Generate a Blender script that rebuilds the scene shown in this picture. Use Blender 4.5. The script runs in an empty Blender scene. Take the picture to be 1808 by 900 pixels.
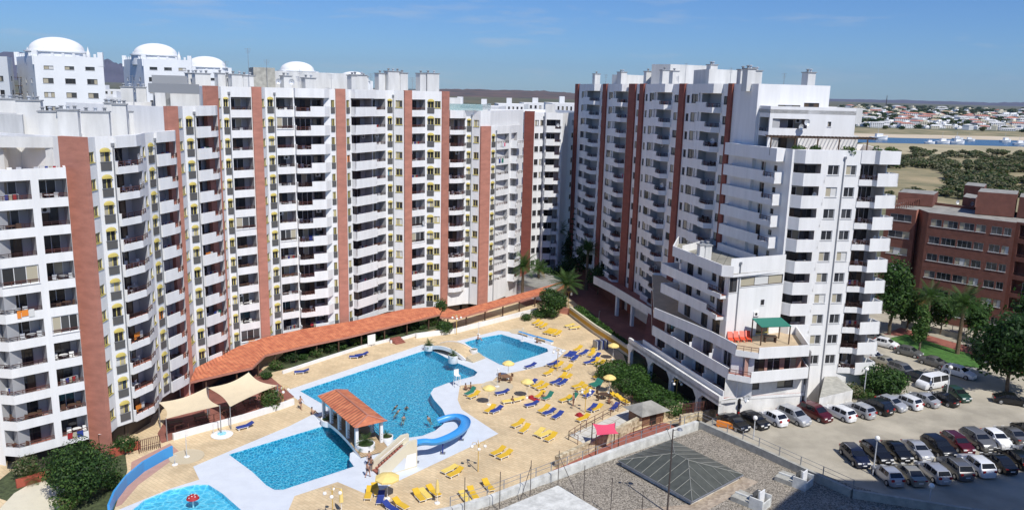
import bpy, math, random
from math import radians as rad, sin, cos, pi, atan2, hypot
from mathutils import Vector, Matrix, geometry
random.seed(7)
S = bpy.context.scene
COL = S.collection
# ------------------------------------------------------------------ camera
H = 40.0                                     # eye height above the pool terrace
F = 1404.42                                  # focal length in pixels of an 1808 px wide frame
ROWS = ((9.99645834e-01, 2.66121336e-02, 0.0), (0.00538161, -0.2021524, 0.97933929), (0.02606231, -0.97899244, -0.20222402))
cam_d = bpy.data.cameras.new("camera"); cam = bpy.data.objects.new("camera", cam_d); COL.objects.link(cam)
M3 = Matrix([[r[0], -r[1], -r[2]] for r in ROWS])
cam.matrix_world = Matrix.Translation((0, 0, H)) @ M3.to_4x4()
cam_d.sensor_width = 36; cam_d.lens = F / 1808 * 36; cam_d.clip_start = 0.5; cam_d.clip_end = 60000
S.camera = cam
def ray(px, py):
    v = (px - 904, py - 450, F)
    return [sum(r[i] * v[i] for i in range(3)) for r in ROWS]
def at(px, py, z=0.0):                       # the point of height z seen at that place of the photograph
    r = ray(px, py); t = (z - H) / r[2]; return Vector((r[0] * t, r[1] * t, z))
def V(px, py, D):                            # the point at ground distance D along the view axis
    r = ray(px, py); k = D / r[1]; return Vector((r[0] * k, D, H + r[2] * k))
# ------------------------------------------------------------------ light
SKYTINT = (.47, .75, 1.22, 1)
SUN = Vector((0.49, -0.873, 0)).normalized() * cos(rad(52)); SUN.z = sin(rad(52))
W = bpy.data.worlds.new("World"); S.world = W; W.use_nodes = True
nt = W.node_tree; nt.nodes.clear()
sky = nt.nodes.new("ShaderNodeTexSky"); sky.sky_type = 'NISHITA'; sky.sun_disc = False
sky.sun_elevation = rad(52); sky.sun_rotation = atan2(SUN.x, SUN.y) % (2 * pi)
sky.altitude = 0; sky.air_density = 1.0; sky.dust_density = 0.1; sky.ozone_density = 3.0
bg = nt.nodes.new("ShaderNodeBackground"); bg.inputs[1].default_value = 0.086
wo = nt.nodes.new("ShaderNodeOutputWorld")
# thin high cloud wisps mixed into the sky
tc = nt.nodes.new("ShaderNodeTexCoord"); mp = nt.nodes.new("ShaderNodeMapping"); mp.inputs['Scale'].default_value = (3.0, 3.0, 22.0)
nz = nt.nodes.new("ShaderNodeTexNoise"); nz.inputs['Scale'].default_value = 2.2; nz.inputs['Detail'].default_value = 6; nz.inputs['Roughness'].default_value = 0.62
rp = nt.nodes.new("ShaderNodeValToRGB"); rp.color_ramp.elements[0].position = 0.56; rp.color_ramp.elements[1].position = 0.82
rp.color_ramp.elements[0].color = (0, 0, 0, 1); rp.color_ramp.elements[1].color = (0.42, 0.42, 0.42, 1)
mx = nt.nodes.new("ShaderNodeMix"); mx.data_type = 'RGBA'; mx.inputs[7].default_value = (7.0, 7.3, 7.8, 1)
L = nt.links.new
L(tc.outputs['Generated'], mp.inputs[0]); L(mp.outputs[0], nz.inputs['Vector']); L(nz.outputs[0], rp.inputs[0]); L(rp.outputs[0], mx.inputs[0])
tint = nt.nodes.new('ShaderNodeMix'); tint.data_type = 'RGBA'; tint.blend_type = 'MULTIPLY'; tint.inputs[0].default_value = 1; tint.inputs[7].default_value = SKYTINT; L(sky.outputs[0], tint.inputs[6])
L(tint.outputs[2], mx.inputs[6]); L(mx.outputs[2], bg.inputs[0]); L(bg.outputs[0], wo.inputs[0])
sd = bpy.data.lights.new("sun", 'SUN'); sd.energy = 4.7; sd.angle = rad(0.5); sd.color = (1.0, 0.965, 0.91)
so = bpy.data.objects.new("sun", sd); COL.objects.link(so); so.rotation_euler = SUN.to_track_quat('Z', 'Y').to_euler(); so.location = (0, -50, 120)
S.view_settings.view_transform = 'Standard'; S.view_settings.look = 'None'; S.view_settings.exposure = 0.0; S.view_settings.gamma = 1
S.cycles.max_bounces = 5; S.cycles.diffuse_bounces = 3; S.cycles.glossy_bounces = 2; S.cycles.transparent_max_bounces = 8
# ------------------------------------------------------------------ materials
MAT = {}
def mat(name, col, rough=0.7, metal=0.0, spec=0.5, var=0.0, vscale=1.0, bump=0.0, bscale=8.0, alpha=1.0, col2=None, detail=4.0, stretch=None):
    m = bpy.data.materials.new(name); m.use_nodes = True; n = m.node_tree.nodes; l = m.node_tree.links.new
    b = n['Principled BSDF']; b.inputs['Base Color'].default_value = (*col, 1); b.inputs['Roughness'].default_value = rough
    b.inputs['Metallic'].default_value = metal; b.inputs['Specular IOR Level'].default_value = spec; b.inputs['Alpha'].default_value = alpha
    if var or bump or col2:
        g = n.new('ShaderNodeNewGeometry'); src = g.outputs['Position']
        if stretch:
            mpp = n.new('ShaderNodeMapping'); mpp.inputs['Scale'].default_value = stretch; l(src, mpp.inputs[0]); src = mpp.outputs[0]
    if var or col2:
        t = n.new('ShaderNodeTexNoise'); t.inputs['Scale'].default_value = vscale; t.inputs['Detail'].default_value = detail; t.inputs['Roughness'].default_value = 0.6; l(src, t.inputs['Vector'])
        r = n.new('ShaderNodeValToRGB'); c2 = col2 or tuple(c * (1 - var) for c in col)
        r.color_ramp.elements[0].position = 0.36; r.color_ramp.elements[1].position = 0.64
        r.color_ramp.elements[0].color = (*c2, 1); r.color_ramp.elements[1].color = (*(min(c * (1 + var * 0.5), 1) for c in col), 1)
        l(t.outputs[0], r.inputs[0]); l(r.outputs[0], b.inputs['Base Color'])
    if bump:
        t2 = n.new('ShaderNodeTexNoise'); t2.inputs['Scale'].default_value = bscale; t2.inputs['Detail'].default_value = 5; l(src, t2.inputs['Vector'])
        bp = n.new('ShaderNodeBump'); bp.inputs['Strength'].default_value = bump; bp.inputs['Distance'].default_value = 0.1; l(t2.outputs[0], bp.inputs['Height']); l(bp.outputs[0], b.inputs['Normal'])
    MAT[name] = m; return m
mat('white_paint', (.79, .79, .78), .75, var=.07, vscale=1.1, bump=.08, bscale=14, stretch=(1, 1, .12), detail=8)
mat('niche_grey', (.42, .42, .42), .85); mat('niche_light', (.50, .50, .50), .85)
mat('old_white', (.74, .73, .70), .8, var=.22, vscale=.6, bump=.1, detail=8, stretch=(1, 1, .5))
mat('far_white', (.78, .78, .77), .8)
mat('hotel_white', (.80, .82, .83), .8, var=.04, vscale=.3)
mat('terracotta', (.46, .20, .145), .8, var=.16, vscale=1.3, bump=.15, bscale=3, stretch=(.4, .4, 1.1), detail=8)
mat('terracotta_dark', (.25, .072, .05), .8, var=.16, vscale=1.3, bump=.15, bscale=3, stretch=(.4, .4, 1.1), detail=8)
mat('terracotta_new', (.38, .085, .05), .8)
mat('brick_red', (.17, .068, .05), .85, var=.15, vscale=1.2)  # darkened to put shade into the red-brown block's colour
mat('roof_block', (.64, .64, .62), .85, var=.14, vscale=.8, stretch=(1, 1, .2), detail=8)
mat('grey_cap', (.30, .31, .32), .7)
mat('roof_grey', (.30, .29, .26), .9, var=.25, vscale=.8)
mat('roof_white', (.55, .55, .54), .9, var=.2, vscale=.5)
mat('roof_tan', (.52, .40, .26), .9, var=.12, vscale=1)
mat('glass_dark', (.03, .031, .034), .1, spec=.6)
mat('glass_mid', (.07, .072, .075), .15, spec=.6)
mat('glass_warm', (.10, .072, .05), .2, spec=.5)
mat('curtain', (.42, .38, .28), .8)
mat('curtain_white', (.62, .62, .60), .8)
mat('blue_glass', (.10, .25, .34), .1)
mat('rail_glass', (.22, .42, .42), .1, alpha=.45)
mat('frame_yellow', (.62, .52, .16), .6)
mat('frame_orange', (.75, .24, .03), .6)
mat('frame_dark', (.07, .055, .05), .5)
mat('frame_white', (.7, .7, .7), .5)
mat('yellow_canvas', (.52, .43, .12), .8)
mat('guard_grey', (.10, .098, .095), .5)
mat('rail_dark', (.05, .025, .022), .5)
mat('rail_brown', (.11, .04, .03), .6)
mat('metal_grey', (.35, .36, .38), .45, .6)
mat('metal_light', (.62, .64, .66), .4, .3)
mat('black', (.02, .02, .02), .5)
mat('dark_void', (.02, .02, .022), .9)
mat('white_plastic', (.82, .82, .80), .4)
mat('red_plastic', (.70, .07, .02), .45)
mat('blue_slide', (.05, .31, .68), .35)
mat('blue_cloth', (.02, .045, .24), .7)
mat('green_cloth', (.01, .13, .08), .7)
mat('lounger_yellow', (.68, .43, .03), .45)
mat('lounger_pale', (.80, .60, .14), .45)
mat('umbrella_yellow', (.80, .62, .22), .7)
mat('pink_cloth', (.80, .09, .17), .7)
mat('sail_cloth', (.68, .57, .39), .8, var=.04, vscale=1)
mat('wood_dark', (.09, .05, .03), .7)
mat('wood_mid', (.22, .12, .07), .7, var=.2, vscale=4)
mat('stone_tan', (.55, .47, .33), .8)
mat('cream_wall', (.66, .61, .47), .8, var=.05, vscale=.8)
mat('deck_white', (.62, .66, .71), .7, var=.05, vscale=.7)
mat('ochre_band', (.52, .30, .04), .8)
mat('concrete', (.40, .39, .34), .9, var=.22, vscale=1.6, detail=8, bump=.1)
mat('concrete_light', (.62, .62, .58), .9, var=.25, vscale=1.2, detail=8)
mat('asphalt', (.41, .37, .29), .9, var=.24, vscale=.22, detail=9, bump=.15, bscale=10)
mat('asphalt_dark', (.07, .07, .075), .9, var=.2, vscale=.5)
mat('red_paving', (.30, .105, .075), .85, var=.18, vscale=1.2)
mat('pink_paving', (.46, .27, .22), .85, var=.10, vscale=1.2)
mat('lawn', (.06, .16, .025), .9, var=.3, vscale=1.5, bump=.5, bscale=30)
mat('planting_soil', (.07, .09, .035), .95, var=.5, vscale=2.0, bump=.6, bscale=12)
mat('trunk', (.13, .10, .07), .95, var=.3, vscale=3)
mat('palm_trunk', (.17, .12, .075), .95, var=.3, vscale=5, bump=.5, bscale=14)
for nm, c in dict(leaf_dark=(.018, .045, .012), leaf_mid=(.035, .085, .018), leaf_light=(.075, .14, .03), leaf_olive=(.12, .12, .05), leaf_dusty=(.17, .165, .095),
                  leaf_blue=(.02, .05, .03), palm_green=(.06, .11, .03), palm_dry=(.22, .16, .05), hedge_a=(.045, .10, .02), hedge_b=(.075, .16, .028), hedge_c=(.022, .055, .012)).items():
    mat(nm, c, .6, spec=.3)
    nn = MAT[nm].node_tree.nodes; bsd = nn['Principled BSDF']; tr = nn.new('ShaderNodeBsdfTranslucent'); tr.inputs[0].default_value = (c[0] * 1.4, c[1] * 1.6, c[2], 1)
    ms = nn.new('ShaderNodeMixShader'); ms.inputs[0].default_value = .3; lk = MAT[nm].node_tree.links.new
    lk(bsd.outputs[0], ms.inputs[1]); lk(tr.outputs[0], ms.inputs[2]); lk(ms.outputs[0], nn['Material Output'].inputs[0])
mat('skin', (.42, .23, .15), .6); mat('skin_tan', (.26, .13, .08), .6); mat('hair', (.03, .018, .012), .7)
mat('swim_red', (.5, .03, .04), .7); mat('swim_dark', (.03, .03, .05), .7)
mat('tyre', (.02, .02, .02), .8); mat('rim', (.45, .46, .48), .35, .7); mat('car_glass', (.012, .014, .018), .06, spec=.7)
mat('lamp_red', (.35, .01, .01), .3); mat('lamp_clear', (.75, .75, .72), .15)
mat('globe', (.85, .84, .80), .3); mat('lamp_yellow', (.62, .42, .12), .5)
mat('hill_far', (.085, .075, .105), 1, var=.25, vscale=.0016, detail=8); mat('hill_near', (.15, .095, .075), 1, col2=(.06, .055, .05), vscale=.006, detail=9)
mat('plain_green', (.055, .075, .035), 1, col2=(.16, .13, .075), vscale=.004, detail=8)
mat('scrub_ground', (.38, .30, .17), 1, col2=(.12, .13, .06), vscale=.03, detail=9)
mat('sand', (.60, .50, .36), 1, var=.12, vscale=.02)
mat('salt_field', (.42, .36, .22), 1, var=.25, vscale=.02)
mat('river_water', (.035, .085, .15), .25, spec=.5, bump=.25, bscale=.15)
mat('street', (.27, .26, .235), .9, var=.2, vscale=.2)
for nm, c in dict(car_black=(.012, .013, .016), car_silver=(.46, .47, .49), car_white=(.78, .79, .80), car_red=(.10, .008, .014), car_grey=(.16, .16, .16), car_navy=(.015, .02, .045), car_green=(.03, .075, .055),
                  car_blue=(.06, .10, .18), car_champagne=(.36, .34, .28)).items():
    mat(nm, c, .28, .35 if nm not in ('car_white',) else 0.0); MAT[nm].node_tree.nodes['Principled BSDF'].inputs['Coat Weight'].default_value = .6
def brickmat(name, c1, c2, mortar, bw, bh, rot, ms=.02, var=(.85, 1.05), vs=.25, offset=.5, bump=.0):
    m = bpy.data.materials.new(name); m.use_nodes = True; n = m.node_tree.nodes; l = m.node_tree.links.new; b = n['Principled BSDF']; b.inputs['Roughness'].default_value = .85
    g = n.new('ShaderNodeNewGeometry'); mp_ = n.new('ShaderNodeMapping'); mp_.inputs['Rotation'].default_value = (0, 0, rot); l(g.outputs['Position'], mp_.inputs[0])
    t = n.new('ShaderNodeTexBrick'); t.inputs['Color1'].default_value = (*c1, 1); t.inputs['Color2'].default_value = (*c2, 1); t.inputs['Mortar'].default_value = (*mortar, 1)
    t.inputs['Scale'].default_value = 1; t.inputs['Brick Width'].default_value = bw; t.inputs['Row Height'].default_value = bh; t.inputs['Mortar Size'].default_value = ms; t.offset = offset
    l(mp_.outputs[0], t.inputs['Vector'])
    z = n.new('ShaderNodeTexNoise'); z.inputs['Scale'].default_value = vs; z.inputs['Detail'].default_value = 9; z.inputs['Roughness'].default_value = .65; l(g.outputs['Position'], z.inputs['Vector'])
    mr = n.new('ShaderNodeMapRange'); mr.inputs['From Min'].default_value = .35; mr.inputs['From Max'].default_value = .65; mr.inputs['To Min'].default_value = var[0]; mr.inputs['To Max'].default_value = var[1]; l(z.outputs[0], mr.inputs[0])
    mm = n.new('ShaderNodeMix'); mm.data_type = 'RGBA'; mm.blend_type = 'MULTIPLY'; mm.inputs[0].default_value = 1; l(t.outputs[0], mm.inputs[6]); l(mr.outputs[0], mm.inputs[7]); l(mm.outputs[2], b.inputs['Base Color'])
    MAT[name] = m
brickmat('terrace_slabs', (.71, .555, .345), (.63, .48, .29), (.55, .43, .26), .8, .4, rad(38), .03, (.78, 1.08), .22)
brickmat('light_slabs', (.62, .60, .54), (.58, .56, .50), (.40, .36, .28), 1.2, 1.2, rad(38), .06, (.9, 1.05), .4, 0)
brickmat('street_pavers', (.30, .11, .08), (.25, .09, .065), (.20, .10, .08), .5, .25, rad(15), .02, (.75, 1.1), .3)
brickmat('roof_slabs', (.30, .29, .24), (.26, .25, .21), (.14, .13, .11), 1.1, 1.1, rad(20), .05, (.8, 1.1), .4, 0)
brickmat('bridge_boards', (.50, .37, .22), (.44, .32, .19), (.24, .16, .09), 9, .28, rad(38), .03, (.85, 1.05), 1)
def tilemat(name, dirx, diry):          # pantiles: rounded rows running down the slope, stepped courses across it
    m = bpy.data.materials.new(name); m.use_nodes = True; n = m.node_tree.nodes; l = m.node_tree.links.new; b = n['Principled BSDF']; b.inputs['Roughness'].default_value = .8
    a = atan2(diry, dirx); g = n.new('ShaderNodeNewGeometry'); mp_ = n.new('ShaderNodeMapping'); mp_.vector_type = 'POINT'; mp_.inputs['Rotation'].default_value = (0, 0, -a); l(g.outputs['Position'], mp_.inputs[0])
    w = n.new('ShaderNodeTexWave'); w.bands_direction = 'X'; w.inputs['Scale'].default_value = .55; w.inputs['Distortion'].default_value = .25; w.inputs['Detail'].default_value = 1; l(mp_.outputs[0], w.inputs['Vector'])
    w2 = n.new('ShaderNodeTexWave'); w2.bands_direction = 'Y'; w2.wave_profile = 'SAW'; w2.inputs['Scale'].default_value = .35; w2.inputs['Distortion'].default_value = .3; l(mp_.outputs[0], w2.inputs['Vector'])
    z = n.new('ShaderNodeTexNoise'); z.inputs['Scale'].default_value = 1.2; z.inputs['Detail'].default_value = 6; l(g.outputs['Position'], z.inputs['Vector'])
    r = n.new('ShaderNodeValToRGB'); r.color_ramp.elements[0].position = .35; r.color_ramp.elements[1].position = .65; r.color_ramp.elements[0].color = (.42, .12, .06, 1); r.color_ramp.elements[1].color = (.60, .21, .10, 1); l(z.outputs[0], r.inputs[0]); l(r.outputs[0], b.inputs['Base Color'])
    ad = n.new('ShaderNodeMath'); ad.operation = 'MULTIPLY_ADD'; ad.inputs[1].default_value = .5; l(w2.outputs[1], ad.inputs[0]); l(w.outputs[1], ad.inputs[2])
    bp = n.new('ShaderNodeBump'); bp.inputs['Strength'].default_value = 1; bp.inputs['Distance'].default_value = .10; l(ad.outputs[0], bp.inputs['Height']); l(bp.outputs[0], b.inputs['Normal'])
    MAT[name] = m
tilemat('tiles_long', .7, .71); tilemat('tiles_far', .78, .62); tilemat('tiles_bridge', .62, -.78)
def gravelmat(name, c1, c2, sc):
    m = bpy.data.materials.new(name); m.use_nodes = True; n = m.node_tree.nodes; l = m.node_tree.links.new; b = n['Principled BSDF']; b.inputs['Roughness'].default_value = .9
    g = n.new('ShaderNodeNewGeometry'); v = n.new('ShaderNodeTexVoronoi'); v.inputs['Scale'].default_value = sc; l(g.outputs['Position'], v.inputs['Vector'])
    r = n.new('ShaderNodeValToRGB'); r.color_ramp.elements[0].color = (*c1, 1); r.color_ramp.elements[1].color = (*c2, 1); r.color_ramp.elements[0].position = .2; r.color_ramp.elements[1].position = .8
    s = n.new('ShaderNodeSeparateColor'); l(v.outputs['Color'], s.inputs[0]); l(s.outputs[0], r.inputs[0])
    z = n.new('ShaderNodeTexNoise'); z.inputs['Scale'].default_value = .5; z.inputs['Detail'].default_value = 6; l(g.outputs['Position'], z.inputs['Vector'])
    mm = n.new('ShaderNodeMix'); mm.data_type = 'RGBA'; mm.blend_type = 'MULTIPLY'; mm.inputs[0].default_value = .6; l(r.outputs[0], mm.inputs[6])
    mr = n.new('ShaderNodeMapRange'); mr.inputs['To Min'].default_value = .6; mr.inputs['To Max'].default_value = 1.3; l(z.outputs[0], mr.inputs[0]); l(mr.outputs[0], mm.inputs[7]); l(mm.outputs[2], b.inputs['Base Color'])
    bp = n.new('ShaderNodeBump'); bp.inputs['Strength'].default_value = .8; bp.inputs['Distance'].default_value = .08; l(v.outputs['Distance'], bp.inputs['Height']); l(bp.outputs[0], b.inputs['Normal'])
    MAT[name] = m
gravelmat('gravel', (.15, .13, .10), (.42, .37, .30), 10)
gravelmat('stone_wall', (.38, .31, .20), (.62, .54, .38), 2.6)
gravelmat('dirt_roof', (.34, .27, .20), (.44, .36, .27), 3)
def caustic_tiles(name, c1, c2, c3, sc):  # pool tiles; bright warped cell edges paint ripple light into the colour
    m = bpy.data.materials.new(name); m.use_nodes = True; n = m.node_tree.nodes; l = m.node_tree.links.new; b = n['Principled BSDF']; b.inputs['Roughness'].default_value = .4
    g = n.new('ShaderNodeNewGeometry'); z = n.new('ShaderNodeTexNoise'); z.inputs['Scale'].default_value = 1.2; z.inputs['Detail'].default_value = 3; l(g.outputs['Position'], z.inputs['Vector'])
    va = n.new('ShaderNodeVectorMath'); va.operation = 'MULTIPLY_ADD'; va.inputs[1].default_value = (.5, .5, 0); l(z.outputs[1], va.inputs[0]); l(g.outputs['Position'], va.inputs[2])
    v = n.new('ShaderNodeTexVoronoi'); v.feature = 'DISTANCE_TO_EDGE'; v.inputs['Scale'].default_value = sc; l(va.outputs[0], v.inputs['Vector'])
    r = n.new('ShaderNodeValToRGB'); e = r.color_ramp.elements; e[0].position = 0; e[0].color = (*c3, 1); e[1].position = .22; e[1].color = (*c1, 1); e2 = e.new(.08); e2.color = (*c2, 1)
    l(v.outputs['Distance'], r.inputs[0]); l(r.outputs[0], b.inputs['Base Color']); MAT[name] = m
caustic_tiles('pool_tile_caustics', (.01, .29, .47), (.045, .44, .60), (.36, .72, .82), 2.6)
caustic_tiles('kids_tile_caustics', (.16, .55, .72), (.24, .63, .78), (.50, .80, .88), 1.2)
def watermat():
    m = bpy.data.materials.new('pool_water'); m.use_nodes = True; n = m.node_tree.nodes; l = m.node_tree.links.new; n.remove(n['Principled BSDF'])
    t = n.new('ShaderNodeBsdfTransparent'); t.inputs[0].default_value = (.62, .90, .97, 1); gl = n.new('ShaderNodeBsdfGlossy'); gl.inputs['Roughness'].default_value = .06
    fr = n.new('ShaderNodeFresnel'); fr.inputs[0].default_value = 1.33; ms = n.new('ShaderNodeMixShader')
    g = n.new('ShaderNodeNewGeometry'); z = n.new('ShaderNodeTexNoise'); z.inputs['Scale'].default_value = 2.2; z.inputs['Detail'].default_value = 4; l(g.outputs['Position'], z.inputs['Vector'])
    bp = n.new('ShaderNodeBump'); bp.inputs['Strength'].default_value = .9; bp.inputs['Distance'].default_value = .16; l(z.outputs[0], bp.inputs['Height']); l(bp.outputs[0], fr.inputs['Normal']); l(bp.outputs[0], gl.inputs['Normal'])
    l(fr.outputs[0], ms.inputs[0]); l(t.outputs[0], ms.inputs[1]); l(gl.outputs[0], ms.inputs[2]); l(ms.outputs[0], n['Material Output'].inputs[0]); MAT['pool_water'] = m
watermat()
# ------------------------------------------------------------------ mesh builder
class MB:
    def __init__(s): s.v = []; s.f = []; s.m = []; s.ms = []
    def mi(s, m):
        if m not in s.ms: s.ms.append(m)
        return s.ms.index(m)
    def add(s, vs, fs, m):
        o = len(s.v); s.v += [tuple(v) for v in vs]; k = s.mi(m)
        for f in fs: s.f.append([o + i for i in f]); s.m.append(k)
        return s
    def quad(s, a, b, c, d, m): return s.add([a, b, c, d], [(0, 1, 2, 3)], m)
    def poly(s, pts, z, m, flip=False):
        n = len(pts); return s.add([(p[0], p[1], z) for p in pts], [tuple(range(n))[::-1] if flip else tuple(range(n))], m)
    def box(s, x0, x1, y0, y1, z0, z1, m, rz=0, o=(0, 0, 0)):
        vs = [(x, y, z) for z in (z0, z1) for x, y in ((x0, y0), (x1, y0), (x1, y1), (x0, y1))]
        c, n = cos(rz), sin(rz); vs = [(o[0] + x * c - y * n, o[1] + x * n + y * c, o[2] + z) for x, y, z in vs]
        return s.add(vs, [(3, 2, 1, 0), (4, 5, 6, 7), (0, 1, 5, 4), (1, 2, 6, 5), (2, 3, 7, 6), (3, 0, 4, 7)], m)
    def prism(s, pts, z0, z1, m, mtop=None, bottom=True):   # pts counter-clockwise from above
        if area(pts) < 0: pts = pts[::-1]
        n = len(pts); vs = [(p[0], p[1], z0) for p in pts] + [(p[0], p[1], z1) for p in pts]
        s.add(vs, [(i, (i + 1) % n, n + (i + 1) % n, n + i) for i in range(n)], m)
        s.add(vs[n:], [tuple(range(n))], mtop or m)
        if bottom: s.add(vs[:n], [tuple(range(n))[::-1]], m)
        return s
    def wall(s, A, C, z0, z1, th, m, cap=None):            # straight wall slab A-C, thickness th towards the left of A->C
        d = Vector((C[0] - A[0], C[1] - A[1])).normalized(); nx, ny = -d.y * th, d.x * th
        return s.prism([(A[0], A[1]), (C[0], C[1]), (C[0] + nx, C[1] + ny), (A[0] + nx, A[1] + ny)], z0, z1, m, cap)
    def tube(s, a, b, r0, r1, m, n=8, caps=True):
        a = Vector(a); b = Vector(b); d = (b - a).normalized(); u = d.orthogonal().normalized(); w = d.cross(u)
        vs = [a + (u * cos(2 * pi * i / n) + w * sin(2 * pi * i / n)) * r0 for i in range(n)] + [b + (u * cos(2 * pi * i / n) + w * sin(2 * pi * i / n)) * r1 for i in range(n)]
        fs = [(i, (i + 1) % n, n + (i + 1) % n, n + i) for i in range(n)]
        if caps: fs += [tuple(range(n))[::-1], tuple(range(n, 2 * n))]
        return s.add(vs, fs, m)
    def lathe(s, prof, m, o=(0, 0, 0), n=16):
        vs = []; 
        for r, z in prof: vs += [(o[0] + r * cos(2 * pi * i / n), o[1] + r * sin(2 * pi * i / n), o[2] + z) for i in range(n)]
        fs = [(k * n + i, k * n + (i + 1) % n, (k + 1) * n + (i + 1) % n, (k + 1) * n + i) for k in range(len(prof) - 1) for i in range(n)]
        return s.add(vs, fs, m)
    def sphere(s, c, r, m, n=10, sz=1.0): 
        k = n // 2; return s.lathe([(max(r * sin(pi * i / k), .001), -r * cos(pi * i / k) * sz) for i in range(k + 1)], m, c, n)
    def mesh(s, name, smooth=False):
        me = bpy.data.meshes.new(name); me.from_pydata(s.v, [], s.f)
        for k in s.ms: me.materials.append(MAT[k])
        me.polygons.foreach_set('material_index', s.m)
        if smooth: me.polygons.foreach_set('use_smooth', [True] * len(me.polygons)); me.set_sharp_from_angle(angle=rad(38))
        me.update(); return me
    def build(s, name, parent=None, smooth=False, world=True, loc=None):
        o = bpy.data.objects.new(name, s.mesh(name, smooth)); COL.objects.link(o)
        if parent is not None:
            o.parent = parent
            if world and loc is None: o.location = -WL(parent)
        if loc is not None: o.location = loc
        return o
def WL(o):
    v = Vector(o.location)
    while o.parent: o = o.parent; v += Vector(o.location)
    return v
def area(p): return sum(p[i][0] * p[(i + 1) % len(p)][1] - p[(i + 1) % len(p)][0] * p[i][1] for i in range(len(p))) / 2
def tag(o, label=None, cat=None, group=None, kind=None):
    if label: o['label'] = label
    if cat: o['category'] = cat
    if group: o['group'] = group
    if kind: o['kind'] = kind
    return o
def thing(name, label, cat, loc=(0, 0, 0), rz=0.0, group=None):
    o = bpy.data.objects.new(name, None); COL.objects.link(o); o.location = loc; o.rotation_euler = (0, 0, rz); o.empty_display_size = .3
    return tag(o, label, cat, group)
def inst(name, me, parent=None, loc=(0, 0, 0), rz=0.0, scale=None):
    o = bpy.data.objects.new(name, me); COL.objects.link(o); o.parent = parent; o.location = loc; o.rotation_euler = (0, 0, rz)
    if scale: o.scale = scale
    return o
def copy_tree(o, parent=None):
    c = o.copy(); COL.objects.link(c); c.parent = parent
    for ch in list(o.children): copy_tree(ch, c)
    return c
def offset(poly, d):              # inward offset of a ccw polygon
    n = len(poly); out = []
    for i in range(n):
        a, b, c = (Vector(poly[(i + k) % n][:2]) for k in (-1, 0, 1))
        e1 = (b - a).normalized(); e2 = (c - b).normalized(); n1 = Vector((-e1.y, e1.x)); n2 = Vector((-e2.y, e2.x)); k = n1 + n2
        k = k / max(k.length_squared / 2, .35); out.append((b.x + k.x * d, b.y + k.y * d))
    return out
def sheet(name, outer, holes, z, m, kind='structure'):
    loops = [[Vector((p[0], p[1], 0)) for p in outer]] + [[Vector((p[0], p[1], 0)) for p in h] for h in holes]
    tris = geometry.tessellate_polygon(loops); pts = [p for lp in loops for p in lp]; fs = []
    for t in tris:
        a, b, c = (pts[i] for i in t); fs.append(t if (b - a).cross(c - a).z > 0 else t[::-1])
    mb = MB(); mb.add([(p.x, p.y, z) for p in pts], fs, m); o = mb.build(name); o['kind'] = kind; return o
def smoothpoly(pts, it=2):
    for _ in range(it):
        q = []
        for i in range(len(pts)):
            a = pts[i]; b = pts[(i + 1) % len(pts)]; q += [(a[0] * .75 + b[0] * .25, a[1] * .75 + b[1] * .25), (a[0] * .25 + b[0] * .75, a[1] * .25 + b[1] * .75)]
        pts = q
    return pts
# ------------------------------------------------------------------ facade kit (local x along the wall, -y outwards)
GL = ['glass_dark', 'glass_dark', 'glass_mid', 'glass_warm', 'curtain', 'curtain_white']
KIT = {}
def kit(key, fn):
    if key not in KIT: KIT[key] = fn()
    return KIT[key]
def m_window(w, h, fr, v):
    def f():
        mb = MB(); t = .07; g = random.Random(v * 7 + int(w * 10)); n = 2 if w < 2.2 else 3
        for x0, x1, z0, z1 in ((-w / 2, w / 2, 0, t), (-w / 2, w / 2, h - t, h), (-w / 2, -w / 2 + t, t, h - t), (w / 2 - t, w / 2, t, h - t)): mb.box(x0, x1, -.04, .04, z0, z1, fr)
        for k in range(1, n): x = -w / 2 + w * k / n; mb.box(x - .03, x + .03, -.035, .035, t, h - t, fr)
        for k in range(n):
            x0 = -w / 2 + w * k / n; x1 = x0 + w / n; m = ['glass_dark', 'glass_mid', 'curtain', 'glass_dark'][(v + k * (1 + v)) % 4] if v < 4 else ('curtain', 'curtain_white')[k % 2]
            mb.quad((x0, .0, t), (x1, .0, t), (x1, .0, h - t), (x0, .0, h - t), m)
        mb.box(-w / 2 - .08, w / 2 + .08, -.22, -.04, -.06, 0, 'frame_yellow' if fr == 'frame_yellow' else 'white_paint')
        return mb.mesh('window')
    return kit(('win', round(w, 1), round(h, 1), fr, v), f)
def m_door(w, h, v):                                   # sliding balcony door
    def f():
        mb = MB(); n = max(2, round(w / .85)); t = .05; fr = 'frame_dark' if v % 3 else 'frame_white'
        mb.box(-w / 2, w / 2, -.04, .04, h - t, h, fr); mb.box(-w / 2, w / 2, -.04, .04, 0, t, fr)
        for k in range(n + 1): x = -w / 2 + w * k / n; mb.box(x - .03, x + .03, -.035, .035, t, h - t, fr)
        for k in range(n):
            x0 = -w / 2 + w * k / n; x1 = x0 + w / n
            m = (['glass_dark'] * 3, ['glass_dark', 'glass_mid', 'glass_dark'], ['glass_warm', 'glass_dark', 'glass_warm'], ['glass_dark', 'curtain', 'glass_mid'], ['glass_mid', 'glass_dark', 'glass_warm'])[v % 5][k % 3]
            mb.quad((x0, 0, t), (x1, 0, t), (x1, 0, h - t), (x0, 0, h - t), m)
        return mb.mesh('sliding_door')
    return kit(('door', round(w, 1), round(h, 1), v), f)
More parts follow.
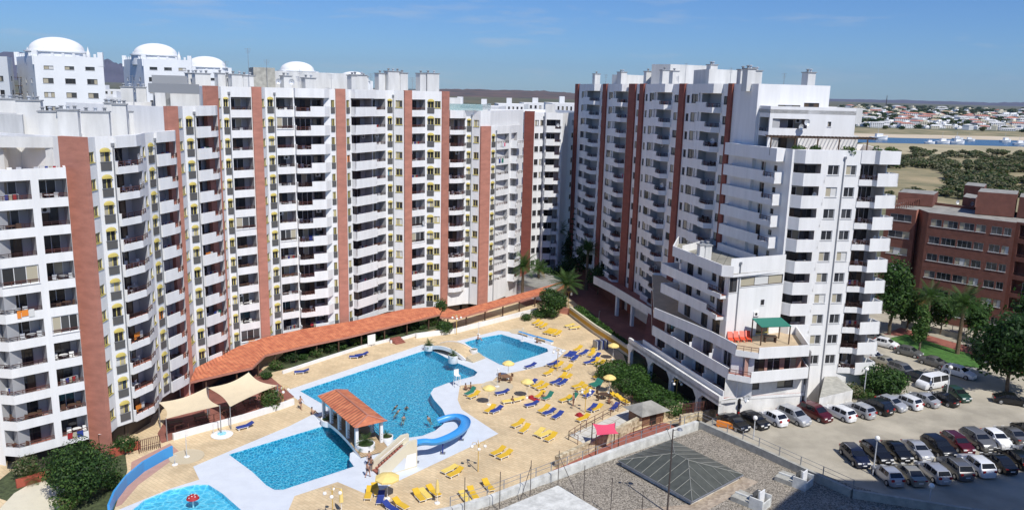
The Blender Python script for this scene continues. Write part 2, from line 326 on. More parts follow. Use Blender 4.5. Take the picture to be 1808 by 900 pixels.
def m_french(w, h, v):
    def f():
        mb = MB(); fr = 'frame_orange' if v == 5 else 'frame_yellow'; t = .07
        for x0, x1, z0, z1 in ((-w / 2, w / 2, h - t, h), (-w / 2, -w / 2 + t, 0, h - t), (w / 2 - t, w / 2, 0, h - t), (-.04, .04, 0, h - t)): mb.box(x0, x1, -.04, .04, z0, z1, fr)
        a, b = (('glass_dark', 'glass_dark'), ('curtain', 'glass_mid'), ('curtain_white', 'curtain'), ('glass_mid', 'glass_dark'), ('blue_glass', 'curtain'), ('frame_orange', 'glass_dark'))[v]
        mb.quad((-w / 2 + t, 0, 0), (-.04, 0, 0), (-.04, 0, h - t), (-w / 2 + t, 0, h - t), a); mb.quad((.04, 0, 0), (w / 2 - t, 0, 0), (w / 2 - t, 0, h - t), (.04, 0, h - t), b)
        return mb.mesh('french_window')
    return kit(('fr', round(w, 1), round(h, 1), v), f)
def m_arch(w):                                         # quarter-sphere canvas hood
    def f():
        mb = MB(); n = 10; r = w / 2 + .04
        for j in range(4):
            a0, a1 = j * pi / 8, (j + 1) * pi / 8
            for i in range(n):
                t0, t1 = pi * i / n, pi * (i + 1) / n
                P = lambda t, a: (r * cos(t), -.12 * sin(a) * sin(t), r * sin(t) * .58 * cos(a))
                mb.quad(P(t0, a0), P(t1, a0), P(t1, a1), P(t0, a1), 'yellow_canvas')
        mb.add([(r * cos(pi * i / n), .0, r * sin(pi * i / n) * .62) for i in range(n + 1)], [tuple(range(n + 1))], 'yellow_canvas')
        mb.box(-r, r, -.18, -.10, -.07, .0, 'yellow_canvas')
        return mb.mesh('arch_canopy', True)
    return kit(('arch', round(w, 1)), f)
def m_guard(w):
    def f():
        mb = MB(); mb.box(-w / 2 - .05, w / 2 + .05, -.22, -.19, .0, .86, 'guard_grey'); mb.box(-w / 2 - .08, w / 2 + .08, -.25, -.16, .86, .92, 'metal_grey')
        for s in (-1, 1): mb.box(s * w / 2 - .02, s * w / 2 + .02, -.19, .02, .7, .74, 'metal_grey')
        return mb.mesh('guard_panel')
    return kit(('guard', round(w, 1)), f)
def m_rail(w, h=.5, v=0):
    def f():
        mb = MB(); c = ('rail_dark', 'rail_brown')[v % 2]
        mb.box(-w / 2, w / 2, -.03, .03, h - .06, h, c); mb.box(-w / 2, w / 2, -.02, .02, h * .45, h * .45 + .04, c)
        n = max(2, round(w / .9))
        for k in range(n + 1): x = -w / 2 + w * k / n; mb.box(x - .025, x + .025, -.025, .025, 0, h - .06, c)
        return mb.mesh('railing')
    return kit(('rail', round(w, 1), h, v), f)
def m_stuff(v):                                        # balcony furniture: table and chairs, laundry rack, air conditioner, dish
    def f():
        mb = MB()
        if v in (0, 1, 2):
            c = ('white_plastic', 'wood_dark', 'metal_light')[v]; mb.lathe([(.01, .72), (.45, .72), (.45, .69), (.01, .69)], c, n=10); mb.tube((0, 0, 0), (0, 0, .69), .05, .05, c, 6)
            for a in ((.75, 0), (-.75, .1)):
                mb.box(a[0] - .22, a[0] + .22, a[1] - .22, a[1] + .22, .40, .44, c); mb.box(a[0] - .22, a[0] + .22, a[1] + .18, a[1] + .22, .44, .88, c)
                for s in (-1, 1):
                    for t in (-1, 1): mb.box(a[0] + s * .2 - .02, a[0] + s * .2 + .02, a[1] + t * .2 - .02, a[1] + t * .2 + .02, 0, .40, c)
        elif v == 3:
            for k in range(4): mb.box(-.7 + k * .35, -.42 + k * .35, -.01, .01, .35 + .1 * (k % 2), .95, ('curtain_white', 'blue_cloth', 'curtain', 'swim_red')[k])
            mb.box(-.8, .8, -.02, .02, .95, .98, 'metal_light'); mb.box(-.8, -.77, -.25, .25, 0, .98, 'metal_light'); mb.box(.77, .8, -.25, .25, 0, .98, 'metal_light')
        return mb.mesh(('table_set', 'table_set', 'table_set', 'drying_rack')[v])
    return kit(('st', v), f)
def m_laundry(v):
    def f():
        mb = MB(); x = -.8
        for k in range(3): wd = (.5, .35, .6)[(k + v) % 3]; mb.box(x, x + wd, -.03, .0, -.5 - .15 * ((k + v) % 2), .12, (('swim_red', 'curtain', 'blue_cloth'), ('frame_orange', 'frame_orange', 'curtain_white'), ('curtain_white', 'deck_white', 'pink_cloth'), ('blue_cloth', 'curtain_white', 'green_cloth'))[v][k]); x += wd + .04
        return mb.mesh('laundry')
    return kit(('ld', v), f)
def m_ac():
    def f():
        mb = MB(); mb.box(-.4, .4, -.3, 0, 0, .58, 'white_plastic')
        mb.add([(-.08 + .2 * cos(2 * pi * i / 12), -.303, .29 + .2 * sin(2 * pi * i / 12)) for i in range(12)], [tuple(range(12))], 'black'); mb.box(-.35, -.3, -.3, 0, -.06, 0, 'metal_grey'); mb.box(.3, .35, -.3, 0, -.06, 0, 'metal_grey')
        return mb.mesh('air_conditioner')
    return kit('ac', f)
def m_dish():
    def f():
        mb = MB(); n = 14; pr = [(.001, 0), (.2, .03), (.34, .09), (.42, .15)]; vs = []
        for r, z in pr: vs += [(r * cos(2 * pi * i / n), -z, r * sin(2 * pi * i / n)) for i in range(n)]
        mb.add(vs, [(k * n + i, k * n + (i + 1) % n, (k + 1) * n + (i + 1) % n, (k + 1) * n + i) for k in range(3) for i in range(n)], 'metal_light'); mb.tube((0, 0, -.1), (0, -.45, .0), .015, .015, 'metal_grey', 5); mb.tube((0, .0, 0), (0, .25, -.1), .03, .03, 'metal_grey', 6); mb.box(-.05, .05, -.5, -.42, -.05, .05, 'black')
        return mb.mesh('satellite_dish')
    return kit('dish', f)
class Bld:
    """one building: root empty, one wall mesh, window / door / balcony parts"""
    def __init__(s, name, label, cat, poly, group=None):
        s.poly = poly; c = poly[0]; s.root = thing(name, label, cat, (c[0], c[1], 0), 0, group); s.o = Vector((c[0], c[1], 0)); s.w = MB(); s.cnt = {}
    def part(s, name, me, loc, rz):
        s.cnt[name] = s.cnt.get(name, 0) + 1
        return inst(name, me, s.root, Vector(loc) - s.o, rz)
    def done(s, wallname='wall'):
        s.w.build(wallname, s.root)
    def roof(s, T, rm='roof_white', poly=None, th=.22, drop=.95, wm='white_paint', cap=None):
        poly = list(poly or s.poly); 
        if area(poly) < 0: poly = poly[::-1]
        inn = offset(poly, th); n = len(poly); r = MB(); r.poly(inn, T - drop, rm); r.build('roof', s.root)
        for i in range(n):
            a, b = poly[i], poly[(i + 1) % n]; c, d = inn[(i + 1) % n], inn[i]
            s.w.quad((a[0], a[1], T), (b[0], b[1], T), (c[0], c[1], T), (d[0], d[1], T), cap or wm)
            s.w.quad((c[0], c[1], T - drop), (d[0], d[1], T - drop), (d[0], d[1], T), (c[0], c[1], T), wm)
    def facade(s, A, C, z0, z1, cols=(), m='white_paint', ztop=None):
        """wall A->C seen left to right from outside; cols = list of dicts(t, u0, u1 in m, z = floor heights, ...)"""
        A = Vector(A[:2]); C = Vector(C[:2]); Ln = (C - A).length; d = (C - A) / Ln; n = Vector((d.y, -d.x)); rz = atan2(d.y, d.x)
        P = lambda u, out, z: (A.x + d.x * u + n.x * out, A.y + d.y * u + n.y * out, z)
        holes = []
        for c in cols:
            u0, u1 = c['u0'], c['u1']; uc = (u0 + u1) / 2; w = u1 - u0; t = c['t']
            for k, zf in enumerate(c['z']):
                v = random.random()
                if t == 'win':
                    zb, h = zf + c.get('sill', 1.0), c.get('h', 1.2); holes.append((u0, u1, zb, zb + h)); dd = .16
                    s.niche(P, u0, u1, zb, zb + h, dd, m, back=False)
                    o = s.part(c.get('name', 'window'), m_window(w, h, c.get('fr', 'frame_yellow'), random.choice((0, 1, 2, 3, 3, 4))), P(uc, -dd + .02, zb), rz)
                elif t == 'arch':
                    zb, h = zf + .12, 2.0; holes.append((u0, u1, zb, zb + h)); s.niche(P, u0, u1, zb, zb + h, .2, m, back=False)
                    o = s.part('french_window', m_french(w, h, random.choice((0, 0, 1, 2, 3, 3, 1, 4 if v < .3 else 0, 5 if v > .6 else 1))), P(uc, -.16, zb), rz)
                    if c.get('hood', True): inst('arch_canopy', m_arch(w), o, (0, -.17, h), 0)
                    inst('guard_panel', m_guard(w), o, (0, -.03, 0), 0)
                elif t in ('loggia', 'proj'):
                    dp = c.get('depth', 1.5); par = c.get('par', .68); top = c.get('top', 2.36)
                    lo = zf + (par if t == 'loggia' else 0.0); holes.append((u0, u1, lo, zf + top))
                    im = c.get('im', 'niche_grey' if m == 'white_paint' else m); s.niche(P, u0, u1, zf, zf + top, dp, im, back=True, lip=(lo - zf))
                    dw = c.get('dw', min(w * .62, 3.2)); du = c.get('du', uc - .1 * w)
                    s.part('balcony_door', m_door(dw, 2.1, random.randrange(5)), P(du, -dp + .06, zf + .02), rz)
                    if c.get('win2'): s.part('balcony_window', m_window(1.3, 1.1, 'frame_dark', random.randrange(4)), P(c['win2'], -dp + .06, zf + .95), rz)
                    if t == 'loggia':
                        rw = c.get('rail', (u0, u1))
                        if rw: s.part('balcony_railing', m_rail(rw[1] - rw[0] - .04, .42, random.randrange(2)), P((rw[0] + rw[1]) / 2, -.08, lo + .003), rz)
                    else:
                        s.balcony(P, rz, zf, c['pl'], c.get('solid', None), c.get('h', 1.05))
                    if v < .75: s.part('balcony_furniture', m_stuff(random.choice((0, 1, 1, 2, 2, 3))), P(uc + random.uniform(-.2, .2) * w, -dp * .5, zf + .01), rz + random.uniform(-.3, .3))
                    if t == 'loggia' and random.random() < .09: s.part('glazed_screen', m_window(round(w - .1, 1), round(top - (lo - zf) - .03, 2), 'frame_white', random.randrange(3)), P(uc, -.12, lo + .01), rz)
                    if random.random() < .055: s.part('hanging_laundry', m_laundry(random.randrange(4)), P(uc + random.uniform(-.2, .2) * w, .04 if t == 'loggia' else -.3, zf + (.62 if t == 'loggia' else 1.0)), rz)
                    if random.random() < .22: s.part('air_conditioner', m_ac(), P(u0 + .7 if random.random() < .5 else u1 - .7, -dp + .03, zf + 1.65), rz)
                    if random.random() < .07: s.part('satellite_dish', m_dish(), P(uc + .3 * w, .15, zf + 1.2), rz + .4)
                elif t == 'band':                      # roof parapet that follows the balcony outline
                    s.slabband(P, c['pl'], zf, z1 if ztop is None else ztop, m)
                elif t == 'door':
                    holes.append((u0, u1, zf + .02, zf + 2.1)); s.niche(P, u0, u1, zf + .02, zf + 2.1, .15, m, back=False); s.part('balcony_door', m_door(w, 2.06, random.randrange(5)), P(uc, -.12, zf + .03), rz)
        # the wall skin with its openings
        us = sorted(set([0, Ln] + [round(x, 4) for h in holes for x in h[:2]]))
        us = [u for u in us if -1e-6 <= u <= Ln + 1e-6]
        for ua, ub in zip(us[:-1], us[1:]):
            if ub - ua < 1e-4: continue
            um = (ua + ub) / 2; hs = sorted([(h[2], h[3]) for h in holes if h[0] < um < h[1]]); z = z0
            for a, b in hs:
                if a > z + 1e-4: s.w.quad(P(ua, 0, z), P(ub, 0, z), P(ub, 0, a), P(ua, 0, a), m)
                z = max(z, b)
            if z1 > z + 1e-4: s.w.quad(P(ua, 0, z), P(ub, 0, z), P(ub, 0, z1), P(ua, 0, z1), m)
        return P, rz
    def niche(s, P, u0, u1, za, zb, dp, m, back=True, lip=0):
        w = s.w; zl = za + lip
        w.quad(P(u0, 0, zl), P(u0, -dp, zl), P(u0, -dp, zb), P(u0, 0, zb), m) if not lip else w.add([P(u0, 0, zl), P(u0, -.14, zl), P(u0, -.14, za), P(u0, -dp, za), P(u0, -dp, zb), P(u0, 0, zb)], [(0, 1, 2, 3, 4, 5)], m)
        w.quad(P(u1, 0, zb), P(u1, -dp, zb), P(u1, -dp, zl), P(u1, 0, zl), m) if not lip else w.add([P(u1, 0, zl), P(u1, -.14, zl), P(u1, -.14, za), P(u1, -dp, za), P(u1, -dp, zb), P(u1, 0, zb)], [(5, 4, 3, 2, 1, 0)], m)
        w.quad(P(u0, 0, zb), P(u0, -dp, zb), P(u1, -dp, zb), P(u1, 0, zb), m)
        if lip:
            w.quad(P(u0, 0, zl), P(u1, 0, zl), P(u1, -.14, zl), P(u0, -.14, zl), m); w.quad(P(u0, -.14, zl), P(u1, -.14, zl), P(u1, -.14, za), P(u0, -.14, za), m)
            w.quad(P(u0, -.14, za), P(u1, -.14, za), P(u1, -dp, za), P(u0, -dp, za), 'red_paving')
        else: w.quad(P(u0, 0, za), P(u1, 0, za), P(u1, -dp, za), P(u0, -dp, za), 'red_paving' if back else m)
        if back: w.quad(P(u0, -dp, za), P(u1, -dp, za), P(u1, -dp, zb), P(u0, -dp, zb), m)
    def balcony(s, P, rz, zf, pl, solid, hh):
        """projecting balcony: pl = outline [(u, out)], solid = list of bools per outline segment"""
        mb = MB(); n = len(pl); solid = solid or [True] * (n - 1)
        pts = [P(u, o, 0)[:2] for u, o in pl]; cen = P((pl[0][0] + pl[-1][0]) / 2, 0, 0)
        mb.prism(pts, zf - .36, zf + .03, 'white_paint')
        par = []
        for i in range(n - 1):
            a, b = pts[i], pts[i + 1]; h = hh if solid[i] else .42
            dd = Vector((b[0] - a[0], b[1] - a[1])); 
            if dd.length < .15: continue
            mb.wall(a, b, zf + .03, zf + h, .12 if (Vector((-dd.y, dd.x)).dot(Vector((cen[0] - a[0], cen[1] - a[1])))) > 0 else -.12, 'white_paint')
            if not solid[i]: par.append((a, b, h))
        o = mb.build('balcony', s.root)
        for a, b, h in par:
            dd = Vector((b[0] - a[0], b[1] - a[1])); r = inst('railing', m_rail(dd.length - .1, .55, random.randrange(2)), o, ((a[0] + b[0]) / 2, (a[1] + b[1]) / 2, zf + h + .002), atan2(dd.y, dd.x))
        return o
    def slabband(s, P, pl, z0, z1, m):
        mb = MB(); mb.prism([P(u, o, 0)[:2] for u, o in pl], z0, z1 - .002, m); mb.build('parapet', s.root)
    def stripe(s, A, C, z0, z1, m='terracotta', proud=.25, newtop=0):
        A = Vector(A[:2]); C = Vector(C[:2]); d = (C - A).normalized(); n = Vector((d.y, -d.x)); e = .03
        q = [(A - d * e) - n * .3, (C + d * e) - n * .3, (C + d * e) + n * proud, (A - d * e) + n * proud]; mb = MB()
        if newtop: mb.prism(q, z0, z1 - newtop, m); mb.prism([(p.x, p.y) for p in q], z1 - newtop + .002, z1 + .06, 'terracotta_new')
        else: mb.prism(q, z0, z1 + .06, m)
        mb.build('red_pilaster', s.root)
    def pipe(s, A, z0, z1):
        mb = MB(); mb.tube((A[0], A[1], z0), (A[0], A[1], z1), .07, .07, 'metal_grey', 6); mb.box(-.14, .14, -.14, .14, z1 - .02, z1 + .3, 'metal_grey', 0, (A[0], A[1], 0)); mb.build('drainpipe', s.root)
    def chimney(s, p, z0, z1, w, d, rz=0, pots=2):
        w *= .82; mb = MB(); mb.box(-w / 2, w / 2, -d / 2, d / 2, z0, z1, 'roof_block', rz, (p[0], p[1], 0)); mb.box(-w / 2 - .1, w / 2 + .1, -d / 2 - .1, d / 2 + .1, z1, z1 + .12, 'grey_cap', rz, (p[0], p[1], 0))
        c, n = cos(rz), sin(rz)
        for k in range(pots):
            x = (-w / 2 + w * (k + .5) / pots); o = (p[0] + x * c, p[1] + x * n, z1 + .12); mb.lathe([(.16, 0), (.16, .3), (.26, .3), (.26, .38), (.01, .45)], 'metal_light' if k % 2 else 'grey_cap', o, 8)
        mb.build('chimney', s.root)
    def antenna(s, p, z0, h):
        mb = MB(); mb.tube((p[0], p[1], z0), (p[0], p[1], z0 + h), .035, .025, 'metal_grey', 5)
        for k in range(4): mb.box(-.5 + .06 * k, .5 - .06 * k, -.015, .015, z0 + h - .12 - .2 * k, z0 + h - .09 - .2 * k, 'metal_grey', .6, (p[0], p[1], 0))
        mb.build('antenna', s.root)
    def block(s, name, pts, z0, z1, m='roof_block', mt='roof_white'):
        mb = MB(); mb.prism(pts, z0, z1, m, mt); return mb.build(name, s.root)
def zs(top, n, s=2.8): return [top - s * k for k in range(n)]
def col(t, u0, u1, z, **k): return dict(t=t, u0=u0, u1=u1, z=z, **k)
def ln(a, b): return hypot(a[0] - b[0], a[1] - b[1])
# ------------------------------------------------------------------ long stepped block left of the pool, built as its six stair-blocks
def module(B, pts, zf, T, zlow, kinds, bandtop):
    """pts = consecutive plan points, kinds = one facade kind per edge"""
    nf = len(zf)
    for (a, b, k) in zip(pts[:-1], pts[1:], kinds):
        w = ln(a, b); lo = zlow; top = T
        if k == 'stripe': B.facade(a, b, 0, top); B.stripe(a, b, 0, top)
        elif k == 'strip': B.facade(a, b, lo, top, [col('win', w * .2, w * .8, zf, h=1.1, sill=1.05)])
        elif k == 'strip2': B.facade(a, b, lo, top, [col('win', w * .3, w * .8, zf, h=1.1, sill=1.05)])
        elif k == 'arch': B.facade(a, b, lo, top, [col('arch', w * .22, w * .22 + min(1.25, w * .56), zf)]); d = (Vector(b[:2]) - Vector(a[:2])).normalized(); B.pipe((b[0] + d.y * .08 - d.x * .12, b[1] - d.x * .08 - d.y * .12), lo, top - 1.0)
        elif k == 'dwin': B.facade(a, b, lo, top, [col('arch', w * .25, w * .8, zf, hood=False)])
        elif k == 'archwin':
            B.facade(a, b, lo, top, [col('arch', w * .10, w * .10 + 1.15, zf), col('win', w * .55, w * .92, zf, h=1.15, sill=1.0)])
        elif k == 'winw': B.facade(a, b, lo, top, [col('win', w * .18, w * .82, zf, h=1.15, sill=1.0)])
        elif k == 'rect': B.facade(a, b, lo, top, [col('loggia', .12, w - .12, zf, par=.62)])
        elif k == 'bal1':       # curved front with rail
            pl = [(0, 0), (0, .35), (w * .6, .75), (w, .05), (w, 0)]
            B.facade(a, b, lo, top, [col('proj', .1, w - .15, zf, pl=pl, solid=[True, False, False, False], h=1.0), col('band', 0, w, [zf[0] + 2.42], pl=pl)], ztop=top)
        elif k == 'bal2':       # solid front to two thirds, low rail and slanted end
            pl = [(0, 0), (0, .3), (w * .52, .55), (w * .76, .55), (w, .05), (w, 0)]
            B.facade(a, b, lo, top, [col('proj', .25, w - .1, zf, pl=pl, solid=[True, True, False, False, False], h=1.05, du=w * .35, dw=w * .45), col('band', 0, w, [zf[0] + 2.42], pl=pl)], ztop=top)
        elif k == 'wide1':      # wide balcony, rail at left then solid
            pl = [(0, 0), (0, .7), (w * .12, .95), (w * .4, .95), (w * .8, .95), (w, .1), (w, 0)]
            B.facade(a, b, lo, top, [col('proj', .1, w - .9, zf, pl=pl, solid=[True, False, False, True, True, True], h=1.15, du=w * .32, dw=2.4, win2=w * .72), col('band', 0, w, [zf[0] + 2.42], pl=pl)], ztop=top)
        elif k == 'wide2':      # wide solid balcony stepping back at the right
            pl = [(0, 0), (0, .9), (w, .9), (w, 0)]
            B.facade(a, b, lo, top, [col('proj', .15, w - .05, zf, pl=pl, solid=[True, True, False], h=1.1, du=w * .5, dw=2.6), col('band', 0, w, [zf[0] + 2.42], pl=pl)], ztop=top)
        elif k == 'curved':
            pl = [(0, 0), (.05, .5), (w * .25, .95), (w * .7, .9), (w, .2), (w, 0)]
            B.facade(a, b, lo, top, [col('proj', .15, w - .15, zf, pl=pl, solid=[True, False, False, False, True], h=.95, du=w * .45, dw=w * .7), col('band', 0, w, [zf[0] + 2.42], pl=pl)], ztop=top)
        else: B.facade(a, b, 0, top)
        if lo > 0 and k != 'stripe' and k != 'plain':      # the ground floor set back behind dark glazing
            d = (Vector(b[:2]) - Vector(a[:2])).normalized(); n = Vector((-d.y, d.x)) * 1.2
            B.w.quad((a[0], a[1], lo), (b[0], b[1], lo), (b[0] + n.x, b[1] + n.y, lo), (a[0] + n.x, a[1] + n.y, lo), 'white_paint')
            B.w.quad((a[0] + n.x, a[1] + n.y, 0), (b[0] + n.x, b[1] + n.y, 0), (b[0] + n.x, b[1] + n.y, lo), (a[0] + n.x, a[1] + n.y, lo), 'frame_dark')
def P2(v): return (v[0], v[1])
def R2(px, D, py=240): return P2(V(px, py, D))
GRP = 'stepped apartment blocks around the left of the pool'
# front block at the far left (roof terrace at 31.3 m)
p = [(-52.6, 77.2), (-51.3, 75.1), (-49.5, 74.9), (-46.9, 77.6), (-44.9, 79.5)]
B = Bld('apartment_block', 'white balcony block at the far left edge, nearest the camera, with cluttered roof terrace', 'apartment block', p, GRP)
z0 = zs(31.3 - 3.45, 10)
B.facade(p[0], p[1], 2.2, 31.3)
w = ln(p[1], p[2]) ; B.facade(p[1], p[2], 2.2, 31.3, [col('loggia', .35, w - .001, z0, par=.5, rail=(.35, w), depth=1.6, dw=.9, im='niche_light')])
w = ln(p[2], p[3]); B.facade(p[2], p[3], 2.2, 31.3, [col('loggia', .001, w - .45, z0, par=.5, depth=1.7, dw=2.2)])
w = ln(p[3], p[4]); B.facade(p[3], p[4], 2.2, 31.3, [col('loggia', .25, w - .02, z0, par=.5, depth=1.7, dw=1.7)])
back = [(-46.4, 82.0), (-56, 90), (-62, 80)]
full = p + back
for a, b in zip(full[4:], full[5:] + [full[0]]): B.facade(a, b, 0, 31.3)
B.w.prism(offset(full, .9), 0, 2.3, 'frame_dark'); B.w.poly(full, 2.2, 'white_paint', True)
B.poly = full; B.roof(31.3, 'roof_tan')
B.block('rooftop_room', [(-60, 84), (-53.5, 80.8), (-51.5, 84.5), (-57, 89)], 30.35, 33.4)
B.block('rooftop_canopy', [(-58.0, 79.2), (-47.4, 82.0), (-47.9, 83.4), (-58.6, 80.8)], 33.0, 34.1)
for q in ((-52.5, 81.6), (-47.9, 82.3)): B.block('roof_pillar', [(q[0] - .35, q[1] - .3), (q[0] + .35, q[1] - .3), (q[0] + .35, q[1] + .3), (q[0] - .35, q[1] + .3)], 30.35, 33.0)
for q, v in (((-50.5, 78), 0), ((-48.6, 79.3), 2), ((-52.2, 77.6), 1), ((-47.0, 80.2), 3)): B.part('terrace_furniture', m_stuff(v), (q[0], q[1], 30.36), .6)
B.done()
# second block
p = [(-46.4, 81.6), (-43.15, 80.7), (-42.95, 82.7), (-42.15, 84.3), (-41.0, 88.8), (-41.9, 91.5), (-41.45, 93.2), (-40.75, 97.2)]
p = [p[0], R2(150, 80.7), R2(167, 82.7), R2(199, 84.3), R2(248, 88.9), R2(256, 91.3), R2(272, 93.2, 230), R2(309, 97.6, 230)]
B = Bld('apartment_block', 'white block with a broad red-brown pilaster and arched yellow hoods, second from the left', 'apartment block', p, GRP)
full = p + [(-58, 104), (-62, 88)]
module(B, p, zs(30.55, 11), 34.2, 2.2, ['stripe', 'strip', 'arch', 'bal1', 'strip2', 'arch', 'bal2'], 34.2)
for a, b in zip(full[7:], full[8:] + [full[0]]): B.facade(a, b, 0, 34.2)
B.root.children[0]
B.poly = full; B.roof(34.2)
for px, D, h in ((100, 95, 3.6), (260, 101, 3.0)): B.antenna(R2(px, D, 215), 33.2, h)
for px, D, z1, w_, d_ in ((90, 88, 36.4, 2.6, 1.6), (122, 88, 36.6, 2.4, 1.4), (170, 90, 36.4, 3.4, 1.5), (213, 93, 37.2, 1.8, 1.6), (55, 92, 37.4, 3.0, 1.5), (240, 100, 36.2, 1.6, 1.6), (22, 96, 37.4, 2.6, 1.6), (195, 97, 37.2, 1.2, 1.2)):
    q = R2(px, D, 215); B.chimney(q, 33.2, z1, w_, d_, .35, 3)
B.block('rooftop_room', [R2(-30, 92, 220), R2(40, 90, 220), R2(60, 100, 220), R2(-10, 102, 220)], 33.2, 35.9)
B.block('rooftop_room', [R2(262, 104, 210), R2(300, 101.5, 210), R2(310, 106, 210), R2(275, 109, 210)], 33.2, 35.6)
B.done()
# third block
p = [R2(292, 97.0, 190), R2(311, 98.6, 190), R2(322, 101.4, 188), R2(343, 102.8, 188), R2(383, 107.4, 188)]
B = Bld('apartment_block', 'narrow white block one storey taller, between two red-brown pilasters, third from the left', 'apartment block', p, GRP)
full = p + [(-52, 118), (-58, 104)]
module(B, p, zs(33.35, 12), 37.0, 2.2, ['stripe', 'strip', 'arch', 'bal2'], 37)
for a, b in zip(full[4:], full[5:] + [full[0]]): B.facade(a, b, 0, 37.0)
B.poly = full; B.roof(37.0)
B.block('rooftop_room', [R2(300, 108, 160), R2(360, 108.5, 160), R2(366, 116, 160), R2(310, 116, 160)], 36.05, 38.4, mt='roof_grey')
for px, D, h in ((235, 113, 4.2), (300, 112, 3.0)): B.antenna(R2(px, D, 160), 36.5, h)
B.block('roof_pergola', [R2(262, 106, 160), R2(352, 103.5, 160), R2(350, 104.3, 160), R2(262, 106.9, 160)], 38.5, 39.7, 'grey_cap')
for px, D, z1, w_ in ((283, 112, 38.8, 1.6), (250, 116, 39.0, 1.6), (225, 118, 39.0, 2.0)): B.chimney(R2(px, D, 170), 36, z1, w_, 1.3, .4, 2)
B.done()
# long tall block
xs = [(361, 106.4, 'stripe'), (382, 108.8, 'strip'), (390, 110.6, 'arch'), (405, 111.4, 'rect'), (444, 113.6, 'stripe'), (460, 114.4, 'strip'), (467.5, 116.6, 'arch'), (485, 117.8, 'rect'), (518, 119.6, 'wide1'), (581, 122.6, 'dwin'), (592, 123.2, 'stripe'), (608.5, 124.0, 'dwin'), (618.5, 125.2, 'wide2'),
      (656.5, 129.8, 'rect'), (681, 132.6, 'arch'), (695, 133.4, 'winw'), (713.5, 133.0, 'stripe'), (726, 133.8, 'rect'), (752, 136.0, 'archwin'), (780.5, 136.6, 'stripe'), (791.5, 138.4, None)]
p = [R2(x, d, 158) for x, d, k in xs]
B = Bld('apartment_block', 'tallest and longest white block, centre left behind the pool, with five red-brown pilasters', 'apartment block', p, GRP)
full = p + [(-18, 153), (-52, 121)]
module(B, p, zs(35.75, 13), 39.5, 2.0, [k for _, _, k in xs[:-1]], 39.5)
for a, b in zip(full[len(p) - 1:], full[len(p):] + [full[0]]): B.facade(a, b, 0, 39.5)
B.poly = full; B.roof(39.5)
for px, D, z1, w_, n_ in ((338, 122, 41.2, 1.6, 2), (356, 121, 41.2, 2.8, 3), (389, 121, 41.3, 1.4, 1), (402, 122, 41.0, 1.2, 1), (418, 121, 41.2, 2.4, 2), (437, 122, 41.1, 2.2, 2), (622, 128, 41.6, 1.3, 1), (633, 130, 41.7, 3.0, 2), (642, 131, 41.5, 1.2, 1), (671, 139, 42.2, 1.6, 1), (694, 140, 42.6, 3.4, 3), (710, 141, 42.4, 1.9, 1), (743, 141, 42.4, 1.5, 1), (761, 143, 42.5, 3.2, 2), (505, 124, 41.2, 1.6, 2), (545, 126, 41.0, 2.2, 2)):
    B.chimney(R2(px, D, 150), 38.5, z1, w_, 1.3, .75, n_)
for px, D, h in ((400, 118, 4.5), (440, 121, 6.5), (472, 123, 5.0), (530, 128, 3.8), (585, 131, 3.2), (655, 136, 3.6), (728, 141, 3.2)): B.antenna(R2(px, D, 150), 38.6, h)
for px, D in ((492, 121.5), (515, 122.5)): B.part('satellite_dish', m_dish(), (*R2(px, D, 150), 40.4), .3)
B.block('rooftop_room', [R2(448, 122, 140), R2(486, 124, 140), R2(480, 130, 140), R2(440, 128, 140)], 38.55, 42.4, 'concrete')
B.block('rooftop_room', [R2(486, 126, 140), R2(640, 137, 140), R2(630, 142, 140), R2(475, 133, 140)], 38.55, 42.0)
B.block('rooftop_room', [R2(268, 113, 140), R2(330, 113.5, 140), R2(330, 119, 140), R2(272, 118, 140)], 36.5, 40.8, 'grey_cap')
B.done()
# two lower blocks at the right end
p = [R2(792, 138.6, 195), R2(822.5, 140.6, 195), R2(834.5, 140.9, 195), R2(849, 140.2, 195)]
p.append(R2(865.5, 141.6, 222))
B = Bld('apartment_block', 'lower white block with bowed balconies and a glass-railed roof terrace, right of the tallest block', 'apartment block', p, GRP)
full = p + [(1.5, 155), (-16, 156)]
module(B, p[:4], zs(32.65, 11), 36.4, 1.6, ['curved', 'arch', 'winw'], 36.4)
B.facade(p[3], p[4], 0, 36.4); B.stripe(p[3], p[4], 0, 33.7)
for a, b in zip(full[4:], full[5:] + [full[0]]): B.facade(a, b, 0, 36.4)
B.poly = full; B.roof(36.4)
g = MB(); a, b = R2(792, 138.9, 190), R2(852, 140.6, 190); c = (b[0] + 1, 155); g.wall((a[0], a[1]), (b[0], b[1]), 36.42, 37.5, .03, 'rail_glass'); g.wall(b, c, 36.42, 37.5, .03, 'rail_glass'); g.build('glass_railing', B.root)
B.block('rooftop_room', [R2(792, 145, 180), R2(813, 146, 180), R2(810, 152, 180), R2(792, 151, 180)], 35.5, 38.4)
B.done()
q0 = p[4]; p = [R2(866.2, 141.7, 222), R2(877, 143.2, 222), R2(900, 147.0, 222), (1.2, 153)]
B = Bld('apartment_block', 'lowest white block at the right end of the row, its side balconies above the palm', 'apartment block', p, GRP)
full = p + [(-3, 156), (-6.2, 147)]
module(B, p[:3], zs(29.95, 10), 33.7, 1.6, ['arch', 'rect'], 33.7)
w = ln(p[2], p[3]); pl = [(.8, 0), (.8, 1.3), (4.2, 1.3), (4.2, 0)]
B.facade(p[2], p[3], 0, 33.7, [col('proj', 1.0, 4.0, zs(29.95, 10), pl=pl, solid=[True, False, True])])
for a, b in zip(full[3:], full[4:] + [full[0]]): B.facade(a, b, 0, 33.7)
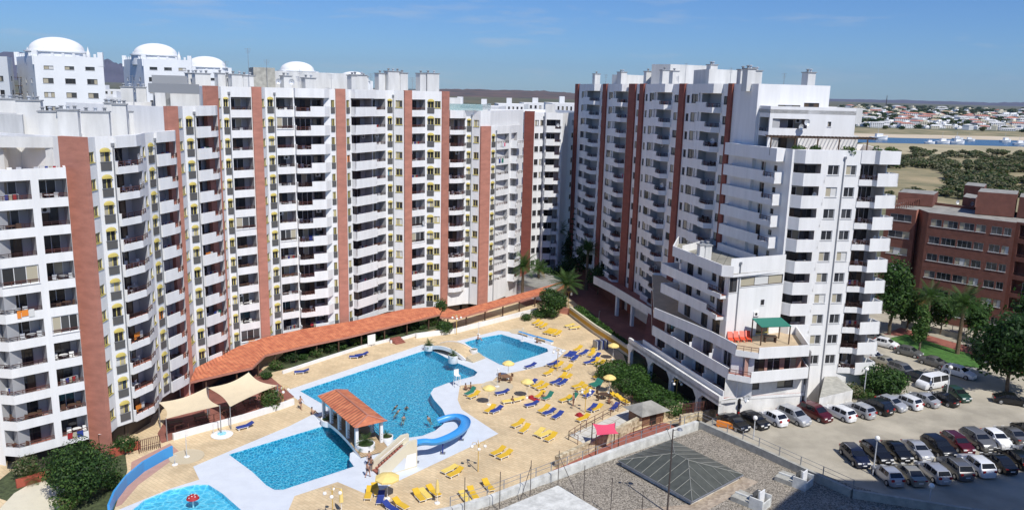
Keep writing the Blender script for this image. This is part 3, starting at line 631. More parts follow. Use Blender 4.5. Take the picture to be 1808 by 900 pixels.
B.poly = full; B.roof(33.7); B.block('glazed_roof_room', [(-3.6, 147.5), (-1.5, 148.5), (.3, 153), (-2, 154)], 32.8, 34.9, 'blue_glass', 'grey_cap')
B.done()
# ------------------------------------------------------------------ block behind, in the gap
p = [R2(906, 184, 198), R2(927, 173.5, 196), R2(944, 173, 196), R2(961, 174.6, 200), R2(964, 173.9, 200), R2(994, 174.4, 200), R2(1035, 192, 200)]
B = Bld('apartment_block', 'white block with one broad red-brown pilaster standing in the gap between the two long blocks', 'apartment block', p)
z = zs(31.7, 12); full = p + [(10, 205), (-4, 195)]
w = ln(p[0], p[1]); B.facade(p[0], p[1], 0, 35.5, [col('proj', .2, w * .45, z, pl=[(0, 0), (0, .9), (w * .5, .9), (w * .5, 0)]), col('win', w * .68, w * .95, z, fr='frame_dark')])
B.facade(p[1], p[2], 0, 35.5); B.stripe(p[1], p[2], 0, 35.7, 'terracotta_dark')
w = ln(p[2], p[3]); B.facade(p[2], p[3], 0, 35.5, [col('win', w * .08, w * .48, z, fr='frame_dark'), col('win', w * .62, w * .95, z, fr='frame_dark')])
B.facade(p[3], p[4], 0, 35.5); B.pipe((p[3][0], p[3][1] - .2), 0, 34.5)
w = ln(p[4], p[5]); B.facade(p[4], p[5], 0, 35.5, [col('proj', .2, w - .5, z, pl=[(0, 0), (0, .7), (w * .45, .7), (w * .55, .4), (w - .3, .4), (w - .3, 0)], solid=[True, True, True, False, True])])
w = ln(p[5], p[6]); B.facade(p[5], p[6], 0, 35.5, [col('win', w * .38, w * .46, z, fr='frame_dark', h=1.1)])
for a, b in zip(full[6:], full[7:] + [full[0]]): B.facade(a, b, 0, 35.5)
B.poly = full; B.roof(35.5)
B.block('rooftop_room', [R2(963, 180, 190), R2(980, 180, 190), R2(980, 186, 190), R2(965, 186, 190)], 34.6, 37.2)
B.done()
# ------------------------------------------------------------------ long block on the right
RA = Vector((13.1, 177.6)); RD = Vector((.258, -.966)).normalized(); RN = Vector((RD.y, -RD.x))
def rp(s, out=0): q = RA + RD * s + RN * out; return (q.x, q.y)
E1 = rp(72.8)
full = [rp(0), rp(66.6), E1, (42.0, 109.0), (46, 120), (26, 185)]
B = Bld('apartment_block', 'long white block on the right with dark red pilasters, its shaded balconies facing the pool', 'apartment block', full)
z = zs(37.95, 13); T = 41.7; T0 = RA
cols = []
def bay(s0, s1): 
    w = s1 - s0; return [(s0, 0), (s0, .95), (s0 + w * .55, .95), (s0 + w * .62, 1.25), (s1 - .5, 1.25), (s1, .2), (s1, 0)]
def bay_cols(s0, s1):
    pl = bay(s0, s1); w = s1 - s0
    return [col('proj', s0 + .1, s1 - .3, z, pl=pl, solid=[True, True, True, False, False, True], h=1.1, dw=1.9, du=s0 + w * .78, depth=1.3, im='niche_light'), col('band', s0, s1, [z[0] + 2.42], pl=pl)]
for a, b, nm in ((3.6, 5.7, 'window'), (15.6, 16.5, 'window'), (19.5, 21.7, 'window'), (33.2, 34.4, 'stair_window'), (36.9, 37.7, 'small_window'), (38.6, 40.5, 'window'), (48.2, 49.7, 'small_window'), (52.5, 53.5, 'small_window'), (54.1, 56.2, 'window'), (64.0, 65.2, 'small_window')):
    cols.append(col('win', a, b, z, fr='frame_dark', name=nm, h=1.4 if nm == 'window' else 1.2, sill=.85))
for a, b in ((7.0, 15.0), (23.0, 29.4), (41.6, 47.6), (57.4, 63.6)): cols += bay_cols(a, b)
B.facade(rp(0), rp(66.6), 0, T, cols, ztop=T); B.facade(rp(66.6), E1, 0, T)
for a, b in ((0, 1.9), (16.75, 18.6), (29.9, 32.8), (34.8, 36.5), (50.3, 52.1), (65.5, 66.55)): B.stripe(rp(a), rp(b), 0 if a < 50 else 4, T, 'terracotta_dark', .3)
for a in (6.4, 22.6, 41.1, 56.9): B.pipe(rp(a, .15), 3, T - .8)
B.facade(E1, full[3], 0, T, [col('win', 3.0, 6.2, [37.6], sill=.95, h=.5, fr='frame_dark'), col('door', 6.7, 8.9, [37.3])])
for a, b in zip(full[3:], full[4:] + [full[0]]): B.facade(a, b, 0, T)
B.poly = full; B.roof(T)
sh = B.block('shop_front', [rp(2, .2), rp(33, .2), rp(33, .6), rp(2, .6)], 0, 3.6, 'brick_red')
for px, D, z1, w_, n_ in ((1053, 172, 43.8, 1.8, 1), (1098, 160, 44.0, 2.6, 2), (1144, 150, 44.0, 1.4, 1), (1173, 136, 43.9, 1.3, 1), (1333, 110.5, 43.4, 1.9, 2), (1311, 113.5, 43.6, 1.2, 1), (1428, 112, 43.4, 1.7, 2), (1322, 109.6, 43.6, 1.6, 2), (1256, 126, 44.6, 1.6, 2), (1190, 140, 43.9, 1.8, 1)):
    B.chimney(R2(px, D, 135), T - 1, z1, w_, 1.2, -1.3, n_)
for px, D, h in ((1070, 165, 3.0), (1210, 138, 4.6), (1290, 120, 3.4), (1385, 111, 2.6)): B.antenna(R2(px, D, 135), T - 1, h)
B.block('rooftop_room', [R2(1150, 146, 130), R2(1183, 143, 130), R2(1248, 146, 130), R2(1200, 158, 130)], T - 1, 45.2)
B.block('rooftop_room', [R2(1225, 130, 130), R2(1252, 122, 130), R2(1312, 125, 130), R2(1270, 136, 130)], T - 1, 43.9)
B.block('rooftop_room', [R2(1080, 163, 150), R2(1104, 160, 150), R2(1136, 163, 150), R2(1110, 172, 150)], T - 1, 43.6)
B.done()
# ------------------------------------------------------------------ corner tower in front of it
t0 = P2(V(1400, 265, 100.3)); t1 = P2(V(1463, 265, 101.0)); t2 = P2(V(1522, 265, 101.8)); t3 = P2(V(1570, 265, 102.6))
u0_ = Vector(E1); ts = 67.0
full = [rp(ts), t0, t1, t2, t3, (50.5, 116), (36, 118)]
B = Bld('apartment_tower', 'bright white corner tower above the car park with stacked corner balconies and planted roof terrace', 'apartment tower', full)
z = zs(29.6, 10); T = 33.7; zz = z
w = ln(rp(ts), t0)
lz = zs(29.6, 5)
pl = [(.5, 0), (.5, 1.3), (9.5, 1.3), (11.9, 1.3), (11.9, 0)]
P, rz = B.facade(rp(ts), t0, 0, T, [col('win', 9.9, 10.6, lz, fr='frame_dark', sill=1.1, h=.7, name='small_window'), col('door', 7.2, 8.2, lz)])
for zf in lz: B.balcony(P, rz, zf, pl, [True, True, False, True], 1.1)
B.slabband(P, pl, 32.05, T, 'white_paint')
w = ln(t0, t1); pl = [(.25, 0), (1.1, 1.25), (w * .83, 1.25), (w * .83, 0)]
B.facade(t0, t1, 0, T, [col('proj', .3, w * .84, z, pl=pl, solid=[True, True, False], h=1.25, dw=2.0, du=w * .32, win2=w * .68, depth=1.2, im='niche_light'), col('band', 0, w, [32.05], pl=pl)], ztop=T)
w = ln(t1, t2); B.facade(t1, t2, 0, T, [col('win', .2, 1.75, z, sill=.95, h=1.25, fr='frame_white'), col('win', w - 1.9, w - .45, z, sill=.95, h=1.25, fr='frame_white', name='window')])
B.pipe((t1[0] * .48 + t2[0] * .52, t1[1] * .48 + t2[1] * .52 - .1), .2, 32.6)
w = ln(t2, t3); pl = [(0, 0), (0, .1), (w * .42, .5), (w * .48, 1.15), (w + .95, 1.15), (w + .95, -.6), (w, -.6)]
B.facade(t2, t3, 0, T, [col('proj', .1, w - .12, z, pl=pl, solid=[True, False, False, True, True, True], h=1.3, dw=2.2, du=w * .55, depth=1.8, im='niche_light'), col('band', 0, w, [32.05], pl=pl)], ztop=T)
for a, b in zip(full[4:], full[5:] + [full[0]]): B.facade(a, b, 0, T)
B.poly = full; B.roof(T, 'roof_tan')
# the two set-back upper floors
b2 = [R2(1360, 104.2, 200), R2(1512, 104.8, 200), (46, 116), (36, 116)]
mbx = MB()
x0 = b2[0]; x1 = R2(1524, 104.9, 190)
B.facade(R2(1340, 107.3, 208), b2[0], 32.7, 38.9, [col('loggia', .3, 3.0, [35.15, 32.75], par=.5, top=2.3, dw=1.2)])
w = ln(b2[0], b2[1]); B.facade(b2[0], b2[1], 32.7, 38.9, [col('loggia', .4, w * .44, [35.15], par=1.0, top=2.2, dw=1.6, du=w * .33, rail=None), col('loggia', .4, w * .35, [32.75], par=.02, top=2.3, dw=2.5), col('win', w * .68, w * .72, [35.2], h=.6, sill=1.3, fr='frame_dark', name='small_window')])
B.facade(b2[1], b2[2], 32.7, 38.9); B.facade(b2[2], b2[3], 32.7, 38.9)
B.block('upper_roof', [b2[0], b2[1], b2[2], b2[3], R2(1340, 107.3, 208)], 38.0, 38.5)
B.block('parapet', [(b2[1][0] - .02, b2[1][1] - .02), x1, (x1[0], x1[1] + 4), (b2[1][0] - .02, x1[1] + 4)], 36.9, 38.92); B.block('parapet', [(b2[1][0], b2[1][1]), (x1[0] - .2, x1[1]), (x1[0] - .2, x1[1] + 4), (b2[1][0], x1[1] + 4)], 32.7, 35.4)
B.part('satellite_dish', m_dish(), V(1424, 216, 103.6), .3)
pg = MB()
for px in (1362, 1405, 1445, 1483, 1533): q = R2(px, 102.6, 240); pg.box(-.07, .07, -.07, .07, 32.75, 35.0, 'wood_dark', 0, (q[0], q[1], 0))
a = R2(1360, 102.5, 240); b = R2(1548, 103.4, 240); pg.wall(a, b, 35.0, 35.15, .12, 'wood_dark'); pg.wall((a[0], a[1] + 1.6), (b[0], b[1] + 1.6), 35.0, 35.15, .12, 'wood_dark')
for k in range(30): x = a[0] + (b[0] - a[0]) * k / 29; y = a[1] + (b[1] - a[1]) * k / 29; pg.box(x - .04, x + .04, y - .35, y + 2.0, 35.15, 35.25, 'wood_dark')
pg.build('pergola', B.root)
B.done()
tower_root = B.root
# ------------------------------------------------------------------ terraced wing below
def at2(px, py, z): return P2(at(px, py, z))
G = [at2(1110, 596, 4.8), at2(1270, 700, 4.8), (37.2, 92.6), (37.6, 99.6), (33.5, 101), (30.5, 112), (24.8, 133), (19.0, 132)]
lvl = {}
Bp = Bld('terraced_apartment_wing', 'low white terraced wing with deep shaded balconies in front of the long right-hand block', 'apartment block', [rp(44, 2.6), rp(80, 6)])
B = Bp
L4 = [at2(1135, 599, 5.4), at2(1277, 690, 5.4), (26.6, 89.9), (36.6, 92.2)]
L7 = [at2(1152, 574, 8.2), at2(1286, 650, 8.2), at2(1327, 657, 8.2), at2(1428, 648, 8.2)]
L10 = [at2(1155, 543, 11.0), at2(1256, 585, 11.0), at2(1300, 608, 11.0), at2(1341, 614, 11.0), at2(1430, 609, 11.0)]
rear = [(37.2, 99.4), (34.2, 101.0), (24.4, 135)]
def level(outl, zf, hpar, solid, name='balcony', fl='red_paving'):
    mb = MB(); poly_ = outl + rear; mb.prism(poly_, zf - .38, zf, 'white_paint', fl)
    rails = []
    for i, (a, b) in enumerate(zip(outl[:-1], outl[1:])):
        if solid[i] is None: continue
        if solid[i]: mb.wall(a, b, zf, zf + hpar, .14, 'white_paint')
        else: mb.wall(a, b, zf, zf + .35, .14, 'white_paint'); rails.append((a, b))
    mb.wall(outl[-1], rear[0], zf, zf + hpar, .14, 'white_paint'); o = mb.build(name, B.root)
    for a, b in rails: d = Vector((b[0] - a[0], b[1] - a[1])); inst('railing', m_rail(d.length - .1, .6, 1), o, ((a[0] + b[0]) / 2, (a[1] + b[1]) / 2, zf + .352), atan2(d.y, d.x))
    return o
rear4 = [(37.2, 99.4), (34.2, 101.0), (24.4, 135)]; L4f = [L4[0], L4[1], (26.75, 90.85), (36.6, 93.1)]
level(L4f, 4.4, 1.0, [True, None, None]); level(L7, 7.2, 1.0, [True, False, True]); level(L10, 10.0, 1.0, [True, True, False, True], fl='roof_tan')
# garage arcade beam and columns along the left foot
g0, g1 = Vector(G[0]), Vector(G[1]); gd = (g1 - g0).normalized(); gn = Vector((-gd.y, gd.x)); Lg = (g1 - g0).length
mb = MB(); mb.wall(g0, g1, 3.6, 4.82, .35, 'old_white'); 
mb.prism([tuple(g0), tuple(g1), tuple(g1 + gn * 2.6), tuple(g0 + gn * 2.6)], 3.9, 4.25, 'old_white', 'roof_grey'); mb.build('arcade_beam', B.root)
for k, f in enumerate((.02, .27, .52, .80)):
    q = g0 + gd * (Lg * f); mb = MB(); mb.box(-.3, .3, -.0, .5, 0, 3.6, 'old_white', atan2(gd.y, gd.x), (q.x, q.y, 0))
    for s in (-1, 1):   # little haunches
        c = q + gd * (s * .3); e = q + gd * (s * 1.1); mb.add([(c.x, c.y, 3.6), (e.x, e.y, 3.6), (c.x, c.y, 2.8), (c.x + gn.x * .4, c.y + gn.y * .4, 3.6), (e.x + gn.x * .4, e.y + gn.y * .4, 3.6), (c.x + gn.x * .4, c.y + gn.y * .4, 2.8)], [(0, 1, 2), (5, 4, 3), (1, 4, 5, 2), (2, 5, 3, 0)], 'old_white')
    mb.build('arcade_column', B.root)
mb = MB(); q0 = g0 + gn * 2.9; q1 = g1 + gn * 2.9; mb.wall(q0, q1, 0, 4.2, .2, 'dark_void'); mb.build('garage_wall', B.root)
# body walls: left side (set in) and front
def inset(a, b, d): v = (Vector(b) - Vector(a)).normalized(); n = Vector((-v.y, v.x)) * d; return (a[0] + n.x, a[1] + n.y), (b[0] + n.x, b[1] + n.y)
for (a, b), zf, dz in (((L4[0], L4[1]), 4.4, 2.42), ((L7[0], L7[1]), 7.2, 2.42)):
    a2, b2_ = inset(a, b, 2.0); w = ln(a2, b2_); cs = []
    for k in range(4): s0 = w * (k + .12) / 4; cs.append(col('door', s0, s0 + 2.2, [zf])); cs.append(col('win', s0 + 2.9, s0 + 4.0, [zf], fr='frame_dark', h=1.1))
    B.facade(a2, b2_, zf, zf + dz, cs)
    for k in range(1, 4):      # curved screens between flats
        q = Vector(a2) + (Vector(b2_) - Vector(a2)) * k / 4; v = (Vector(b2_) - Vector(a2)).normalized(); n = Vector((v.y, -v.x)); pr = [(q.x + n.x * t, q.y + n.y * t) for t in (0, .7, 1.3, 1.75)]
        mb = MB()
        for i, (c, d) in enumerate(zip(pr[:-1], pr[1:])): h = (2.3, 1.9, 1.4)[i]; mb.wall(c, d, zf, zf + h, .1, 'white_paint')
        mb.build('screen_wall', B.root)
fa, fb = inset(L4[2], L4[3], .95); w = ln(fa, fb)
B.facade((fa[0] - .35, fa[1] - .08), fb, 0, 6.85, [col('win', 2.6, 4.6, [4.4], h=1.2, sill=.8, fr='frame_dark'), col('win', 7.0, 9.2, [4.4], h=1.2, sill=.8, fr='frame_dark')], m='old_white'); B.part('satellite_dish', m_dish(), (28.6, 90.3, 4.6), .4)
fa2, fb2 = inset(L7[1], L7[2], 1.6); B.facade(fa2, fb2, 4.4, 9.6)
fa3, fb3 = inset(L7[2], L7[3], 1.5); w = ln(fa3, fb3); B.facade(fa3, fb3, 6.9, 9.65, [col('door', .5, w * .35, [7.2]), col('door', w * .4, w * .62, [7.2]), col('door', w * .7, w * .92, [7.2])], m='pink_paving')
mb = MB(); a, b = (24.9, 90.9), (36.75, 92.6)
B.facade(G[1], L4[1], 0, 4.8, m='old_white'); B.facade(L4[1], (26.3, 90.75), 0, 4.42, m='old_white')
B.facade(L4[3], rear[0], 0, 10)
mb = MB(); q0 = at2(1110, 596, 4.8)
for q in (L10[1],): pass
# upper block of the wing
r0, r1, r2, r3 = at2(1188, 434, 19.5), at2(1275, 468, 19.5), at2(1296, 470, 19.5), at2(1388, 458, 19.5)
wl0, wl1 = inset(r0, r1, 1.5); up = [wl0, (wl1[0] + .0, wl1[1]), (r2[0] - .3, r2[1] + .3), (35.3, 100.9), (30.9, 117)]
zw = [15.6, 12.8]; w = ln(wl0, wl1)
B.facade(wl0, up[2], 10.0, 18.1, [col('door', 1.8, 3.6, zw + [10.0]), col('win', 4.8, 6.0, zw, fr='frame_dark'), col('win', 8.6, 9.8, zw, fr='frame_dark'), col('door', 6.6, 8.4, [10.0]), col('door', 9.6, 11.6, [10.0]), col('door', 10.3, 11.9, zw)])
fw0 = (r2[0] - .3, r2[1] + .3); fw1 = (35.1, 99.9); w = ln(fw0, fw1)
B.facade(fw0, fw1, 10.0, 20.4, [col('win', w * .20, w * .98, [15.75], h=1.2, sill=.9, fr='frame_dark', name='ribbon_window'), col('win', w * .60, w * .67, [13.1], h=.7, sill=.9, fr='frame_dark', name='small_window'), col('win', w * .56, w * .80, [10.0], h=1.9, sill=.2, fr='frame_yellow'), col('win', .02, w * .14, [15.75], h=1.9, sill=.3, fr='frame_dark', name='corner_glazing')])
B.facade(fw1, up[4], 10, 20.4); B.facade(up[4], wl0, 10, 19.5)
B.pipe((fw0[0] + (fw1[0] - fw0[0]) * .17, fw0[1] + (fw1[1] - fw0[1]) * .17 - .12), 10, 19.6)
mb = MB(); mb.prism([r0, r1, r2, (fw1[0], fw1[1] + .02), (31.3, 116.5), (24.5, 116)], 18.1, 18.45, 'white_paint', 'roof_slabs'); mb.wall(r0, r1, 18.45, 19.5, .16, 'white_paint'); mb.wall(r1, r2, 18.45, 19.5, .16, 'white_paint'); mb.wall((24.5, 116), r0, 18.45, 19.5, .16, 'white_paint')
mb.build('roof', B.root)
for zf, (pa, pb, pc) in ((15.6, (at2(1168, 464, 16.6), at2(1250, 500, 16.6), at2(1273, 509, 16.6))), (12.8, (at2(1167, 499, 13.8), at2(1248, 536, 13.8), at2(1265, 546, 13.8)))):
    mb = MB(); mb.prism([pa, pb, pc, wl1, (wl1[0] + .5, wl1[1] + 1), (pa[0] + 3.5, pa[1] + .6)], zf - .38, zf, 'white_paint', 'red_paving'); mb.wall(pa, pb, zf, zf + 1.0, .14, 'white_paint'); mb.wall(pb, pc, zf, zf + .25, .14, 'white_paint'); mb.wall((pa[0] + 2.6, pa[1] + .6), pa, zf, zf + 1.0, .14, 'white_paint')
    o = mb.build('balcony', B.root); d = Vector((pc[0] - pb[0], pc[1] - pb[1])); inst('railing', m_rail(d.length - .1, .75, 0), o, ((pb[0] + pc[0]) / 2, (pb[1] + pc[1]) / 2, zf + .252), atan2(d.y, d.x))
for px, z1 in ((1237, 20.9), (1247, 20.8)): B.chimney(at2(px, 462, 18.6), 18.4, z1, 1.0, .9, -1.3, 1)
for px, py in ((1322, 557), (1333, 557)): B.part('air_conditioner', m_ac(), V(px, py, 98.3), .4)
# low terrace over the shops under the long block
pts = [at2(1048, 487, 5.4), at2(1080, 503, 5.4), at2(1150, 545, 5.4), at2(1160, 541, 5.4)]
mb = MB(); mb.prism(pts + [rp(52, -.3), rp(18, -.3)], 3.9, 4.4, 'white_paint', 'red_paving')
for a, b in zip(pts[:-1], pts[1:]): mb.wall(a, b, 4.4, 5.4, .15, 'white_paint')
mb.build('terrace', B.root)
for k, f in enumerate((.1, .5, .95)): q = Vector(pts[1]) + (Vector(pts[2]) - Vector(pts[1])) * f; mb = MB(); mb.box(-.3, .3, 0, .5, 0, 3.9, 'white_paint', -1.2, (q.x + .3, q.y, 0)); mb.build('terrace_column', B.root)
# plant room beside the tower's foot
B.done()
# ------------------------------------------------------------------ ground, paving, pools
def A2(*pts, z=0.0): return [P2(at(x, y, z)) for x, y in pts]
HOLE = [(-75, 40), (95, 40), (95, 175), (-75, 175)]
K = 30000
sheet('ground', [(-K, -K), (K, -K), (K, K), (-K, K)], [HOLE], -.03, 'plain_green')
pool_a = A2((404, 802), (445, 832), (470, 856), (484, 864), (500, 864), (625, 823), (617, 812), (618, 800), (632, 792), (643, 783), (641, 772), (612, 755), (585, 748), (570, 752))
pool_b = A2((530, 690), (745, 615), (757, 617), (771, 622), (797, 636), (836, 652), (843, 657), (838, 663), (790, 676), (766, 685), (760, 694), (766, 705), (781, 722), (787, 735), (783, 748), (768, 760), (745, 771), (700, 780), (655, 785), (640, 765), (600, 738), (586, 724))
pool_b = A2((530, 690), (745, 620), (757, 617), (771, 622), (797, 636), (836, 652), (843, 657), (838, 663), (790, 676), (766, 685), (760, 694), (766, 705), (781, 722), (787, 735), (783, 748), (768, 760), (745, 769), (715, 773), (690, 777), (672, 790), (640, 768), (604, 742), (585, 722))
pool_c = A2((820, 604), (850, 596), (885, 590), (905, 596), (966, 615), (968, 620), (952, 626), (893, 645), (882, 643), (835, 618))
pool_d = A2((215, 915), (255, 882), (300, 864), (345, 855), (368, 855), (392, 870), (440, 912), (470, 960), (260, 975), (200, 940))
pools = [pool_a, pool_b, pool_c, pool_d]
sheet('pool_terrace', HOLE, pools, 0.0, 'terrace_slabs')
names = ['caustic_tiles', 'caustic_tiles', 'caustic_tiles', 'kids']
for i, p in enumerate(pools):
    if area(p) < 0: p = p[::-1]
    m = 'kids_tile_caustics' if i == 3 else 'pool_tile_caustics'; dp = .5 if i == 3 else 1.3
    mb = MB(); n = len(p); mb.poly(p, -dp, m)
    for k in range(n): a, b = p[k], p[(k + 1) % n]; mb.quad((a[0], a[1], -dp), (b[0], b[1], -dp), (b[0], b[1], .012), (a[0], a[1], .012), m)
    tag(mb.build('pool_basin'), kind='structure')
    mb = MB(); mb.poly(p, -.12, 'pool_water'); tag(mb.build('pool_water'), kind='structure')
    if i != 3:
        q = offset(p, -.16); mb = MB()
        for k in range(n): a, b = p[k], p[(k + 1) % n]; c, d = q[(k + 1) % n], q[k]; mb.quad((a[0], a[1], .016), (b[0], b[1], .016), (c[0], c[1], .016), (d[0], d[1], .016), 'blue_cloth' if k in () else 'deck_white')
        tag(mb.build('pool_edge'), kind='structure')
# pale painted surround
sur = A2((341, 823), (407, 795), (510, 752), (560, 727), (502, 690), (523, 683), (745, 608), (775, 610), (880, 583), (905, 586), (1000, 618), (985, 632), (960, 646), (880, 662), (866, 675), (812, 680), (808, 705), (815, 722), (880, 765), (700, 850), (655, 875), (596, 850), (520, 875), (505, 910), (560, 990), (150, 990), (195, 905), (300, 862), (352, 846))
sheet('pool_surround', sur, pools, .006, 'deck_white')
# planting, paths and paving round the pool terrace
sheet('picnic_paving', A2((278, 765), (340, 655), (460, 650), (520, 700), (430, 735), (285, 782)), [], .008, 'street_pavers')
sheet('entrance_paving', A2((232, 815), (300, 782), (320, 800), (245, 855), (215, 890), (190, 900), (230, 840)), [], .008, 'pink_paving')
sheet('garden_bed', A2((450, 665), (500, 625), (640, 590), (770, 555), (790, 575), (735, 590), (640, 610), (560, 636), (500, 652)), [], .01, 'planting_soil')
sheet('garden_bed', A2((-30, 870), (20, 830), (110, 800), (220, 790), (225, 830), (200, 905), (80, 905)), [], .01, 'planting_soil')
sheet('path', A2((-40, 940), (25, 870), (80, 838), (130, 860), (100, 910), (60, 980)), [], .012, 'cream_wall')
sheet('shop_street', [P2(at(1000, 520)), P2(at(1120, 628)), (27.0, 97.0), rp(60, -.5), rp(0, -.5), (2, 182), (-6, 160), (3, 146)], [], .008, 'street_pavers')
sheet('street', [(-8, 158), (10, 150), (14, 175), (20, 200), (-14, 200), (-30, 165)], [], .004, 'asphalt_dark')
sheet('hedge_bed', A2((1008, 552), (1040, 548), (1115, 615), (1160, 650), (1262, 725), (1240, 735), (1130, 700), (1100, 625)), [], .012, 'planting_soil')
sheet('sun_deck', A2((1005, 768), (1110, 722), (1130, 740), (1045, 790)), [], .014, 'light_slabs')
sheet('red_path', A2((975, 830), (1075, 775), (1170, 745), (1200, 752), (1120, 790), (1030, 830), (1000, 850)), [], .016, 'red_paving')
# car park, on a platform above the pool terrace
ZL = 1.9
def AL(*p): return A2(*p, z=ZL)
lot = [(21.0, 86.3), (25.6, 90.9), (37.0, 92.8), (41, 97), (50, 100), (51, 108), (44, 118), (48, 150), (60, 160), (92, 135), (94, 100), (94, 42.2), (34, 42.2), (33.4, 71.5)]
mb = MB(); mb.prism(lot, 0, ZL, 'concrete', 'asphalt'); tag(mb.build('car_park'), kind='structure')
sheet('lawn', AL((1565, 598), (1600, 590), (1690, 618), (1738, 632), (1735, 650), (1650, 640), (1610, 620)), [], ZL + .016, 'lawn')
kb = MB(); kp = AL((1565, 598), (1612, 622), (1652, 643), (1735, 653))
for a, b in zip(kp[:-1], kp[1:]): kb.wall(a, b, ZL, ZL + .13, -.2, 'concrete_light')
tag(kb.build('kerb'), kind='structure')
sheet('pavement', AL((1560, 590), (1590, 578), (1760, 625), (1808, 640), (1808, 660), (1738, 636), (1690, 622), (1600, 594)), [], ZL + .008, 'red_paving')
sheet('shrub_bed', AL((1470, 692), (1500, 670), (1560, 655), (1600, 680), (1582, 700), (1525, 704)), [], ZL + .016, 'planting_soil')
# the far ground: scrub, salt fields, river, sand and the far shore
far = lambda *p: A2(*p)
sheet('scrub_ground', far((1480, 345), (1480, 262), (1560, 252), (1808, 262), (2050, 270), (2300, 360), (2000, 420), (1808, 420), (1600, 400)), [], 0.0, 'scrub_ground')
sheet('salt_fields', far((1480, 262), (1530, 251), (1808, 259), (2100, 268), (2100, 276), (1808, 272), (1600, 272)), [], .05, 'salt_field')
sheet('river', far((1380, 240), (1540, 242.5), (1808, 248.5), (2200, 257), (2200, 268), (1808, 259.5), (1600, 253.5), (1380, 249)), [], .12, 'river_water')
sheet('beach', far((1380, 236), (1520, 236), (1808, 242), (2200, 250), (2200, 257.2), (1808, 248.8), (1540, 242.8), (1380, 240.2)), [], .2, 'sand')
sheet('dunes', far((1380, 224), (1520, 226), (1808, 233), (2200, 243), (2200, 250.2), (1808, 242.2), (1520, 236.2), (1380, 236.2)), [], .25, 'scrub_ground')
# hills: ridges with depth
def ridge(name, pts, depth, m, seed, amp=.12):
    g = random.Random(seed); mb = MB(); n = 60; rows = 7; cols_ = []
    for i in range(n + 1):
        f = i / n * (len(pts) - 1); k = min(int(f), len(pts) - 2); t = f - k; a, b = pts[k], pts[k + 1]; x = a[0] + (b[0] - a[0]) * t; y = a[1] + (b[1] - a[1]) * t; h = a[2] + (b[2] - a[2]) * t
        h *= 1 + g.uniform(-amp, amp) * .5 + amp * .5 * sin(i * .9 + seed) + amp * .3 * sin(i * 2.3)
        cols_.append((x, y, max(h, 2)))
    vs = []
    for x, y, h in cols_:
        r = hypot(x, y)
        for j in range(rows):
            u = j / (rows - 1); q = 1 + (u - .5) * depth / r; hh = h * sin(pi * min(u * 1.0, 1)) ** 1.2; vs.append((x * q, y * q, hh * (1 + g.uniform(-.08, .08)) if 0 < j < rows - 1 else -2))
    mb.add(vs, [(i * rows + j, (i + 1) * rows + j, (i + 1) * rows + j + 1, i * rows + j + 1) for i in range(n) for j in range(rows - 1)], m); o = mb.build(name, smooth=True); return tag(o, kind='structure')
def RP(px, py, D): v = V(px, py, D); return (v.x, v.y, max(v.z, 5))
ridge('mountains', [RP(-150, 84, 15000), RP(-40, 92, 15000), RP(60, 94, 15000), RP(130, 100, 15000), RP(185, 104, 15000), RP(215, 113, 15000), RP(300, 128, 15000), RP(420, 146, 15000), RP(560, 158, 15000)], 5000, 'hill_far', 3, .05)
ridge('hills', [RP(560, 154, 6500), RP(700, 160, 6500), RP(790, 157.5, 6500), RP(850, 158, 6500), RP(930, 160, 6500), RP(985, 162, 6500), RP(1030, 166, 6500), RP(1150, 172, 6500)], 4200, 'hill_near', 5, .06)
ridge('far_hills', [RP(1350, 176, 16000), RP(1480, 175, 16000), RP(1600, 177, 16000), RP(1700, 180, 16000), RP(1760, 181.5, 16000), RP(1830, 180, 16000), RP(2000, 184, 16000)], 4000, 'hill_far', 8, .10)
# ------------------------------------------------------------------ tiled walkway roof along the foot of the long block
def roofstrip(name, label, front, back, zf_, zb_, tm, cat='canopy', posts=True, fascia=True):
    r = thing(name, label, cat, (front[0][0], front[0][1], 0)); mb = MB()
    for i in range(len(front) - 1):
        a, b, c, d = front[i], front[i + 1], back[i + 1], back[i]
        for dz in (0, -.14):
            q = [(a[0], a[1], zf_ + dz), (b[0], b[1], zf_ + dz), (c[0], c[1], zb_ + dz), (d[0], d[1], zb_ + dz)]
            mb.add(q, [(0, 1, 2), (0, 2, 3)] if dz == 0 else [(2, 1, 0), (3, 2, 0)], tm if dz == 0 else 'wood_dark')
    mb.build('tiled_roof', r)
    f = MB()
    for a, b in zip(front[:-1], front[1:]): f.wall(a, b, zf_ - .28, zf_ - .02, -.08, 'terracotta')
    f.build('fascia', r)
    for i, (a, b) in enumerate(zip(front[:-1], front[1:])):
        n = max(1, round(ln(a, b) / 4.2))
        for k in range(n): t = (k + .5) / n; x = a[0] + (b[0] - a[0]) * t; y = a[1] + (b[1] - a[1]) * t; p_ = MB(); p_.box(-.09, .09, .2, .38, 0, zf_ - .1, 'wood_dark', .7, (x, y, 0)); p_.build('post', r)
    return r
F1 = A2((336, 673), (445, 648), (468, 626), (540, 609.5), (618, 593), (700, 573), (777, 554), z=2.3)
Bk1 = [(-41.4, 99.6), (-38.9, 108.8), (-36.6, 113.2), (-32.0, 118.0), (-25.5, 122.8), (-18.4, 130.6), P2(at(783, 540, 3.1))]
roofstrip('tiled_walkway_roof', 'long orange pantile roof of the covered walkway along the foot of the tallest block', F1, Bk1, 2.3, 3.1, 'tiles_long')
F2 = A2((777, 559), (808, 561), (905, 533), (1010, 503), z=2.3); Bk2 = A2((783, 541), (806, 548), (905, 521), (1010, 492), z=2.75)
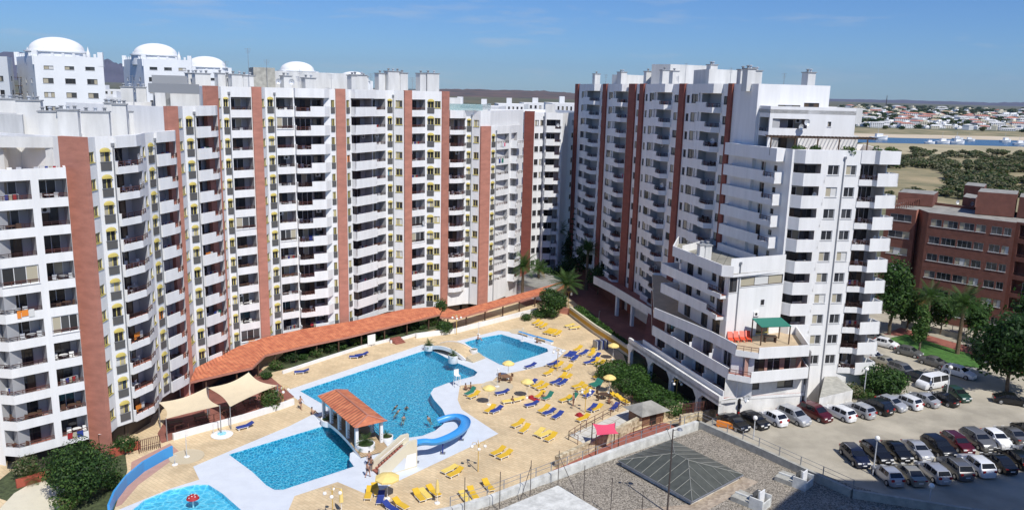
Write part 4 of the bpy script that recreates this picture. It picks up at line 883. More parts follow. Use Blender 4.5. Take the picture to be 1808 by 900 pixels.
roofstrip('tiled_walkway_roof', 'narrow orange pantile roof running from the walkway to the palm by the red street', F2, Bk2, 2.3, 2.7, 'tiles_far')
g = MB()
for a, b in (((-40.5, 99.4), (-36.5, 107.0)), ((-33.2, 113.4), (-25.0, 120.5)), ((-25, 120.5), (-15.5, 130.5))): g.wall(a, b, 0, 2.4, .1, 'glass_dark')
tag(g.build('shop_window'), 'dark shop glazing under the long orange walkway roof', 'shop front')
def low_wall(name, pts, h, th, m, label, cat='wall', cap=None, z=0):
    mb = MB()
    for a, b in zip(pts[:-1], pts[1:]): mb.wall(a, b, z, z + h, th, m, cap)
    return tag(mb.build(name), label, cat)
low_wall('low_wall', A2((500, 660), (560, 640), (642, 614), (690, 602)), .45, .25, 'white_paint', 'low white wall with gaps along the planted bed in front of the walkway')
low_wall('low_wall', A2((690, 606), (735, 593)), .45, .25, 'white_paint', 'short low white wall beside the small red steps')
low_wall('low_wall', A2((735, 597), (805, 588), (950, 551)), .8, .3, 'white_paint', 'long white wall between the pool terrace and the narrow tiled roof')
low_wall('low_wall', A2((307, 777), (345, 766), (430, 743), (497, 722), (520, 714)), .75, .35, 'white_paint', 'white wall below the picnic area with the sail shades')
low_wall('hoop_wall', A2((195, 910), (205, 885), (225, 858), (255, 832), (290, 812), (306, 804)), 1.15, .2, 'blue_slide', 'curved bright blue wall beside the children pool')
low_wall('planter_wall', A2((30, 862), (88, 845), (122, 836)), .9, .3, 'terracotta_new', 'red planter wall in front of the far left block')
low_wall('planter_wall', A2((196, 808), (248, 792)), .9, .3, 'terracotta_new', 'red planter wall below the broad red pilaster')
low_wall('corner_wall', A2((984, 552), (1006, 556)), 1.2, .3, 'terracotta', 'short terracotta wall at the far corner of the sun terrace')
YW = [P2(at(1005, 556)), P2(at(1050, 590)), P2(at(1078, 608)), P2(at(1112, 632))]
r = thing('boundary_wall', 'long wall with an ochre stripe between the sun terrace and the hedge', 'wall', (YW[0][0], YW[0][1], 0)); mb = MB()
for a, b in zip(YW[:-1], YW[1:]): mb.wall(a, b, 0, 1.6, .3, 'cream_wall')
mb.build('wall_body', r); mb = MB()
for a, b in zip(YW[:-1], YW[1:]): mb.wall(a, b, .45, 1.15, -.012, 'ochre_band')
mb.build('painted_band', r)
# stone wall, fence and little hut at the lower right of the terrace
low_wall('stone_wall', A2((985, 826), (1050, 796), (1130, 754), (1205, 728), (1262, 722)), 1.3, .5, 'stone_wall', 'rubble stone retaining wall between the sun terrace and the red path')
low_wall('stone_wall', A2((1203, 733), (1262, 723), (1268, 735), z=1.9), 1.9, .4, 'stone_wall', 'rubble stone wall piece under the brown picket fence')
def fence(name, label, pts, h, z=0, picket=0, m='rail_brown', rails=(1, .5), gap=1.6, r_=.03):
    r = thing(name, label, 'fence', (pts[0][0], pts[0][1], z)); ra = MB()
    for a, b in zip(pts[:-1], pts[1:]):
        for f in rails: ra.tube((a[0], a[1], z + h * f), (b[0], b[1], z + h * f), r_, r_, m, 5)
        if picket:
            n = int(ln(a, b) / picket)
            for k in range(n + 1): x = a[0] + (b[0] - a[0]) * k / n; y = a[1] + (b[1] - a[1]) * k / n; ra.box(-.03, .03, -.02, .02, z + .05, z + h, m, 0, (x, y, 0))
    ra.build('rail', r)
    for a, b in zip(pts[:-1], pts[1:]):
        n = max(1, round(ln(a, b) / gap))
        for k in range(n + 1 if (a, b) == (pts[-2], pts[-1]) else n): x = a[0] + (b[0] - a[0]) * k / n; y = a[1] + (b[1] - a[1]) * k / n; p_ = MB(); p_.box(-.04, .04, -.04, .04, z, z + h, m, 0, (x, y, 0)); p_.build('post', r)
    return r
fence('picket_fence', 'brown picket fence on the stone wall by the arcade corner', A2((1205, 731), (1260, 723), z=1.9), 1.3, 1.9, .22)
fence('handrail', 'dark brown handrail round the slabbed deck above the pink sail', A2((1004, 776), (1035, 756), (1078, 733), (1116, 712)), 1.1)
fence('handrail', 'short dark brown handrail at the near end of the slabbed deck', A2((1004, 776), (1020, 784)), 1.1)
fence('entrance_gate', 'brown barred gate by the entrance below the second block', A2((246, 800), (283, 790)), 1.5, 0, .2)
fence('handrail', 'dark handrail along the white wall below the picnic tables', A2((310, 770), (400, 742), (470, 716), (500, 705)), 1.3, 0)
fence('handrail', 'brown stair rail on the red path', A2((1118, 770), (1165, 752)), 1.1)
# hut
c = at(1140, 742); r = thing('garden_hut', 'small brown hut with a grey hipped roof beside the hedge', 'hut', c, .55); mb = MB(); mb.box(-1.7, 1.7, -1.3, 1.3, 0, 1.7, 'wood_mid'); mb.build('wall', r, world=False)
mb = MB(); mb.add([(-2.3, -1.9, 1.6), (2.3, -1.9, 1.6), (2.3, 1.9, 1.6), (-2.3, 1.9, 1.6), (-.7, 0, 2.6), (.7, 0, 2.6)], [(0, 1, 5, 4), (1, 2, 5), (2, 3, 4, 5), (3, 0, 4), (3, 2, 1, 0)], 'roof_grey'); mb.build('roof', r, world=False)
mb = MB(); mb.box(-.5, .5, -1.33, -1.28, 0, 1.4, 'black'); mb.build('doorway', r, world=False)
# sails
def sail(name, label, pts, m, poles=True, sag=.5, grp=None):
    c = sum((Vector(p) for p in pts), Vector()) / len(pts); r = thing(name, label, 'shade sail', (c.x, c.y, 0), 0, grp); mb = MB(); n = 8; k = len(pts)
    if k == 3: pts = [pts[0], pts[1], pts[2], pts[2]]
    vs = []
    for i in range(n + 1):
        for j in range(n + 1):
            u, v = i / n, j / n; p = Vector(pts[0]) * (1 - u) * (1 - v) + Vector(pts[1]) * u * (1 - v) + Vector(pts[2]) * u * v + Vector(pts[3]) * (1 - u) * v
            e = max(4 * u * (1 - u) * (1 - 2 * v) ** 2, 4 * v * (1 - v) * (1 - 2 * u) ** 2) ; ctr = sum((Vector(q) for q in pts), Vector()) / 4
            p = p + (ctr - p) * .16 * e; p.z -= sag * (u * (1 - u) + v * (1 - v)) * 1.2; vs.append(p)
    fs = [(i * (n + 1) + j, (i + 1) * (n + 1) + j, (i + 1) * (n + 1) + j + 1, i * (n + 1) + j + 1) for i in range(n) for j in range(n)]
    mb.add(vs, fs, m); o = mb.build('sail_cloth', r, True)
    for p in pts[:k]: q = MB(); q.tube((p[0], p[1], 0), (p[0], p[1], p[2] + .1), .07, .05, 'metal_grey' if m != 'pink_cloth' else 'wood_dark', 8); q.build('pole', r)
    return r
def at3(px, py, z): v = at(px, py, z); return (v.x, v.y, z)
sail('shade_sail', 'cream shade sail at the left over the picnic tables', [at3(280, 710, 3.2), at3(364, 684, 4.2), at3(388, 716, 3.6), at3(293, 739, 2.7)], 'sail_cloth')
sail('shade_sail', 'cream shade sail at the right over the picnic tables', [at3(367, 684, 3.4), at3(439, 657, 4.2), at3(490, 680, 3.0), at3(406, 718, 2.8)], 'sail_cloth')
sail('shade_sail', 'bright pink shade sail above the red path', [at3(1046, 747, 2.4), at3(1086, 746, 2.7), at3(1093, 765, 2.4), at3(1053, 768, 2.8)], 'pink_cloth', sag=.3)
# picnic tables
def picnic(px, py, rz, label):
    c = at(px, py); r = thing('picnic_table', label, 'picnic table', c, rz, 'picnic tables under the shade sails'); mb = MB(); mb.box(-.9, .9, -.38, .38, .7, .75, 'wood_dark'); mb.build('table_top', r, world=False)
    for s in (-1, 1):
        b = MB(); b.box(-.9, .9, s * .72 - .13, s * .72 + .13, .42, .46, 'wood_dark'); b.build('bench', r, world=False)
        l = MB(); l.box(s * .7 - .04, s * .7 + .04, -.8, .8, .34, .40, 'wood_dark')
        for t in (-1, 1): l.tube((s * .7, t * .7, 0), (s * .7, t * .3, .7), .04, .04, 'wood_dark', 5)
        l.build('leg_frame', r, world=False)
for a in ((309, 754, 'picnic table nearest the barred gate'), (356, 742, 'second picnic table from the barred gate'), (403, 728, 'picnic table between the two cream sails'), (440, 712, 'picnic table under the right cream sail')): picnic(a[0], a[1], .5, 'dark ' + a[2])
# roofed bridge
b0 = at(590, 738); b1 = at(655, 795); bd = (b1 - b0).normalized(); bn = Vector((-bd.y, bd.x, 0)); BL = (b1 - b0).length; brz = atan2(bd.y, bd.x)
r = thing('roofed_bridge', 'arched footbridge with an orange tiled roof on white columns between two pools', 'bridge', (b0 + b1) / 2, brz); hl = BL / 2 + 1.2; hw = 1.75
mb = MB(); n = 12; vs = []
for i in range(n + 1):
    x = -hl + 2 * hl * i / n; zt = .15 + .75 * (1 - (2 * i / n - 1) ** 2); zb = zt - .35 if abs(2 * i / n - 1) < .85 else -.1; vs += [(x, -hw, zb), (x, hw, zb), (x, hw, zt), (x, -hw, zt)]
fs = []
for i in range(n):
    a = i * 4; b = a + 4; fs += [(a, b, b + 1, a + 1), (a + 1, b + 1, b + 2, a + 2), (a + 2, b + 2, b + 3, a + 3), (a + 3, b + 3, b, a)]
mb.add(vs, fs, 'bridge_boards'); mb.build('bridge_deck', r, world=False)
mb = MB()
for s in (-1, 1):
    for i in range(n): 
        x0 = -hl + 2 * hl * i / n; x1 = -hl + 2 * hl * (i + 1) / n; z_ = lambda q: .15 + .75 * (1 - (2 * q / n - 1) ** 2)
        y = s * (hw + .03); mb.add([(x0, y, z_(i) - .4), (x1, y, z_(i + 1) - .4), (x1, y, z_(i + 1) + .02), (x0, y, z_(i) + .02)], [(0, 1, 2, 3) if s < 0 else (3, 2, 1, 0)], 'white_paint')
mb.build('bridge_edge', r, world=False)
for s in (-1, 1):
    for k in range(5):
        x = (-.40 + .20 * k) * 2 * hl * .92; z0_ = .15 + .75 * (1 - (x / hl) ** 2); m_ = MB(); m_.box(-.17, .17, -.17, .17, z0_ - .1, 3.25, 'white_paint', 0, (x, s * 1.5, 0)); m_.build('column', r, world=False)
    ra = MB()
    for zz_ in (.45, .75, 1.05):
        pts = [((-.42 + .84 * k / 8) * 2 * hl * .92) for k in range(9)]
        for xa, xb in zip(pts[:-1], pts[1:]): ra.tube((xa, s * 1.5, .15 + .75 * (1 - (xa / hl) ** 2) + zz_), (xb, s * 1.5, .15 + .75 * (1 - (xb / hl) ** 2) + zz_), .035, .035, 'wood_dark', 5)
    ra.build('handrail', r, world=False)
mb = MB(); e = hl * .84; w_ = 1.95; mb.add([(-e, -w_, 3.2), (e, -w_, 3.2), (e, w_, 3.2), (-e, w_, 3.2), (-e + .9, 0, 3.95), (e - .9, 0, 3.95)], [(0, 1, 5, 4), (1, 2, 5), (2, 3, 4, 5), (3, 0, 4)], 'tiles_bridge'); mb.add([(-e, -w_, 3.19), (e, -w_, 3.19), (e, w_, 3.19), (-e, w_, 3.19)], [(3, 2, 1, 0)], 'wood_mid')
for a, b in (((-e, -w_), (-e + .9, 0)), ((e, -w_), (e - .9, 0)), ((e, w_), (e - .9, 0)), ((-e, w_), (-e + .9, 0))): mb.tube((a[0], a[1], 3.22), (b[0], b[1], 3.98), .09, .09, 'terracotta', 6)
mb.tube((-e + .9, 0, 3.98), (e - .9, 0, 3.98), .1, .1, 'terracotta', 6); mb.build('tiled_roof', r, world=False)
# small far bridge with steps
b0 = at(765, 612); b1 = at(835, 633); bd = (b1 - b0).normalized(); BL = (b1 - b0).length
r = thing('footbridge', 'small arched footbridge with steps between the far pools', 'bridge', (b0 + b1) / 2, atan2(bd.y, bd.x)); hl = BL / 2; n = 12; mb = MB(); vs = []; hw = 1.5
zt_ = lambda i: .2 + 1.0 * (1 - (2 * i / n - 1) ** 2)
for i in range(n + 1): x = -hl + 2 * hl * i / n; zt = zt_(i); zb = max(zt - .4, -.1); vs += [(x, -hw, zb), (x, hw, zb), (x, hw, zt), (x, -hw, zt)]
fs = [f for i in range(n) for a, b in ((i * 4, i * 4 + 4),) for f in ((a, b, b + 1, a + 1), (a + 1, b + 1, b + 2, a + 2), (a + 2, b + 2, b + 3, a + 3), (a + 3, b + 3, b, a))]
mb.add(vs, fs, 'terrace_slabs'); mb.build('bridge_deck', r, world=False)
for s in (-1, 1):
    mb = MB()
    for i in range(n): x0 = -hl + 2 * hl * i / n; x1 = x0 + 2 * hl / n; mb.add([(x0, s * (hw + .02), zt_(i) - .45), (x1, s * (hw + .02), zt_(i + 1) - .45), (x1, s * (hw + .02), zt_(i + 1) + .12), (x0, s * (hw + .02), zt_(i) + .12), (x0, s * (hw + .2), zt_(i) - .45), (x1, s * (hw + .2), zt_(i + 1) - .45), (x1, s * (hw + .2), zt_(i + 1) + .12), (x0, s * (hw + .2), zt_(i) + .12)], [(0, 1, 2, 3), (7, 6, 5, 4), (3, 2, 6, 7)], 'white_paint')
    mb.build('bridge_edge', r, world=False)
for k in range(4): mb = MB(); mb.box(hl - .1 + k * .34, hl + .25 + k * .34, -1.4, 1.4, 0, .62 - k * .15, 'stone_tan'); mb.build('step', r, world=False)
# round planters at the bridge ends
def planter(px, py, r_, h, label, palm=.9, n=9):
    c = at(px, py); r = thing('round_planter', label, 'planter', c, 0, 'white round planters at the bridges'); mb = MB(); mb.lathe([(r_ * .92, 0), (r_, .1), (r_, h), (r_ * .86, h), (r_ * .86, h - .15)], 'white_paint', n=20); mb.build('planter_bowl', r, True, world=False)
    mb = MB(); mb.lathe([(.01, h - .12), (r_ * .86, h - .12)], 'planting_soil', n=14); mb.build('soil', r, world=False); return c, h
PL = [planter(585, 748, 1.25, .75, 'large white round planter at the left end of the roofed bridge'), planter(645, 795, 1.1, .9, 'white round planter at the near end of the roofed bridge'), planter(682, 779, .8, .7, 'small white round planter behind the stair tower'),
      planter(757, 618, .75, .9, 'white round planter at the left end of the small footbridge'), planter(800, 640, .75, 1.2, 'white round planter at the near side of the small footbridge'), planter(836, 628, .6, 1.1, 'white round planter beside the diving pool steps')]
# slide stair tower
s0 = at(662, 836); s1 = at(728, 817); sd = (s1 - s0).normalized(); SL = (s1 - s0).length
r = thing('slide_stairs', 'cream walled stair ramp climbing to the blue slide', 'stairs', s0, atan2(sd.y, sd.x))
for s, nm in ((-1, 0), (1, 1)):
    y0, y1 = (s * .9 - .16, s * .9 + .16); mb = MB(); pr = [(0, 0), (SL, 0), (SL, 3.1), (SL - .9, 3.1), (0, .95)]
    vs = [(x, y, z) for y in (y0, y1) for x, z in pr]; k = 5; mb.add(vs, [(0, 1, 2, 3, 4), (9, 8, 7, 6, 5)] + [(i, 5 + i, 5 + (i + 1) % 5, (i + 1) % 5) for i in range(5)], 'cream_wall'); mb.build('stair_wall', r, world=False)
mb = MB()
for k in range(11): x = .1 + k * (SL - 1.0) / 11; mb.box(x, x + (SL - 1.0) / 11 + .01, -.74, .74, 0, .19 * (k + 1), 'red_paving')
mb.box(SL - .9, SL - .05, -.74, .74, 0, 2.2, 'cream_wall'); mb.build('stair_flight', r, world=False)
mb = MB(); mb.add([(SL * .6, -1.064, .2), (SL - .12, -1.064, .2), (SL - .12, -1.064, 1.7), (SL * .72, -1.064, 1.7)], [(0, 1, 2, 3)], 'white_plastic'); mb.build('side_panel', r, world=False)
mb = MB(); mb.add([(SL * .25, -1.067, .15), (SL * .66, -1.067, .15), (SL * .70, -1.067, 1.2), (SL * .66, -1.067, 1.5)], [(0, 1, 2, 3)], 'deck_white'); mb.build('painted_panel', r, world=False)
mb = MB(); mb.tube((.6, 0, 1.5), (SL - .8, 0, 3.2), .035, .035, 'metal_grey', 6); mb.build('handrail', r, world=False)
# slide
path = [at3(732, 779, 2.5), at3(748, 775, 2.25), at3(768, 777, 2.0), at3(790, 770, 1.75), at3(810, 760, 1.5), at3(822, 749, 1.3), at3(823, 738, 1.1), at3(811, 731, .95), at3(795, 732, .8), at3(775, 739, .55)]
def smooth3(p, it=2):
    p = [Vector(q) for q in p]
    for _ in range(it): p = [p[0]] + [x for a, b in zip(p[:-1], p[1:]) for x in (a * .75 + b * .25, a * .25 + b * .75)] + [p[-1]]
    return p
sp = smooth3(path); r = thing('water_slide', 'curved bright blue water slide on posts dropping into the main pool', 'water slide', (sp[0].x, sp[0].y, 0)); mb = MB(); vs = []; nn_ = 9
for i, p in enumerate(sp):
    t = (sp[min(i + 1, len(sp) - 1)] - sp[max(i - 1, 0)]); t.z = 0; t.normalize(); n = Vector((-t.y, t.x, 0))
    for j in range(nn_): a = pi + pi * j / (nn_ - 1); vs.append(p + n * (cos(a) * .54) + Vector((0, 0, (sin(a) + 1) * .46 - .55)))
    for j in range(nn_): a = 2 * pi - pi * j / (nn_ - 1); vs.append(p + n * (cos(a) * .59) + Vector((0, 0, (sin(a) + 1) * .46 - .55 - .06 * abs(sin(a)))))
k = 2 * nn_; mb.add(vs, [(i * k + j, i * k + (j + 1) % k, (i + 1) * k + (j + 1) % k, (i + 1) * k + j) for i in range(len(sp) - 1) for j in range(k)], 'blue_slide'); mb.build('chute', r, True)
for i in (2, 12, 19, 26):
    i = min(i, len(sp) - 3); p = sp[i]; mb = MB(); mb.tube((p.x, p.y, 0), (p.x, p.y, p.z - .6), .08, .08, 'blue_cloth', 8); mb.box(-.3, .3, -.3, .3, 0.007, .04, 'metal_grey', 0, (p.x, p.y, 0)); mb.build('support_post', r)
# lifeguard chair, sign board, bins, springboards, mushroom fountain, showers
c = at(807, 682); r = thing('lifeguard_chair', 'tall white lifeguard chair at the edge of the main pool', 'lifeguard chair', c, .5)
for i, (x, y) in enumerate(((-.4, -.4), (.4, -.4), (.4, .4), (-.4, .4))): m_ = MB(); m_.tube((x, y, 0), (x * .7, y * .7, 1.6), .04, .04, 'white_plastic', 6); m_.build('leg', r, world=False)
m_ = MB(); m_.box(-.35, .35, -.35, .35, 1.6, 1.66, 'white_plastic'); m_.build('seat', r, world=False); m_ = MB(); m_.box(-.35, .35, .30, .36, 1.66, 2.4, 'white_plastic'); m_.build('backrest', r, world=False)
c = at(656, 611); r = thing('notice_board', 'white notice board standing in the planted bed before the walkway', 'sign', c, .75); m_ = MB(); m_.box(-.7, .7, -.04, .04, .3, 1.9, 'white_plastic'); m_.build('board', r, world=False); m_ = MB(); m_.box(-.05, .05, .04, .1, 0, 1.8, 'metal_grey'); m_.build('post', r, world=False)
for (px, py), lb in (((930, 594), 'pale blue springboard at the far side of the diving pool'), ((961, 603), 'pale blue springboard at the right side of the diving pool')):
    c = at(px, py); r = thing('springboard', lb, 'diving board', c, -.75); m_ = MB(); m_.box(-1.8, 1.8, -.25, .25, .45, .52, 'rail_glass' if 0 else 'blue_slide'); m_.build('board', r, world=False); m_ = MB(); m_.box(.4, 1.7, -.3, .3, 0, .45, 'white_plastic'); m_.build('base', r, world=False)
c = at(341, 888); r = thing('mushroom_fountain', 'red mushroom fountain with white spots standing in the children pool', 'fountain', (c.x, c.y, -.45)); r.scale = (.72,) * 3; MAT['swim_red'].node_tree.nodes['Principled BSDF'].inputs['Base Color'].default_value = (.36, .02, .025, 1); m_ = MB(); m_.tube((0, 0, 0), (0, 0, 1.4), .12, .09, 'white_plastic', 8); m_.build('stem', r, world=False)
m_ = MB(); m_.lathe([(.01, 1.95), (.4, 1.85), (.75, 1.6), (.85, 1.35), (.01, 1.4)], 'swim_red', n=16)
for k in range(9): a = k * 2.4; q = .25 + .05 * k; zz_ = 1.98 - q * q * .75; m_.sphere((q * cos(a), q * sin(a), zz_ - .06), .1, 'white_plastic', 6)
m_.build('cap', r, True, world=False)
def shower(px, py, lb, h=2.2):
    c = at(px, py); r = thing('shower_post', lb, 'shower', c); m_ = MB(); m_.tube((0, 0, 0), (0, 0, h), .04, .03, 'metal_light', 6); m_.tube((0, 0, h), (.25, 0, h - .05), .025, .025, 'metal_light', 6); m_.build('pipe', r, world=False); m_ = MB(); m_.lathe([(.3, 0), (.3, .06), (.01, .06)], 'white_plastic', n=12); m_.build('base', r, world=False)
shower(330, 806, 'shower post in the round tan basin beside the blue wall', 2.6); shower(309, 820, 'short shower post beside the curved blue wall', 1.1); shower(878, 682, 'shower post in the round basin near the brown table', 2.6)
shower(922, 602, 'thin post beyond the diving pool'); shower(1057, 570, 'thin post near the corner wall'); shower(845, 590, 'thin post by the tiled roof wall'); shower(377, 768, 'shower post by the spa tub', 1.4)
for (px, py, r_) in ((330, 806, 1.7), (878, 682, 2.1), (915, 585, 1.4)):
    c = at(px, py); mb = MB(); mb.lathe([(.01, .02), (r_, .02), (r_ + .12, .06), (r_ + .12, 0)], 'stone_tan', (c.x, c.y, 0), 24); tag(mb.build('drain_basin'), kind='structure')
c = at(392, 768); r = thing('spa_cover', 'round white spa cover on the tan terrace near the sail shades', 'spa tub', c); m_ = MB(); m_.lathe([(1.2, 0), (1.25, .12), (1.1, .2), (.01, .22)], 'white_plastic', n=20); m_.build('cover', r, True, world=False); m_ = MB(); m_.lathe([(.5, .23), (.5, .27), (.01, .27)], 'kids_tile_caustics', n=12); m_.build('lid', r, world=False)
# tables, umbrellas, lamps
def umbrella(px, py, lb, r_=.88, h=2.3, closed=False):
    c = at(px, py); r = thing('parasol', lb, 'parasol', c, random.random(), 'yellow parasols on the sun terrace'); m_ = MB(); m_.tube((0, 0, 0), (0, 0, h + .35), .03, .03, 'white_plastic', 6); m_.build('pole', r, world=False)
    m_ = MB(); n = 8
    if closed: m_.lathe([(.05, h + .3), (.16, h - .2), (.22, h - 1.1), (.04, h - 1.2)], 'umbrella_yellow', n=10)
    else:
        vs = [(0, 0, h + .42)] + [(r_ * cos(2 * pi * i / n) * f, r_ * sin(2 * pi * i / n) * f, h + z) for f, z in ((.5, .27), (1, 0), (1, -.16)) for i in range(n)]
        m_.add(vs, [(0, 1 + i, 1 + (i + 1) % n) for i in range(n)] + [(1 + a * n + i, 1 + (a + 1) * n + i, 1 + (a + 1) * n + (i + 1) % n, 1 + a * n + (i + 1) % n) for a in (0, 1) for i in range(n)], 'umbrella_yellow')
    m_.build('canopy', r, world=False); m_ = MB(); m_.lathe([(.28, 0), (.28, .1), (.05, .16)], 'white_plastic', n=10); m_.build('base', r, world=False)
for a in ((684, 880, 'open yellow parasol beside the foot of the stair ramp', 1.25), (863, 714, 'open yellow parasol over two loungers right of the slide'), (930, 702, 'open yellow parasol over the red towel at the centre of the sun terrace'), (897, 668, 'open pale yellow parasol beside the brown table near the diving pool'), (1075, 694, 'open yellow parasol next to the dark tables by the hedge'), (1082, 635, 'pale yellow parasol half hidden behind the hedge')): umbrella(*a)
for a in ((772, 888, 'closed yellow parasol beside the near loungers'), (603, 905, 'closed yellow parasol at the bottom edge')): umbrella(*a, closed=True, r_=.4)
def lamp(px, py, lb, h=3.4, n=4):
    c = at(px, py); r = thing('globe_lamp', lb, 'lamp post', c, random.random() * .8, 'globe lamps round the pools'); m_ = MB(); m_.tube((0, 0, 0), (0, 0, h), .06, .045, 'lamp_yellow', 8); m_.build('pole', r, world=False)
    for k in range(n):
        a = 2 * pi * k / n; x, y = cos(a), sin(a); m_ = MB(); pts = [Vector((0, 0, h - .35)), Vector((x * .35, y * .35, h - .02)), Vector((x * .65, y * .65, h - .05)), Vector((x * .7, y * .7, h - .3))]
        for p_, q_ in zip(pts[:-1], pts[1:]): m_.tube(p_, q_, .025, .025, 'lamp_yellow', 5)
        ar = m_.build('lamp_arm', r, world=False); m_ = MB(); m_.sphere((x * .7, y * .7, h - .5), .19, 'globe', 12); m_.build('globe', ar, True, world=False)
for a in ((844, 832, 'globe lamp post right of the slide stairs'), (806, 590, 'globe lamp post where the two tiled roofs meet'), (1193, 712, 'globe lamp post in front of the arcade beside the hedge'), (984, 654, 'globe lamp post between diving pool and loungers'), (1033, 728, 'globe lamp post among the loungers near the handrail'), (1003, 545, 'globe lamp post at the far terrace corner by the palm'), (500, 716, 'globe lamp post beside the bush near the right sail', 2.6), (588, 920, 'globe lamp post at the bottom edge of the picture')): lamp(*a)
# round brown table set and dark tables
def tableset(px, py, lb, m1='wood_mid'):
    c = at(px, py); r = thing('garden_table', lb, 'table', c, .3); m_ = MB(); m_.lathe([(.01, .74), (.7, .74), (.7, .69), (.01, .69)], m1, n=16); m_.build('table_top', r, world=False); m_ = MB(); m_.tube((0, 0, 0), (0, 0, .7), .06, .06, m1, 6); m_.build('leg', r, world=False)
    for k in range(4): a = k * pi / 2 + .4; m_ = MB(); m_.box(-.25, .25, -.22, .22, .40, .45, m1, a, (cos(a) * 1.05, sin(a) * 1.05, 0)); m_.box(.2, .26, -.22, .22, .4, .85, m1, a, (cos(a) * 1.05, sin(a) * 1.05, 0)); m_.box(-.05, .05, -.05, .05, 0, .4, m1, a, (cos(a) * 1.05, sin(a) * 1.05, 0)); m_.build('bench_seat', r, world=False)
tableset(892, 672, 'round brown table with seats under the parasol near the diving pool'); tableset(1066, 704, 'dark table beside the parasol near the hedge', 'wood_dark')
# red steps
c = at(702, 604); r = thing('garden_steps', 'small red steps between the low white walls', 'steps', c, .75)
for k in range(4): m_ = MB(); m_.box(-.9, .9, -.9 + k * .4, .9, k * .16, k * .16 + .16, 'red_paving'); m_.build('step', r, world=False)
c = at(727, 596); r
# red loungers and arbour on the wing terrace
def chaise(p, rz, m, lb, grp):
    r = thing('deck_chair', lb, 'deck chair', p, rz, grp); m_ = MB(); m_.box(-.3, .3, -.6, .5, .32, .38, m); m_.build('seat', r, world=False); m_ = MB(); m_.add([(-.3, .5, .36), (.3, .5, .36), (.3, .95, 1.05), (-.3, .95, 1.05), (-.3, .56, .33), (.3, .56, .33), (.3, 1.01, 1.02), (-.3, 1.01, 1.02)], [(0, 1, 2, 3), (7, 6, 5, 4), (3, 2, 6, 7), (0, 3, 7, 4), (1, 5, 6, 2)], m); m_.build('backrest', r, world=False)
    for x in (-.26, .26):
        for y in (-.5, .4): m_ = MB(); m_.box(x - .03, x + .03, y - .03, y + .03, 0, .32, m); m_.build('leg', r, world=False)
for k, lb in enumerate(('first red-orange deck chair from the left on the roof terrace above the car park', 'second red-orange deck chair from the left on that same roof terrace', 'third red-orange deck chair from the left, on the white roof terrace', 'rightmost of the four red-orange deck chairs, nearest the green arbour')):
    p_ = at(1290 + k * 10.5, 603 - k * .6, 10.0); chaise(p_, -.1, 'red_plastic', lb, 'red deck chairs in a row on the roof terrace')
c = at(1359, 603, 10.0); r = thing('arbour', 'green-topped arbour with dark posts on the roof terrace beside the red chairs', 'arbour', c, .2); m_ = MB(); m_.add([(-2, -1.3, 2.35), (2, -1.3, 2.35), (2, 1.3, 2.75), (-2, 1.3, 2.75)], [(0, 1, 2, 3)], 'green_cloth'); m_.add([(-2, -1.3, 2.30), (2, -1.3, 2.30), (2, 1.3, 2.70), (-2, 1.3, 2.70)], [(3, 2, 1, 0)], 'green_cloth'); m_.build('canopy', r, world=False)
MAT['green_cloth'].node_tree.nodes['Principled BSDF'].inputs['Base Color'].default_value = (.02, .17, .12, 1)
for x in (-1.9, 1.9):
    for y, z_ in ((-1.2, 2.3), (1.2, 2.65)): m_ = MB(); m_.box(x - .06, x + .06, y - .06, y + .06, 0, z_, 'wood_dark'); m_.build('post', r, world=False)
m_ = MB(); m_.box(-.8, .8, -.5, .5, .7, .76, 'wood_dark'); m_.box(-.7, -.6, -.4, .4, 0, .7, 'wood_dark'); m_.box(.6, .7, -.4, .4, 0, .7, 'wood_dark'); tag(m_.build('terrace_table', loc=c), 'dark table under the green arbour on the roof terrace', 'table')
# sun loungers
def lounger(cm, lb, up=.5):
    r = thing('sun_lounger', lb, 'sun lounger'); white = 'white_plastic'
    m_ = MB(); m_.box(-.33, .33, -.95, .35, .30, .38, cm); m_.box(-.36, .36, -.97, .37, .26, .30, white); m_.build('seat', r, world=False)
    s, c_ = sin(up), cos(up); P_ = lambda x, t, o: (x, .35 + t * c_ - o * s, .30 + t * s + o * c_)
    m_ = MB(); vs = [P_(x, t, o) for o in (0, .08) for t in (0, .78) for x in (-.33, .33)]; m_.add(vs, [(1, 0, 2, 3), (4, 5, 7, 6), (0, 1, 5, 4), (2, 6, 7, 3), (0, 4, 6, 2), (1, 3, 7, 5)], cm); m_.build('backrest', r, world=False)
    for x in (-.31, .31):
        for y in (-.8, .25): m_ = MB(); m_.box(x - .03, x + .03, y - .04, y + .04, 0, .26, white); m_.build('leg', r, world=False)
    return r
LP = {'y': lounger('lounger_yellow', 'yellow lounger', .45), 'p': lounger('lounger_pale', 'pale lounger', .12), 'b': lounger('blue_cloth', 'blue lounger', .35), 'g': lounger('green_cloth', 'green lounger', .75)}
used = set(); CN = {'y': 'yellow', 'p': 'pale yellow', 'b': 'blue', 'g': 'green'}
